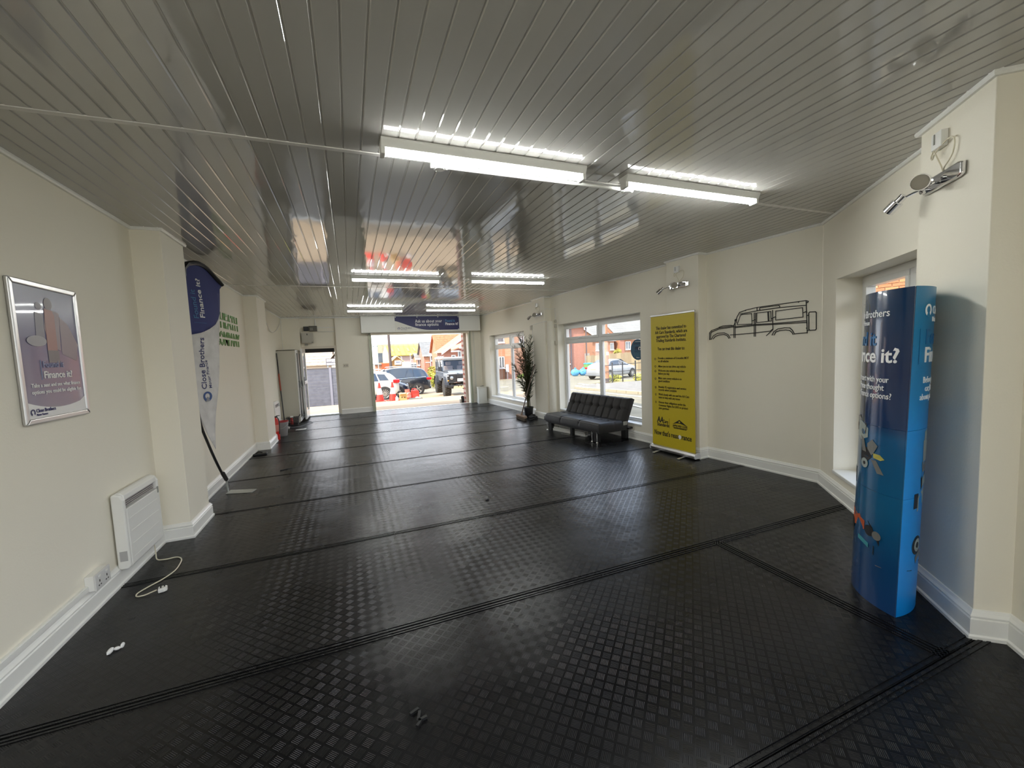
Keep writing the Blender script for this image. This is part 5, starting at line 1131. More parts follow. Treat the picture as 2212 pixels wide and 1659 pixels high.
b = MB(); b.ball((2.46, 16.82, z0+.05), (.08, .06, .045), 9, 6); b.ball((2.56, 16.84, z0+.04), (.06, .05, .03), 9, 6); b.build('cloth', WHITE_INK, t, smooth=True)

# ---- cars
def interp(st, x):
    for a, b_ in zip(st[:-1], st[1:]):
        if a[0] <= x <= b_[0]:
            u = (x-a[0])/(b_[0]-a[0]+1e-9); return [a[i]+(b_[i]-a[i])*u for i in range(len(a))]
    return st[0] if x < st[0][0] else st[-1]
def wheel(par, c, side, r, w_, alloy, spokes=10, tw=None):
    """wheel with axis along local y; c is hub centre on the outer face"""
    b = MB(); c = Vector(c); ax = Vector((0, side, 0)); ri = r*.70
    b.lathe([(ri*.98, -w_), (r*.93, -w_), (r, -w_+.03), (r, -.03), (r*.95, 0), (ri, .004), (ri*.98, -.04)], c, 36, ax, caps=False); ty = b.build('tyre', RUBBER, par, smooth=True)
    b = MB(); b.lathe([(ri, .0), (ri*.93, -.012), (ri*.90, -.07)], c, 36, ax, caps=False); b.lathe([(.0, -.075), (ri*.95, -.08)], c, 28, ax, caps=False); b.cyl(c+ax*-.05, c+ax*.004, r*.11, n=12)
    z = Vector((0, 0, 1)); x = Vector((1, 0, 0))
    for i in range(spokes):
        a = 2*PI*i/spokes; d = x*math.cos(a)+z*math.sin(a); s_ = -x*math.sin(a)+z*math.cos(a); b.obox(c+d*ri*.52-ax*.012, d*ri*.45, s_*(tw or r*.045), ax*.016)
    b.build('rim', alloy, par, smooth=True)
def car(name, label, loc, rz, st, Wd, body, wheels, r=.33, side_win=(), screens=(), lights=(), alloy=None, spokes=10, tw=None, cladding=None, extras=None, bars=None):
    t = thing(name, label, 'car', (0, 0, 0)); b = MB(); n = 11
    # st: x, zbottom, zbelt, zroof, half width at belt, half width at roof
    vs = []
    for (x, zb, zl, zr, wb, wr) in st:
        zm = zb+(zl-zb)*.45; sec = [(0, zb), (wb*.86, zb), (wb*.97, zb+.07), (wb, zm), (wb*.985, zl-.05), (wb*.955, zl), (wr+(wb*.955-wr)*.12, zl+(zr-zl)*.86), (wr*.93, zl+(zr-zl)*.97), (wr*.62, zr), (wr*.3, zr+.004), (0, zr+.005)]
        vs += [(x, y, z) for y, z in sec]+[(x, -y, z) for y, z in sec[-2:0:-1]]
    m_ = 2*n-2; N_ = len(st); fs = [(i*m_+k, (i+1)*m_+k, (i+1)*m_+(k+1) % m_, i*m_+(k+1) % m_) for i in range(N_-1) for k in range(m_)]+[tuple(range(m_-1, -1, -1)), tuple(range((N_-1)*m_, N_*m_))]
    b.add(vs, fs); b.build('body', body, t, smooth='all', subsurf=2)
    def side(x, v, sg, off):
        s_ = interp(st, x); _, zb, zl, zr, wb, wr = s_; z = zl+(zr-zl)*v; y0, y1 = wb*.955, wr+(wb*.955-wr)*.12; y = y0+(y1-y0)*min(1, v/.86); return Vector((x, sg*(y+off), z))
    for (x0b, x1b, x0t, x1t, v0, v1) in side_win:
        for sg in (-1, 1):
            b = MB(); k = 6; rows_ = []
            for j in range(4):
                v = v0+(v1-v0)*j/3; u = j/3; xa, xb = x0b+(x0t-x0b)*u, x1b+(x1t-x1b)*u; rows_.append([(xa+(xb-xa)*i/k, v) for i in range(k+1)])
            vv = [side(x, v, sg, .016) for rr_ in rows_ for x, v in rr_]+[side(x, v, sg, -.02) for rr_ in rows_ for x, v in rr_]; q_ = (k+1)*4
            f_ = [(j*(k+1)+i, j*(k+1)+i+1, (j+1)*(k+1)+i+1, (j+1)*(k+1)+i) for j in range(3) for i in range(k)]
            f_ += [tuple(q_+c_ for c_ in f[::-1]) for f in f_]
            per = [i for i in range(k+1)]+[j*(k+1)+k for j in range(1, 4)]+[3*(k+1)+i for i in range(k-1, -1, -1)]+[j*(k+1) for j in (2, 1)]
            f_ += [(per[i], per[(i+1) % len(per)], q_+per[(i+1) % len(per)], q_+per[i]) for i in range(len(per))]
            b.add(vv, f_).build('side_window', CARGLASS, t, smooth=True)
    for (xb, xt, zb_, zt_, wb_, wt_) in screens:
        d = Vector((xt-xb, 0, zt_-zb_)).normalized(); nn = Vector((-d.z, 0, d.x)) if xb < xt else Vector((d.z, 0, -d.x)) if False else (Vector((d.z, 0, -d.x)) if xt < xb else Vector((-d.z, 0, d.x)))
        if nn.z < 0: nn = -nn
        b = MB(); q_ = [Vector((xb, -wb_, zb_)), Vector((xb, wb_, zb_)), Vector((xt, wt_, zt_)), Vector((xt, -wt_, zt_))]; b.hexa([v-nn*.02 for v in q_]+[v+nn*.022 for v in q_]); b.build('windscreen', CARGLASS, t, bevel=.01)
    for (x, zc) in wheels:
        for sg in (-1, 1):
            wb = interp(st, x)[4]; b = MB(); b.cyl((x, sg*(wb-.10), r), (x, sg*(wb+.006), r), r*1.16, n=32); b.build('wheel_arch', BLKP if cladding is None else cladding, t)
            wheel(t, (x, sg*(wb+.012), r), sg, r, .22, alloy or ALU, spokes, tw)
    for (nm, m_l, c, h) in lights:
        b = MB(); b.obox(c, (h[0], 0, 0), (0, h[1], 0), (0, 0, h[2])); b.build(nm, m_l, t, bevel=min(h)*.45)
    if bars:
        for sg in (-1, 1): b = MB(); b.tube([(bars[0], sg*bars[2], bars[3]-.04), (bars[0]+.1, sg*bars[2], bars[3]), (bars[1]-.1, sg*bars[2], bars[3]), (bars[1], sg*bars[2], bars[3]-.05)], .018, 8); b.build('roof_rail', ALU, t, smooth=True)
    if extras: extras(t)
    t.location = loc; t.rotation_euler = (0, 0, rz); return t
TAIL = mat('red_tail_light', (.55, .01, .015), .15, emit=(.6, .02, .02), es=.0); HEAD = mat('headlight_glass', (.30, .32, .34), .06, .6)
PW = mat('white_car_paint', (.58, .55, .48), .25, coat=.8); PN = mat('dark_blue_car_paint', (.010, .014, .032), .2, coat=1.0); PB = mat('black_car_paint', (.012, .015, .022), .2, coat=1.0); PSI = mat('silver_car_paint', (.34, .36, .39), .28, .3, coat=.8)
def plate(t, c, nx, ny, s_, m_):
    b = MB(); c = Vector(c); X = Vector(nx); N = Vector(ny); b.obox(c, X*.26, N*.006, (0, 0, .055)); b.build('number_plate', m_, t)
SUV = [(-2.2, .42, .62, .70, .60, .50), (-2.12, .30, .82, .95, .80, .62), (-1.98, .24, .95, 1.18, .86, .62), (-1.75, .22, .98, 1.40, .885, .60), (-1.4, .22, .97, 1.52, .90, .61), (-.6, .22, .95, 1.60, .90, .63), (.1, .22, .93, 1.58, .90, .62), (.55, .22, .93, 1.42, .90, .60), (1.05, .22, .95, 1.04, .89, .70), (1.5, .22, .90, .95, .88, .68), (1.95, .26, .80, .84, .82, .6), (2.15, .34, .62, .66, .66, .5)]
def suv_x(t):
    GT = mat('dark_cladding', (.03, .03, .03), .6)
    b = MB(); b.box(-1.95, -.90, .20, 1.7, .90, .30); b.build('sill_cladding', GT, t, bevel=.03)
    b = MB(); b.box(-2.17, -.80, .30, -1.95, .80, .44); b.build('rear_bumper', GT, t, bevel=.04)
    for x in (-.05, .95): b = MB(); b.box(x-.08, -.93, .86, x+.08, -.90, .885); b.box(x-.08, .90, .86, x+.08, .93, .885); b.build('door_handle', PW, t, bevel=.008)
    b = MB(); b.tube([(-1.7, -.905, .98), (-.5, -.915, .965), (.8, -.91, .95)], .012, 6); b.tube([(-1.95, -.89, .70), (-.5, -.915, .66), (1.2, -.905, .62)], .006, 6); b.build('side_moulding', PW, t, smooth=True)
    b = MB(); b.box(-2.16, -.42, .32, -2.13, -.28, .37); b.build('exhaust', CHROME, t)
# heading to the left: local +x -> world -x
c1 = car('white_suv', 'white estate car parked outside, tail towards the cones', (.30, 23.86, gz(.4, 23.2)), PI, SUV, .9, PW, [(-1.36, 0), (1.36, 0)], .335, [(-1.62, -1.15, -1.42, -1.02, .16, .74), (-1.08, -.12, -.95, -.10, .12, .80), (-.05, .92, -.03, .50, .12, .80)], [(-2.12, -1.55, .96, 1.48, .58, .48), (1.12, .35, 1.0, 1.50, .62, .50)], [('tail_light', TAIL, (-2.0, .80, .98), (.17, .11, .10)), ('tail_light', TAIL, (-2.0, -.80, .98), (.17, .11, .10)), ('headlight', HEAD, (2.0, .66, .72), (.12, .14, .07)), ('headlight', HEAD, (2.0, -.66, .72), (.12, .14, .07))], ALU, 14, .012, mat('dark_cladding', (.03, .03, .03), .6), suv_x, (-1.3, .3, .58, 1.64))
ML = [(-2.35, .48, .66, .78, .66, .5), (-2.28, .34, .92, 1.05, .86, .66), (-2.15, .28, 1.06, 1.30, .92, .66), (-1.95, .26, 1.10, 1.62, .945, .64), (-1.6, .26, 1.09, 1.74, .95, .66), (-.5, .26, 1.06, 1.80, .95, .68), (.3, .26, 1.04, 1.76, .95, .66), (.75, .26, 1.04, 1.58, .95, .64), (1.3, .26, 1.06, 1.14, .94, .74), (1.8, .26, 1.0, 1.06, .92, .72), (2.2, .30, .88, .92, .86, .62), (2.38, .40, .70, .74, .70, .5)]
def ml_x(t):
    for x in (-.35, .62): b = MB(); b.box(x-.10, .94, .96, x+.10, .975, .99); b.build('door_handle', CHROME, t, bevel=.008)
    b = MB(); b.tube([(-2.0, .945, 1.13), (-.5, .955, 1.09), (1.0, .95, 1.06)], .014, 6); b.build('waist_trim', CHROME, t, smooth=True)
    b = MB(); b.box(-2.33, -.86, .34, -2.05, .86, .50); b.build('rear_bumper', PB, t, bevel=.05)
c2 = car('black_suv', 'large black off-road estate parked outside, facing left', (2.55, 27.72, gz(3.2, 27)), PI, ML, .95, PB, [(-1.45, 0), (1.45, 0)], .36, [(-2.02, -1.28, -1.80, -1.22, .10, .80), (-1.2, -.72, -1.16, -.95, .10, .82), (-.66, .22, -.85, .15, .10, .84), (.30, 1.2, .25, .68, .10, .84)], [(-2.27, -1.75, 1.06, 1.68, .64, .52), (1.42, .50, 1.1, 1.70, .68, .56)], [('tail_light', TAIL, (-2.2, .82, 1.0), (.16, .12, .085)), ('tail_light', TAIL, (-2.2, -.82, 1.0), (.16, .12, .085))], ALU, 5, .030, None, ml_x, (-1.7, .4, .62, 1.84))
HB = [(-2.0, .45, .62, .72, .6, .45), (-1.9, .28, .86, 1.0, .80, .6), (-1.7, .2, .92, 1.36, .84, .58), (-1.0, .2, .92, 1.46, .85, .60), (0, .2, .90, 1.45, .85, .60), (.45, .2, .90, 1.25, .85, .6), (.95, .2, .92, 1.0, .84, .66), (1.4, .2, .84, .90, .82, .62), (1.8, .24, .70, .76, .76, .55), (2.02, .34, .55, .60, .55, .4)]
def hb_x(t):
    b = MB(); b.box(1.90, -.42, .28, 2.02, .42, .44); b.build('grille', BLKP, t, bevel=.02); b = MB(); b.tube([(2.03, -.35, .56), (2.05, 0, .58), (2.03, .35, .56)], .012, 6); b.build('grille_trim', CHROME, t)
c3 = car('blue_hatchback', 'dark blue car outside, its headlight showing between the two estates', (1.32, 25.72, gz(2, 25)), R(-6), HB, .85, PN, [(-1.3, 0), (1.3, 0)], .31, [(-1.55, -.35, -1.45, -.32, .12, .82), (-.25, .88, -.25, .42, .12, .80)], [(1.0, .30, .96, 1.38, .62, .5), (-1.93, -1.6, .92, 1.38, .6, .46)], [('headlight', HEAD, (1.82, -.62, .66), (.12, .10, .05)), ('headlight', HEAD, (1.82, .62, .66), (.12, .10, .05))], ALU, 10, None, None, hb_x)
SAL = [(-2.15, .42, .60, .74, .62, .5), (-2.05, .28, .86, .98, .82, .64), (-1.8, .2, .95, 1.05, .87, .66), (-1.35, .2, .95, 1.26, .88, .6), (-.7, .2, .93, 1.43, .89, .58), (0, .2, .92, 1.46, .89, .60), (.5, .2, .92, 1.30, .89, .58), (1.05, .2, .94, 1.02, .88, .68), (1.6, .2, .86, .92, .86, .64), (2.0, .25, .72, .78, .78, .55), (2.18, .34, .56, .6, .6, .45)]
def sal_x(t): plate(t, (-2.13, 0, .70), (0, 1, 0), (1, 0, 0), 1, mat('yellow_plate', (.72, .48, .03), .4)); b = MB(); b.box(-2.17, -.80, .26, -2.0, .80, .40); b.build('rear_bumper', mat('grey_bumper', (.16, .17, .18), .5), t, bevel=.05)
ang = math.atan2(1.6, 3.2)
c4 = car('silver_saloon', 'silver car parked outside the large window behind the railings', (18.6, 26.4, gz(18, 26)), R(16), SAL, .89, PSI, [(-1.32, 0), (1.35, 0)], .32, [(-1.40, -.15, -.95, -.12, .12, .80), (-.05, .95, -.05, .45, .12, .80)], [(-1.78, -1.0, 1.02, 1.40, .62, .5), (1.08, .40, 1.0, 1.40, .64, .52)], [('tail_light', TAIL, (-1.98, .74, .84), (.12, .12, .07)), ('tail_light', TAIL, (-1.98, -.74, .84), (.12, .12, .07))], ALU, 10, None, None, sal_x)

# ---- tall off-road vehicle facing the opening
t = thing('off_roader', 'lifted dark grey boxy off-road vehicle with big tyres facing the opening', 'car', (0, 0, 0))
DG = mat('dark_grey_offroad_paint', (.12, .125, .13), .3, coat=.5); SV = mat('silver_offroad_panel', (.30, .32, .34), .35, .2); LT = mat('pale_roof', (.40, .40, .38), .4)
# local: x across (0 at vehicle centre), y back from the nose, z up; wheel radius .46
b = MB(); b.box(-.66, .35, .80, .66, 1.25, 1.22); b.add([(-.66, .30, 1.17), (.66, .30, 1.17), (.66, 1.30, 1.26), (-.66, 1.30, 1.26), (-.60, .32, 1.20), (.60, .32, 1.20), (.60, 1.30, 1.31), (-.60, 1.30, 1.31)], [(0, 1, 2, 3), (4, 7, 6, 5), (0, 4, 5, 1), (1, 5, 6, 2), (2, 6, 7, 3), (3, 7, 4, 0)]); b.build('bonnet', SV, t, bevel=.02)
for sg in (-1, 1):
    b = MB(); b.prism([(sg*.42, 0), (sg*.88, 0), (sg*.88, .45), (sg*.42, .47)] if sg > 0 else [(-.42, 0), (-.42, .47), (-.88, .45), (-.88, 0)], (0, .22, .74), (1, 0, 0), (0, 0, 1), (0, 1, 0), 1.05); w1_ = b.build('front_wing', SV, t, bevel=.02)
    b = MB(); b.lathe([(.0, .0), (.112, .0), (.118, .012), (.112, .024), (.095, .03)], (sg*.64, .215, .98), 24, (0, -1, 0), caps=False); b.build('headlight_surround', BLKP, t, smooth=True)
    b = MB(); b.lathe([(.092, .0), (.088, .028), (.05, .042), (0, .046)], (sg*.64, .21, .98), 22, (0, -1, 0), caps=False); b.build('headlight', HEAD, t, smooth=True)
    for z, x_, m_ in ((1.10, .82, WPLA), (.86, .82, mat('amber_lens', (.65, .25, .02), .2))):
        b = MB(); b.cyl((sg*x_, .215, z), (sg*x_, .19, z), .032, n=14); b.build('side_lamp', m_, t)
    b = MB(); b.box(sg*.42-.005, .208, .76, sg*.86 if sg > 0 else sg*.42+.005, .222, 1.17) if sg > 0 else b.box(-.86, .208, .76, -.415, .222, 1.17); b.build('lamp_panel', BLK, t, bevel=.01)
    # arches: flared half ring
    for yc in (.75, 3.45):
        b = MB(); n = 14
        for i in range(n):
            a0, a1 = PI*(-.02+1.04*i/n), PI*(-.02+1.04*(i+1)/n); p = lambda a, r_, x_: (sg*x_, yc+r_*math.cos(a), .56+r_*.86*math.sin(a))
            b.hexa([p(a0, .52, .80), p(a1, .52, .80), p(a1, .52, 1.02), p(a0, .52, 1.02), p(a0, .585, .80), p(a1, .585, .80), p(a1, .575, 1.0), p(a0, .575, 1.0)])
        b.build('wheel_arch', BLKP, t)
        b = MB(); r_ = .46; c = Vector((sg*.66, yc, r_)); ax = Vector((sg, 0, 0)); b.lathe([(.24, 0), (.40, -.01), (.43, .03), (.43, .29), (.40, .33), (.25, .32)], c, 32, ax); b.build('tyre', RUBBER, t, smooth=True)
        b = MB()
        for i in range(22):
            for rw, (x0, x1) in enumerate(((.005, .10), (.115, .215), (.23, .325))):
                a = 2*PI*(i+(.5 if rw == 1 else 0))/22; d = Vector((0, math.cos(a), math.sin(a))); s_ = Vector((0, -math.sin(a), math.cos(a))); b.obox(c+ax*((x0+x1)/2)+d*.443, ax*((x1-x0)/2), s_*.042, d*.018)
        o = b.build('tread_blocks', mat('tread_rubber', (.055, .050, .042), .85), t); o['kind'] = 'stuff'
        b = MB(); b.lathe([(.245, .30), (.20, .26), (.08, .25), (0, .25)], c, 24, ax, caps=False); b.build('rim', BLK, t, smooth=True)
b = MB(); b.box(-.40, .20, .74, .40, .26, 1.15); b.build('grille_panel', BLK, t, bevel=.01)
for k in range(6): b = MB(); b.box(-.36, .185, .80+k*.055, .36, .202, .825+k*.055); b.build('grille_slat', BLKP, t)
b = MB(); b.box(-.36, .16, .80, .36, .18, .94); b.build('number_plate', mat('white_plate', (.78, .78, .74), .4), t)
M = frame((-.34, .158, .815), (1, 0, 0), (0, 0, 1)); text('R5', .15, t, M, BLACK_INK, (.30, .0), .001, bold=.02)
b = MB(); b.box(-.86, .02, .50, .86, .20, .64); b.build('bumper', BLK, t, bevel=.02)
b = MB(); b.prism([(-.62, 0), (.62, 0), (.55, .17), (-.55, .17)], (0, .0, .46), (1, 0, 0), (0, .25, .97), (0, -1, .1), .012); sk_ = b.build('skid_plate', mat('tan_skid_plate', (.50, .36, .18), .5), t)
b = MB()
for k in range(6): c = Vector((-.36+.145*k, -.005, .575)); b.cyl(c, c+Vector((0, -.014, 0)), .026, n=10)
b.build('plate_hole', DARK, sk_)
b = MB(); b.cyl((-.62, .75, .46), (.62, .75, .46), .05, n=12); b.ball((.12, .75, .46), (.15, .13, .14), 12, 8); b.cyl((-.62, 3.45, .46), (.62, 3.45, .46), .05, n=12); b.box(-.42, .2, .55, -.34, 4.0, .66); b.box(.34, .2, .55, .42, 4.0, .66); b.tube([(-.5, .5, .55), (0, .55, .50), (.5, .5, .58)], .02, 8); b.build('axle_and_chassis', DARK, t, smooth=True)
b = MB(); b.box(-.88, 1.27, .74, .88, 4.1, 1.26); b.build('body_tub', DG, t, bevel=.02)
b = MB(); b.box(-.80, 1.34, 1.26, .80, 1.42, 1.36); b.build('scuttle', DG, t, bevel=.01)
for sg in (-1, 1):
    b = MB(); b.prism([(1.34, 1.30), (1.44, 1.30), (1.66, 1.90), (1.58, 1.90)], (sg*.80 if sg > 0 else -.80-.0, 0, 0), (0, 1, 0), (0, 0, 1), (1, 0, 0), .07*(1 if sg > 0 else -1)); b.build('windscreen_pillar', DG, t)
    for y0, y1 in ((2.42, 2.52), (3.30, 3.40), (4.02, 4.10)):
        b = MB(); b.box(sg*.80, y0, 1.26, sg*.87, y1, 1.92) if sg > 0 else b.box(-.87, y0, 1.26, -.80, y1, 1.92); b.build('door_pillar', DG, t)
    for y0, y1 in ((1.56, 2.42), (2.52, 3.30), (3.40, 4.02)):
        b = MB(); b.box(sg*.83-.004, y0, 1.27, sg*.83+.004, y1, 1.88); b.build('side_window', CARGLASS if y0 > 2 else glass('clear_car_glass') if 'clear_car_glass' not in MATS else MATS['clear_car_glass'], t)
    b = MB(); b.tube([(sg*.88, 1.50, 1.28), (sg*1.0, 1.47, 1.34)], .012, 6); b.obox((sg*1.03, 1.47, 1.42), (.07, 0, 0), (0, .025, 0), (0, 0, .11)); b.build('mirror', BLKP, t, bevel=.01)
    for y in (1.9, 2.7, 3.5):
        b = MB(); b.tube(smooth_path([(sg*.89, y, 1.78), (sg*.90, y+.02, 1.92), (sg*.84, y+.05, 2.03), (sg*.70, y+.08, 2.08)]), .022, 8); b.build('roof_hoop', LT, t, smooth=True)
b = MB(); b.box(-.80, 1.55, 1.86, .80, 1.66, 1.95); b.build('windscreen_header', DG, t)
b = MB(); q_ = [(-.79, 1.41, 1.34), (.79, 1.41, 1.34), (.79, 1.60, 1.88), (-.79, 1.60, 1.88)]; b.hexa(q_+[(x, y+.012, z) for x, y, z in q_]); b.build('windscreen', glass('tinted_windscreen', (.62, .68, .80)), t)
b = MB(); b.box(-.90, 1.56, 1.93, .90, 4.12, 2.02); b.build('roof', LT, t, bevel=.03)
b = MB(); b.box(-.80, 2.9, .9, .80, 2.95, 1.9); b.box(-.78, 1.45, 1.22, .78, 2.9, 1.26); b.build('cab_interior', DARK, t)
for x in (-.42, .30):
    b = MB(); b.box(x-.24, 2.22, 1.26, x+.24, 2.40, 1.55); b.box(x-.14, 2.24, 1.58, x+.14, 2.36, 1.78); b.build('seat', mat('tan_leather', (.75, .50, .30), .6), t, bevel=.04)
b = MB(); b.tube([(.36+.19*math.cos(a), 1.72+.06*math.sin(a), 1.36+.17*math.sin(a)) for a in [2*PI*i/16 for i in range(17)]], .014, 6); b.build('steering_wheel', BLKP, t)
for sg in (-1, 1): b = MB(); b.tube([(sg*.2-.05, 1.385, 1.36), (sg*.35+.0, 1.44, 1.50)], .008, 5); b.build('wiper', BLK, t)
for x in (-.30, .34): b = MB(); b.cyl((x, .30, 1.23), (x, .24, 1.25), .05, n=14); b.build('spot_lamp', HEAD, t)
t.location = (5.35, 20.05, gz(5, 20.6)); t.rotation_euler = (0, 0, R(-3))

# ---- slatted fence beyond the side door
t = thing('slatted_fence', 'grey board fence beyond the side door', 'fence', (-1.5, 20.8, gz(-1, 20.8)))
FG = mat('grey_composite', (.115, .12, .145), .6, var=.15, vscale=6); z0 = gz(-1, 20.8)
for x0, x1 in ((-4.4, -2.72), (-2.62, -.90), (-.80, .35)):
    for k in range(12):
        b = MB(); zz = z0+.03+k*.146; b.box(x0, 20.785, zz, x1, 20.81, zz+.143); b.build('slat', FG, t, bevel=.004)
for x in (-2.67, -.85): b = MB(); b.box(x-.05, 20.76, z0-.05, x+.05, 20.84, z0+1.82); b.build('post', mat('grey_post', (.22, .22, .26), .5), t, bevel=.005)
b = MB(); b.box(-4.4, 20.77, z0+1.785, .35, 20.825, z0+1.815); b.build('capping', mat('dark_capping', (.06, .055, .06), .5), t)
t = thing('yard_sign', 'white lettered sign panels above the grey fence', 'sign', (-.65, 21.2, 1.28))
b = MB(); b.box(-1.02, 21.18, 1.26, .1, 21.20, 1.58); b.build('backing', mat('sign_grey', (.16, .15, .16), .5), t)
for x0, x1, za, zb_ in ((-.985, -.80, 1.44, 1.55), (-.775, -.30, 1.42, 1.555), (-.985, -.72, 1.285, 1.37), (-.70, -.30, 1.285, 1.375)): b = MB(); b.box(x0, 21.172, za, x1, 21.18, zb_); b.build('panel', WHITE_INK, t)
M = frame((-.75, 21.171, 1.46), (1, 0, 0), (0, 0, 1)); text('Own', .09, t, M, mat('sign_blue', (.10, .12, .22), .5), (.02, 0), .001, bold=.02); text('3rd', .07, t, M, NAVY_INK, (-.20, .005), .001, bold=.02)
for x in (-.95, .0): b = MB(); b.box(x-.02, 21.2, gz(-1, 21), x+.02, 21.24, 1.5); b.build('post', STEEL, t)
# pale roof behind the fence
def gable_roof(b, x0, x1, y0, y1, ze, zr, ov=.2, courses=14, axis='x', th=.03):
    """stepped courses; ridge along x (axis x) between y0..y1 or along y"""
    yc = (y0+y1)/2; xc = (x0+x1)/2
    for k in range(courses):
        u0, u1 = k/courses, (k+1)/courses
        for sg in (-1, 1):
            if axis == 'x':
                a = yc+sg*(abs(y1-y0)/2+ov)*(1-u0); c_ = yc+sg*(abs(y1-y0)/2+ov)*(1-u1); p = [(x0-ov, a), (x1+ov, a), (x1+ov, c_), (x0-ov, c_)]
                q_ = [(x, y, ze+(zr-ze)*(u0 if i < 2 else u1)) for i, (x, y) in enumerate(p)]
            else:
                a = xc+sg*(abs(x1-x0)/2+ov)*(1-u0); c_ = xc+sg*(abs(x1-x0)/2+ov)*(1-u1); p = [(a, y0-ov), (a, y1+ov), (c_, y1+ov), (c_, y0-ov)]
                q_ = [(x, y, ze+(zr-ze)*(u0 if i < 2 else u1)) for i, (x, y) in enumerate(p)]
            b.hexa(q_+[(x, y, z+(th*1.6 if i < 2 else th*.6)) for i, (x, y, z) in enumerate(q_)])
    return b
t = thing('pale_roof_shed', 'building with a pale mottled tiled roof behind the grey fence', 'building', (-3, 28, gz(-2, 28)))
RP = mat('pale_pantile', (.40, .31, .23), .9, var=.3, vscale=9); b = MB(); b.box(-8, 26.4, -1.2, -1.0, 31, 1.25); b.build('wall', mat('pale_render', (.6, .52, .42), .9), t)
b = MB(); gable_roof(b, -8, -1.05, 26.3, 31, 1.22, 2.9, .15, 10); b.build('roof', RP, t)
b = MB(); b.box(-.98, 26.2, .6, -.55, 30, 1.55); gable_roof(b, -.98, -.45, 26.2, 30, 1.5, 1.95, .1, 4, 'y'); b.build('dormer', mat('pale_render', (.6, .52, .42), .9), t)

# ---- houses
BRO = brick_mat('orange_brick', (.40, .155, .075), (.45, .19, .10), (.42, .30, .21)); BRR = brick_mat('red_brick', (.38, .13, .09), (.43, .16, .10), (.45, .33, .27)); BRP = brick_mat('plum_brick', (.34, .13, .11), (.38, .16, .13), (.42, .32, .28))
TILO = mat('orange_roof_tile', (.55, .17, .08), .85, var=.2, vscale=5); TILG = mat('grey_roof_tile', (.22, .22, .215), .85, var=.12, vscale=4); TILP = mat('pale_grey_tile', (.24, .24, .225), .85, var=.1, vscale=4)
WT = mat('white_trim', (.82, .82, .80), .5); WG = mat('house_window_glass', (.10, .12, .14), .06, spec=.9)
def hwin(par, o, X, N, w_, h_, cols=2, name='window', sill=True, top=0):
    """window on a facade: o = lower left corner, X along wall, N outward"""
    o, X, N = Vector(o), Vector(X).normalized(), Vector(N).normalized(); Z = Vector((0, 0, 1)); f = .07
    b = MB(); b.prism([(0, 0), (w_, 0), (w_, h_), (0, h_)], o-N*.02, X, Z, N, .035); bk_ = b.build(name, WG, par)
    b = MB(); P = lambda a0, a1, z0, z1: b.hexa([o+X*a+Z*z+N*d for z in (z0, z1) for a, d in ((a0, 0), (a1, 0), (a1, .055), (a0, .055))])
    P(0, w_, 0, f); P(0, w_, h_-f, h_); P(0, f, f, h_-f); P(w_-f, w_, f, h_-f)
    for i in range(1, cols): P(w_*i/cols-.04, w_*i/cols+.04, f, h_-f)
    if top: P(f, w_-f, h_*top-.035, h_*top+.035)
    if sill: b.hexa([o+X*a+Z*z+N*d for z in (-.09, 0) for a, d in ((-.08, 0), (w_+.08, 0), (w_+.08, .13), (-.08, .13))])
    b.build('window_frame', WT, bk_)
def house(name, label, x0, x1, y0, y1, zg, ze, zr, wall_m, roof_m, axis='x', gut=True, ov=.25, courses=16, group=None):
    t = thing(name, label, 'house', ((x0+x1)/2, (y0+y1)/2, zg), 0, group)
    b = MB(); b.box(x0, y0, zg-.3, x1, y1, ze)
    if axis == 'x':
        for x in (x0, x1-.2): b.add([(x, y0, ze), (x, y1, ze), (x, (y0+y1)/2, zr-.08), (x+.2, y0, ze), (x+.2, y1, ze), (x+.2, (y0+y1)/2, zr-.08)], [(0, 1, 2), (5, 4, 3), (0, 2, 5, 3), (1, 4, 5, 2), (0, 3, 4, 1)])
    else:
        for y in (y0, y1-.2): b.add([(x0, y, ze), (x1, y, ze), ((x0+x1)/2, y, zr-.08), (x0, y+.2, ze), (x1, y+.2, ze), ((x0+x1)/2, y+.2, zr-.08)], [(0, 1, 2), (5, 4, 3), (0, 2, 5, 3), (1, 4, 5, 2), (0, 3, 4, 1)])
    b.build('wall', wall_m, t); b = MB(); gable_roof(b, x0, x1, y0, y1, ze, zr, ov, courses, axis); b.build('roof', roof_m, t)
    if axis == 'x':
        b = MB(); b.box(x0-ov, y0-ov-.06, ze-.12, x1+ov, y0-ov+.05, ze+.03); b.box(x0-ov, y1+ov-.05, ze-.12, x1+ov, y1+ov+.06, ze+.03); b.box(x0-ov+.05, y0-ov, ze-.10, x1+ov-.05, y0, ze-.06); b.build('gutter_board', WT, t)
    else:
        b = MB()
        for sg in (-1, 1):
            xe = (x0+x1)/2+sg*((x1-x0)/2+ov); b.hexa([(xe, y0-ov-.05, ze-.16), ((x0+x1)/2, y0-ov-.05, zr-.14), ((x0+x1)/2, y0-ov+.0, zr-.14), (xe, y0-ov, ze-.16), (xe, y0-ov-.05, ze+.04), ((x0+x1)/2, y0-ov-.05, zr+.06), ((x0+x1)/2, y0-ov, zr+.06), (xe, y0-ov, ze+.04)])
        b.build('barge_board', WT, t)
    return t
X_, NY = (1, 0, 0), (0, -1, 0)
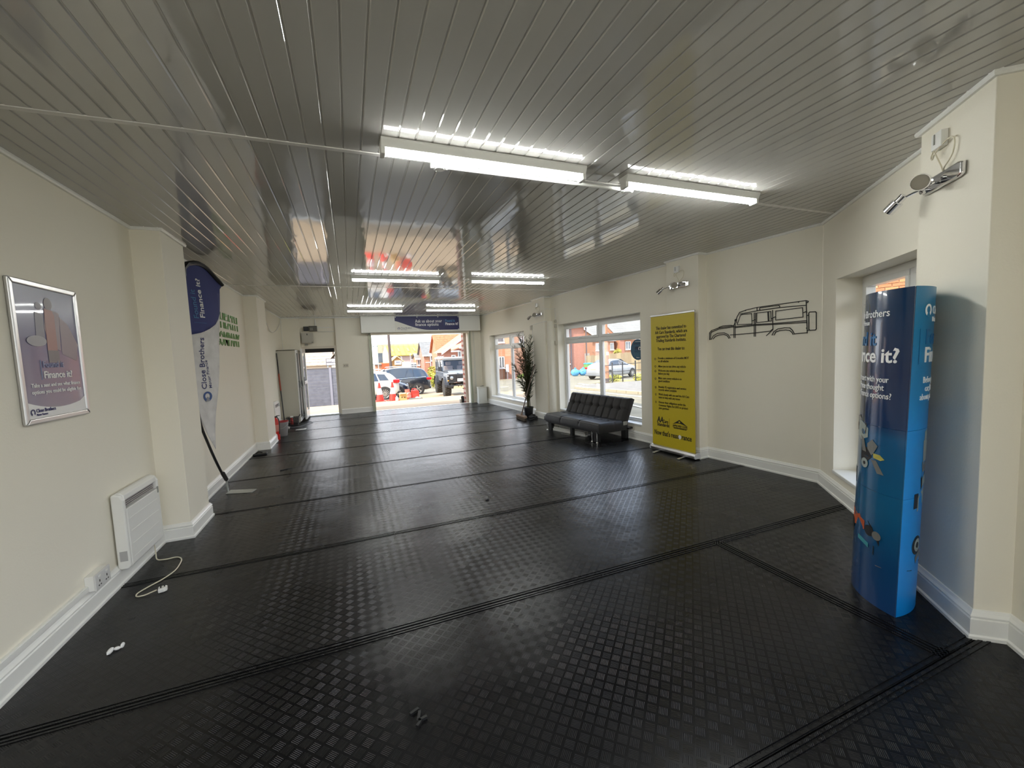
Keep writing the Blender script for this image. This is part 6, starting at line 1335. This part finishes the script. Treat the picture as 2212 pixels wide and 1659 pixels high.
# orange roofed house behind the off-roader (ridge along x) and its gabled neighbour
t = house('orange_roof_house', 'brick house with orange tiled roof outside, above the off-road vehicle', 8.12, 12.2, 40, 43.4, -1.35, 1.78, 3.62, BRO, TILO, ov=.22, courses=18)
hwin(t, (8.3, 40, .6), X_, NY, .7, .95); hwin(t, (9.3, 40, .6), X_, NY, .7, .95)
t = house('gabled_house', 'brick house with pink gable edge and white bay windows behind the off-roader', 7.85, 12.4, 36, 39.2, -1.3, 1.72, 3.42, BRR, mat('pink_roof_tile', (.60, .26, .17), .85, var=.15, vscale=5), axis='y', ov=.32, courses=18)
hwin(t, (8.45, 36, .75), X_, NY, .38, .75, 1); hwin(t, (9.05, 36, .9), X_, NY, .32, .95, 1); hwin(t, (9.45, 36, .6), X_, NY, .30, 1.25, 1)
b = MB(); b.add([(8.3, 35.2, 1.85), (9.55, 35.2, 2.25), (9.75, 36, 2.75), (8.3, 36, 2.35), (8.3, 35.2, 1.95), (9.55, 35.2, 2.35), (9.75, 36, 2.85), (8.3, 36, 2.45)], [(0, 3, 2, 1), (4, 5, 6, 7), (0, 1, 5, 4), (1, 2, 6, 5), (2, 3, 7, 6), (3, 0, 4, 7)]); b.build('bay_roof', mat('pink_roof_tile', (.60, .26, .17), .85), t)
b = MB(); b.box(8.28, 35.15, 1.76, 9.0, 35.3, 1.88); b.box(9.0, 35.15, 2.05, 9.6, 35.3, 2.2); b.build('gutter_board', WT, t)
t = house('slate_roof_house', 'brick house with grey slate roof outside, left of the orange roofed house', 8.75, 11.6, 52, 56, -1.45, 1.6, 3.36, BRR, TILG, ov=.25, courses=20)
hwin(t, (9.55, 52, .88), X_, NY, .62, .68); hwin(t, (8.95, 52, .75), X_, NY, .40, .80, 1); b = MB(); b.box(8.85, 51.9, -1.4, 9.35, 52, 1.4); b.build('brick_return', BRO, t)
t = house('porch_house', 'small brick building with a pale hipped porch roof, left of the slate house', 8.25, 9.3, 55, 58, -1.5, 1.2, 1.9, BRO, TILP, ov=.22, courses=6)
hwin(t, (8.35, 55, .35), X_, NY, .32, .75, 1); hwin(t, (8.78, 55, .35), X_, NY, .32, .75, 1)
# yellow shed and neighbours
t = thing('yellow_shed', 'large shed with a bright yellow roof far beyond the cars', 'building', (9.5, 80, -1.6)); YR = mat('yellow_sheet_roof', (.58, .38, .06), .6, var=.1, vscale=1.0)
b = MB(); b.box(6.6, 76, -1.6, 15, 90, 1.85); b.build('wall', mat('mauve_cladding', (.42, .30, .27), .7), t)
b = MB(); b.add([(6.55, 75.6, 1.88), (15.2, 75.6, 1.82), (15.2, 79.5, 3.62), (6.0, 79.5, 3.72), (6.55, 75.6, 1.78), (15.2, 75.6, 1.72), (15.2, 79.5, 3.5), (6.0, 79.5, 3.6)], [(0, 1, 2, 3), (7, 6, 5, 4), (0, 4, 5, 1), (1, 5, 6, 2), (2, 6, 7, 3), (3, 7, 4, 0)]); b.build('roof', YR, t)
for k in range(9): b = MB(); x = 6.75+k*.95; b.hexa([(x, 75.55, 1.89), (x+.06, 75.55, 1.89), (x+.06-.35*0, 79.5, 3.76), (x, 79.5, 3.76), (x, 75.55, 1.95), (x+.06, 75.55, 1.95), (x+.06, 79.5, 3.82), (x, 79.5, 3.82)]); b.build('roof_rib', YR, t)
for x in (7.15, 8.3, 9.95, 11.1, 12.3):
    b = MB(); b.hexa([(x+.12, 76.9, 2.47), (x+.50, 76.9, 2.47), (x+.34, 78.2, 3.07), (x, 78.2, 3.08), (x+.12, 76.9, 2.56), (x+.50, 76.9, 2.56), (x+.34, 78.2, 3.16), (x, 78.2, 3.17)]); b.build('roof_light', mat('brown_roof_light', (.30, .20, .10), .6), t)
b = MB(); b.prism([(5.55, -1.6), (6.65, -1.6), (6.65, 1.9), (6.05, 3.6), (5.6, 2.2)], (0, 75.4, 0), X_, (0, 0, 1), (0, 1, 0), 1.2); b.build('gable_wall', mat('pale_yellow_render', (.75, .66, .36), .8), t)
b = MB(); b.box(6.6, 75.5, -1.6, 8.1, 76, 1.5); b.build('brown_bay', mat('brown_cladding', (.40, .22, .08), .8), t)
t = thing('pale_factory', 'long pale building rising behind the yellow shed', 'building', (10, 96, -1.7)); b = MB(); b.box(5.8, 95, -1.7, 18, 105, 4.5); b.build('wall', mat('beige_cladding', (.44, .36, .24), .8, var=.1), t)
for k in range(11): b = MB(); b.box(5.85+k*1.1, 94.93, 3.0, 5.93+k*1.1, 95, 4.45); b.build('cladding_rib', mat('beige_rib', (.52, .42, .28), .8), t)
b = MB(); b.box(5.9, 94.9, .6, 7.0, 95, 2.6); b.build('window', WG, t)
t = thing('gabled_workshop', 'brown gabled workshop with a white sign, in front of the yellow shed', 'building', (6.9, 66, -1.5))
b = MB(); b.prism([(5.85, -1.6), (7.95, -1.6), (7.95, .68), (6.85, 1.58), (5.85, .76)], (0, 65.2, 0), X_, (0, 0, 1), (0, 1, 0), 4); b.build('wall', mat('brown_cladding', (.40, .22, .08), .8), t)
b = MB(); b.hexa([(5.7, 65, .66), (6.85, 65, 1.60), (6.85, 69.4, 1.60), (5.7, 69.4, .66), (5.7, 65, .80), (6.85, 65, 1.76), (6.85, 69.4, 1.76), (5.7, 69.4, .80)]); b.hexa([(6.85, 65, 1.60), (8.05, 65, .60), (8.05, 69.4, .60), (6.85, 69.4, 1.60), (6.85, 65, 1.76), (8.05, 65, .74), (8.05, 69.4, .74), (6.85, 69.4, 1.76)]); b.build('roof', mat('tan_roof_edge', (.66, .48, .26), .8), t)
b = MB(); b.box(6.45, 65.1, .38, 7.4, 65.2, 1.02); b.build('sign_board', WHITE_INK, t)
b = MB(); b.box(6.6, 65.06, .72, 7.25, 65.1, .82); b.build('sign_writing', mat('sign_blue', (.10, .12, .22), .5), t)
t = thing('white_van', 'white van parked far off before the brown workshop', 'van', (6.7, 50, gz(6.7, 50))); b = MB(); b.box(6.03, 50, -1.2, 6.75, 52, .92); b.build('box_body', WPLA, t, bevel=.04); b = MB(); b.box(6.75, 50.1, -1.2, 7.5, 51.9, .75); b.build('cab', WPLA, t, bevel=.08)
b = MB(); b.box(6.85, 50.07, .05, 7.12, 50.1, .6); b.box(7.18, 50.07, .05, 7.45, 50.1, .6); b.build('side_window', WG, t)
for x in (6.3, 7.2): b = MB(); b.cyl((x, 50.02, -1.1), (x, 50.2, -1.1), .30, n=16); b.build('tyre', RUBBER, t)
t = thing('low_brick_range', 'low red brick building at the far left of the opening', 'building', (4.4, 62, -1.5)); b = MB(); b.box(3.4, 62, -1.6, 5.65, 66, .55); b.build('wall', BRO, t); b = MB(); b.box(4.3, 61.9, -.2, 5.55, 62, .75); b.build('red_fascia', mat('red_fascia', (.60, .10, .03), .6), t); b = MB(); b.box(3.3, 61.8, .55, 4.3, 66, .65); b.build('roof', TILG, t)
t = thing('gantry_frame', 'pale teal steel gantry far off at the left of the opening', 'gantry', (3.5, 60, -1.5))
for x in (3.24, 3.74): b = MB(); b.box(x-.04, 60, -1.5, x+.04, 60.1, 3.2); b.build('upright', mat('teal_steel', (.42, .58, .55), .6), t)
b = MB(); b.box(3.2, 60, 3.1, 3.8, 60.1, 3.3); b.obox((3.5, 60.05, 1.9), (.27, 0, .35), (0, .03, 0), (0, 0, .03)); b.build('cross_beam', mat('teal_steel', (.42, .58, .55), .6), t)
b = MB(); b.cyl((3.42, 38, -1.3), (3.36, 38, 6.5), .13, .10, n=12); tag(b.build('utility_pole', mat('dark_timber', (.10, .075, .07), .9)), 'tall dark utility pole beyond the white car', 'pole')
def street_lamp(label, x, y, z0, z1, dx):
    t = thing('street_lamp', label, 'street lamp', (x, y, z0)); b = MB(); b.cyl((x, y, z0), (x, y, z1), .055, .035, n=10); b.tube([(x, y, z1-.05), (x+dx*.4, y, z1+.02), (x+dx, y, z1)], .03, 8); b.build('column', mat('lamp_grey', (.55, .55, .53), .5), t, smooth=True); b = MB(); b.obox((x+dx*1.2, y, z1-.0), (abs(dx)*.5, 0, 0), (0, .08, 0), (0, 0, .05)); b.build('lantern', WPLA, t, bevel=.02); return t
street_lamp('grey street lamp in front of the slate roofed house', 8.24, 45, -1.4, 2.56, -.25)
street_lamp('thin grey lamp column before the yellow shed', 8.15, 60, -1.5, 1.9, .1)
street_lamp('thin grey lamp column before the brown workshop', 6.72, 58, -1.5, 1.55, -.08)
# bushes
def leaf_mass(par, c, r, n, m_, s_=.12, seed=1, name='foliage'):
    rd = random.Random(seed); b = MB(); c = Vector(c); r = Vector(r)
    for i in range(n):
        v = Vector((rd.gauss(0, 1), rd.gauss(0, 1), rd.gauss(0, 1))).normalized()*(rd.random()**.4); p = c+Vector((v.x*r.x, v.y*r.y, v.z*r.z)); a = Vector((rd.uniform(-1, 1), rd.uniform(-1, 1), rd.uniform(-1, 1))).normalized(); q_ = a.orthogonal().normalized(); k = s_*rd.uniform(.6, 1.3); w_ = a.cross(q_)*k*.1
        b.add([p-a*k, p+q_*k*.45, p+a*k, p-q_*k*.45, p+w_], [(0, 1, 4), (1, 2, 4), (2, 3, 4), (3, 0, 4), (0, 3, 2, 1)])
    return b.build(name, m_, par)
LY = mat('yellow_green_leaf', (.36, .34, .05), .7, var=.4, vscale=3); LGN = mat('fresh_green_leaf', (.20, .30, .04), .7, var=.4, vscale=3)
def bush(label, c, r, n, m_, seed, trunk=None, cat='bush', nm='bush', s_=.12):
    t = thing(nm, label, cat, (c[0], c[1], gz(c[0], c[1]) if trunk is None else trunk)); leaf_mass(t, c, r, n, m_, s_, seed)
    zt = trunk if trunk is not None else gz(c[0], c[1]); b = MB(); b.cyl((c[0], c[1], zt), (c[0], c[1], c[2]), .06 if cat == 'tree' else .03, .03, n=8); b.tube([(c[0], c[1], zt+.3*(c[2]-zt)), (c[0]+.3*r[0], c[1], c[2]+.2*r[2])], .02, 6); b.build('trunk', mat('bark', (.12, .08, .05), .9), t); return t
bush('yellow green bush left of the off-road vehicle', (6.4, 33, -.45), (.55, .6, .65), 420, LY, 3)
bush('second yellowish bush right behind the black estate', (7.1, 38, -.2), (.5, .6, .8), 380, LY, 4)

# ---- houses seen through the far window
HX, HY = 14.85, 37.8
t = t2 = house('corner_house', 'orange brick corner house with white windows seen through the far window', 0, 6, 0, 5, -1.25, 4.2, 6.4, BRO, TILG, axis='x', ov=.2)
NW = (-1, 0, 0)
o_ = Vector((11.6, 37.6, 0))
YN = (0, -1, 0)
hwin(t2, (0, 1.35, -.02), YN, NW, .62, 1.15, 2); hwin(t2, (0, 1.45, 2.52), YN, NW, .80, .9, 1)
b = MB(); b.box(-.12, 1.72, -.45, 0, 2.0, .30); b.build('meter_box', WT, t2); b = MB(); b.box(-.12, .28, -.42, 0, .58, .32); b.build('meter_box', WT, t2); b = MB(); b.cyl((-.06, .44, -1.25), (-.06, .44, -.4), .03, n=8); b.build('pipe', WT, t2); b = MB(); b.cyl((-.06, .66, -1.25), (-.06, .66, .1), .03, n=8); b.build('pipe', BLKP, t2)
hwin(t, (1.9, 0, 2.45), X_, NY, 1.1, 1.1, 2)
RH = Matrix.Rotation(R(41), 4, 'Z'); oc = t.location.copy(); t.location = Vector((14.85, 37.81, 0))+(RH @ oc); t.rotation_euler = (0, 0, R(41))
bush('low green bush at the foot of the corner house', (15.6, 36.6, -.95), (.7, .4, .35), 260, LGN, 8); bush('small red flowering bush by the orange house wall', (14.3, 36.9, -1.15), (.22, .2, .16), 90, mat('red_flower', (.5, .06, .06), .7), 9, s_=.07)
struct(MB().box(13.0, 36.0, gz(14, 36)-.05, 20, 36.2, gz(14, 36)+.06).build('kerb_line', mat('kerb_concrete', (.38, .33, .24), .9)))
# ---- brick house by the large window
t = house('red_brick_house', 'tall red brick house by the green wheelie bin, through the large window', 20.4, 23.6, 38.4, 46, -1.1, 3.95, 6.4, BRR, TILG, axis='x', ov=.25)
hwin(t, (21.3, 38.4, .05), X_, NY, .42, 1.05, 1); b = MB(); b.cyl((23.75, 38.25, -1.1), (23.75, 38.25, 3.9), .07, n=8); b.cyl((21.9, 38.3, -1.1), (21.9, 38.3, 3.9), .10, n=8); b.build('downpipe', mat('dark_pipe', (.10, .08, .09), .6), t)
t = house('small_gable_house', 'small brick gable house between the red brick house and the trees', 26, 29.5, 46, 52, -1.2, 3.2, 4.4, BRO, TILG, axis='y', ov=.2)
hwin(t, (26.8, 46, 1.5), X_, NY, .7, .9)
t = house('terrace_house', 'brick terrace with grey roof and white windows beyond the timber fence', 30.6, 35.7, 50, 57, -1.3, 2.62, 4.9, BRO, TILP, ov=.2)
for x in (31.3, 32.6, 33.9, 35.0): hwin(t, (x, 50, 1.25), X_, NY, .62, 1.0)
t = house('wide_terrace_house', 'brick terrace with a large pale roof behind the silver car', 36.3, 43, 49.4, 58, -1.3, 2.72, 5.8, BRO, TILP, ov=.25, courses=20)
for x in (37.2, 39.0, 40.8): hwin(t, (x, 49.4, 1.2), X_, NY, .9, 1.15)
b = MB(); b.box(36.15, 49.2, -1.2, 36.9, 49.4, 2.6); b.build('brick_return', BRR, t)
for k, (x, y, z, r_, sd) in enumerate(((34.5, 62, 4.6, 1.8, 21), (29.5, 62, 4.0, 1.6, 22), (46, 62, 6.6, 2.2, 23))):
    bush(('green tree between the terrace roofs, left of the timber pole', 'green tree above the small gable house', 'green tree rising behind the large pale roof')[k], (x, y, z), (r_, r_, r_*.8), 700, LGN, sd, gz(x, y), 'tree', 'tree', .28)
bush('young yellow green tree in front of the terrace, near the sticker', (37.3, 46, 1.7), (.75, .7, .9), 420, LY, 31, gz(37, 46), 'tree', 'tree', .16); bush('small shrub by the terrace wall', (33.4, 46, .9), (.6, .5, .5), 260, LY, 32)
# timber fence
t = thing('timber_fence', 'weathered upright board fence behind the silver car', 'fence', (24.5, 33.6, -.9)); TB = [mat('weathered_board', (.42, .33, .20), .9), mat('weathered_board_dark', (.34, .26, .16), .9)]
tm = MB().box(-.07, -.012, 0, .07, .012, 1.95).mesh('fence_board'); tms = []
for m_ in TB: q_ = tm.copy(); q_.materials.append(m_); tms.append(q_)
for k in range(52):
    x = 20.9+k*.15; o = bpy.data.objects.new('fence_board', random.choice(tms)); COL.objects.link(o); o.location = (x, 33.6-(.4*(x-21)/7), gz(x, 33.6)-.02); o.scale = (1, 1, random.uniform(.97, 1.02)*(1.0 if x > 22.7 else .95)); o.parent = t; o.matrix_parent_inverse = WM(t).inverted()
b = MB(); b.box(20.85, 33.64, -.5, 28.7, 33.70, -.42); b.box(20.85, 33.64, .6, 28.7, 33.70, .68); b.build('rail', TB[1], t)
b = MB(); b.box(18.9, 42.0, -1.2, 26.5, 42.2, 1.0); tag(b.build('garage_wall', mat('pale_render', (.6, .52, .42), .9)), 'pale garage wall glimpsed between red brick house and timber fence', 'wall')
# wheelie bin and bags
t = thing('wheelie_bin', 'green wheelie bin with blue lid beside the red brick house', 'bin', (20.4, 32.6, gz(20, 32.6))); z0 = gz(20, 32.6); GB = mat('green_bin', (.17, .36, .10), .5)
b = MB(); q0 = [(-.24, -.27), (.24, -.27), (.24, .27), (-.24, .27)]; q1_ = [(-.31, -.34), (.31, -.34), (.31, .34), (-.31, .34)]; b.hexa([(20.4+x, 32.6+y, z0+.06) for x, y in q0]+[(20.4+x, 32.6+y, z0+1.02) for x, y in q1_]); b.build('bin_body', GB, t, bevel=.02)
b = MB(); b.hexa([(20.4+x*1.08, 32.6+y*1.08, z0+1.02) for x, y in q1_]+[(20.4+x*.95, 32.6+y*.95, z0+1.12) for x, y in q1_]); b.build('lid', mat('blue_lid', (.06, .30, .55), .5), t, bevel=.02)
for x in (-.26, .26): b = MB(); b.cyl((20.4+x-.03, 32.85, z0+.11), (20.4+x+.03, 32.85, z0+.11), .11, n=14); b.build('wheel', RUBBER, t)
BB = mat('blue_sack', (.10, .36, .66), .5, bump=.02, bscale=8)
for k, (x, y, r_, lb) in enumerate(((18.80, 32.3, .40, 'blue refuse sack on the left, by the white pipe'), (19.66, 32.35, .38, 'blue refuse sack on the right, next to the wheelie bin'))):
    t = thing('refuse_sack', lb, 'sack', (x, y, gz(x, y)), 0, 'blue sacks beside the wheelie bin'); rd = random.Random(50+k); b = MB(); b.ball((x, y, gz(x, y)+.30), (r_, r_*.8, .34), 16, 10)
    b.v = [tuple(Vector(v)+Vector((rd.uniform(-.035, .035), rd.uniform(-.035, .035), rd.uniform(-.03, .03) if v[2] > gz(x, y)+.1 else 0))) for v in b.v]; b.v = [(a, c_, max(d, gz(x, y)+.0)) for a, c_, d in b.v]; b.build('sack', BB, t, smooth=True)
    b = MB(); b.cyl((x, y, gz(x, y)+.60), (x+.05, y, gz(x, y)+.74), .05, .10, n=9); b.build('tied_neck', BB, t, smooth=True)
b = MB(); b.ball((20.02, 31.75, gz(20, 31.75)+.16), (.18, .17, .2), 10, 7); tag(b.build('dark_sack', mat('dark_sack', (.07, .05, .05), .6), smooth=True), 'small dark sack between blue sacks and bin', 'sack')
# telegraph pole and railings
t = thing('telegraph_pole', 'brown timber telegraph pole outside the large window', 'pole', (13.75, 20.03, gz(13.7, 20))); z0 = gz(13.7, 20); b = MB(); b.cyl((13.75, 20.03, z0), (13.68, 20.03, 8), .135, .11, n=14); b.build('pole', mat('brown_timber', (.40, .19, .11), .85, var=.2, vscale=8), t, smooth=True)
b = MB(); b.cyl((13.75, 20.03, z0), (13.75, 20.03, z0+.28), .145, n=14); b.build('base_collar', mat('dark_pipe', (.10, .08, .09), .6), t); b = MB(); b.box(13.66, 19.89, 1.1, 13.84, 19.91, 1.3); b.build('marker_plate', mat('marker_pink', (.55, .40, .36), .6), t)
t = thing('railings', 'black metal post and rail barrier in front of the silver car', 'railing', (14.2, 19.1, gz(14, 19)))
rp = [(13.55, 20.3), (13.63, 19.32), (14.19, 19.14), (14.25, 18.1), (14.9, 17.6)]; RB = mat('railing_black', (.03, .03, .032), .5)
for x, y in rp[:4]+[(14.7, 17.8)]: b = MB(); b.cyl((x, y, gz(x, y)), (x, y, gz(x, y)+1.12), .034, n=10); b.ball((x, y, gz(x, y)+1.13), .042, 8, 6); b.build('post', RB, t, smooth=True)
for h in (.25, .65, 1.02):
    b = MB(); b.tube([(x, y, gz(x, y)+h) for x, y in rp], .016, 8); b.build('rail', RB, t, smooth=True)
bush('dry yellow plants behind the railings, left', (14.6, 20.6, -.30), (.55, .5, .22), 260, LY, 41, s_=.08); bush('dry yellow plants behind the railings, right', (15.3, 18.9, -.22), (.5, .6, .25), 260, LY, 42, s_=.08)
# ---- brick house beyond the narrow window
t = thing('near_brick_house', 'bright orange brick house wall seen over the blue totem', 'house', (10.9, 5.0, -.1))
Pn = Plane((10.35, 6.9), (.42, -.91), (.91, .42))
b = MB(); Pn.box(b, 0, 5.5, .055, 5, -.3, 3.5); b.build('wall', mat('pale_mortar', (.60, .45, .30), .9), t)
b2 = [mat('near_brick', (.56, .24, .10), .85), mat('near_brick_pale', (.62, .30, .15), .85), mat('near_brick_dark', (.48, .18, .08), .85)]
bb = MB().box(-.1075, -.0512, -.0325, .1075, .0512, .0325).mesh('brick'); vv = []
for m_ in b2: q_ = bb.copy(); q_.materials.append(m_); vv.append(q_)
cnt = 0
for r_ in range(20):
    for c_ in range(14):
        s_ = .90+c_*.225+(.1125 if r_ % 2 else 0); z = 1.55+r_*.075; o = bpy.data.objects.new('brick', random.choice(vv)); COL.objects.link(o); o.location = Pn.p(s_, .05+random.uniform(-.004, .004), z); o.rotation_euler = (0, 0, math.atan2(Pn.u.y, Pn.u.x)); o.parent = t; o.matrix_parent_inverse = WM(t).inverted()
b = MB(); Pn.box(b, 0, 5.5, .0, .06, -.3, 1.505); Pn.box(b, 0, 5.5, .0, .06, 3.02, 3.5); b.build('brickwork', brick_mat('near_brickwork', (.56, .24, .10), (.62, .30, .15), (.60, .45, .30)), t)
b = MB(); q_ = [Pn.p(a, d, z) for a, d, z in ((-.3, -.3, 3.4), (5.8, -.3, 3.4), (5.8, 2.6, 4.9), (-.3, 2.6, 4.9))]; b.hexa(q_+[v+Vector((0, 0, .12)) for v in q_]); b.build('roof', TILO, t)
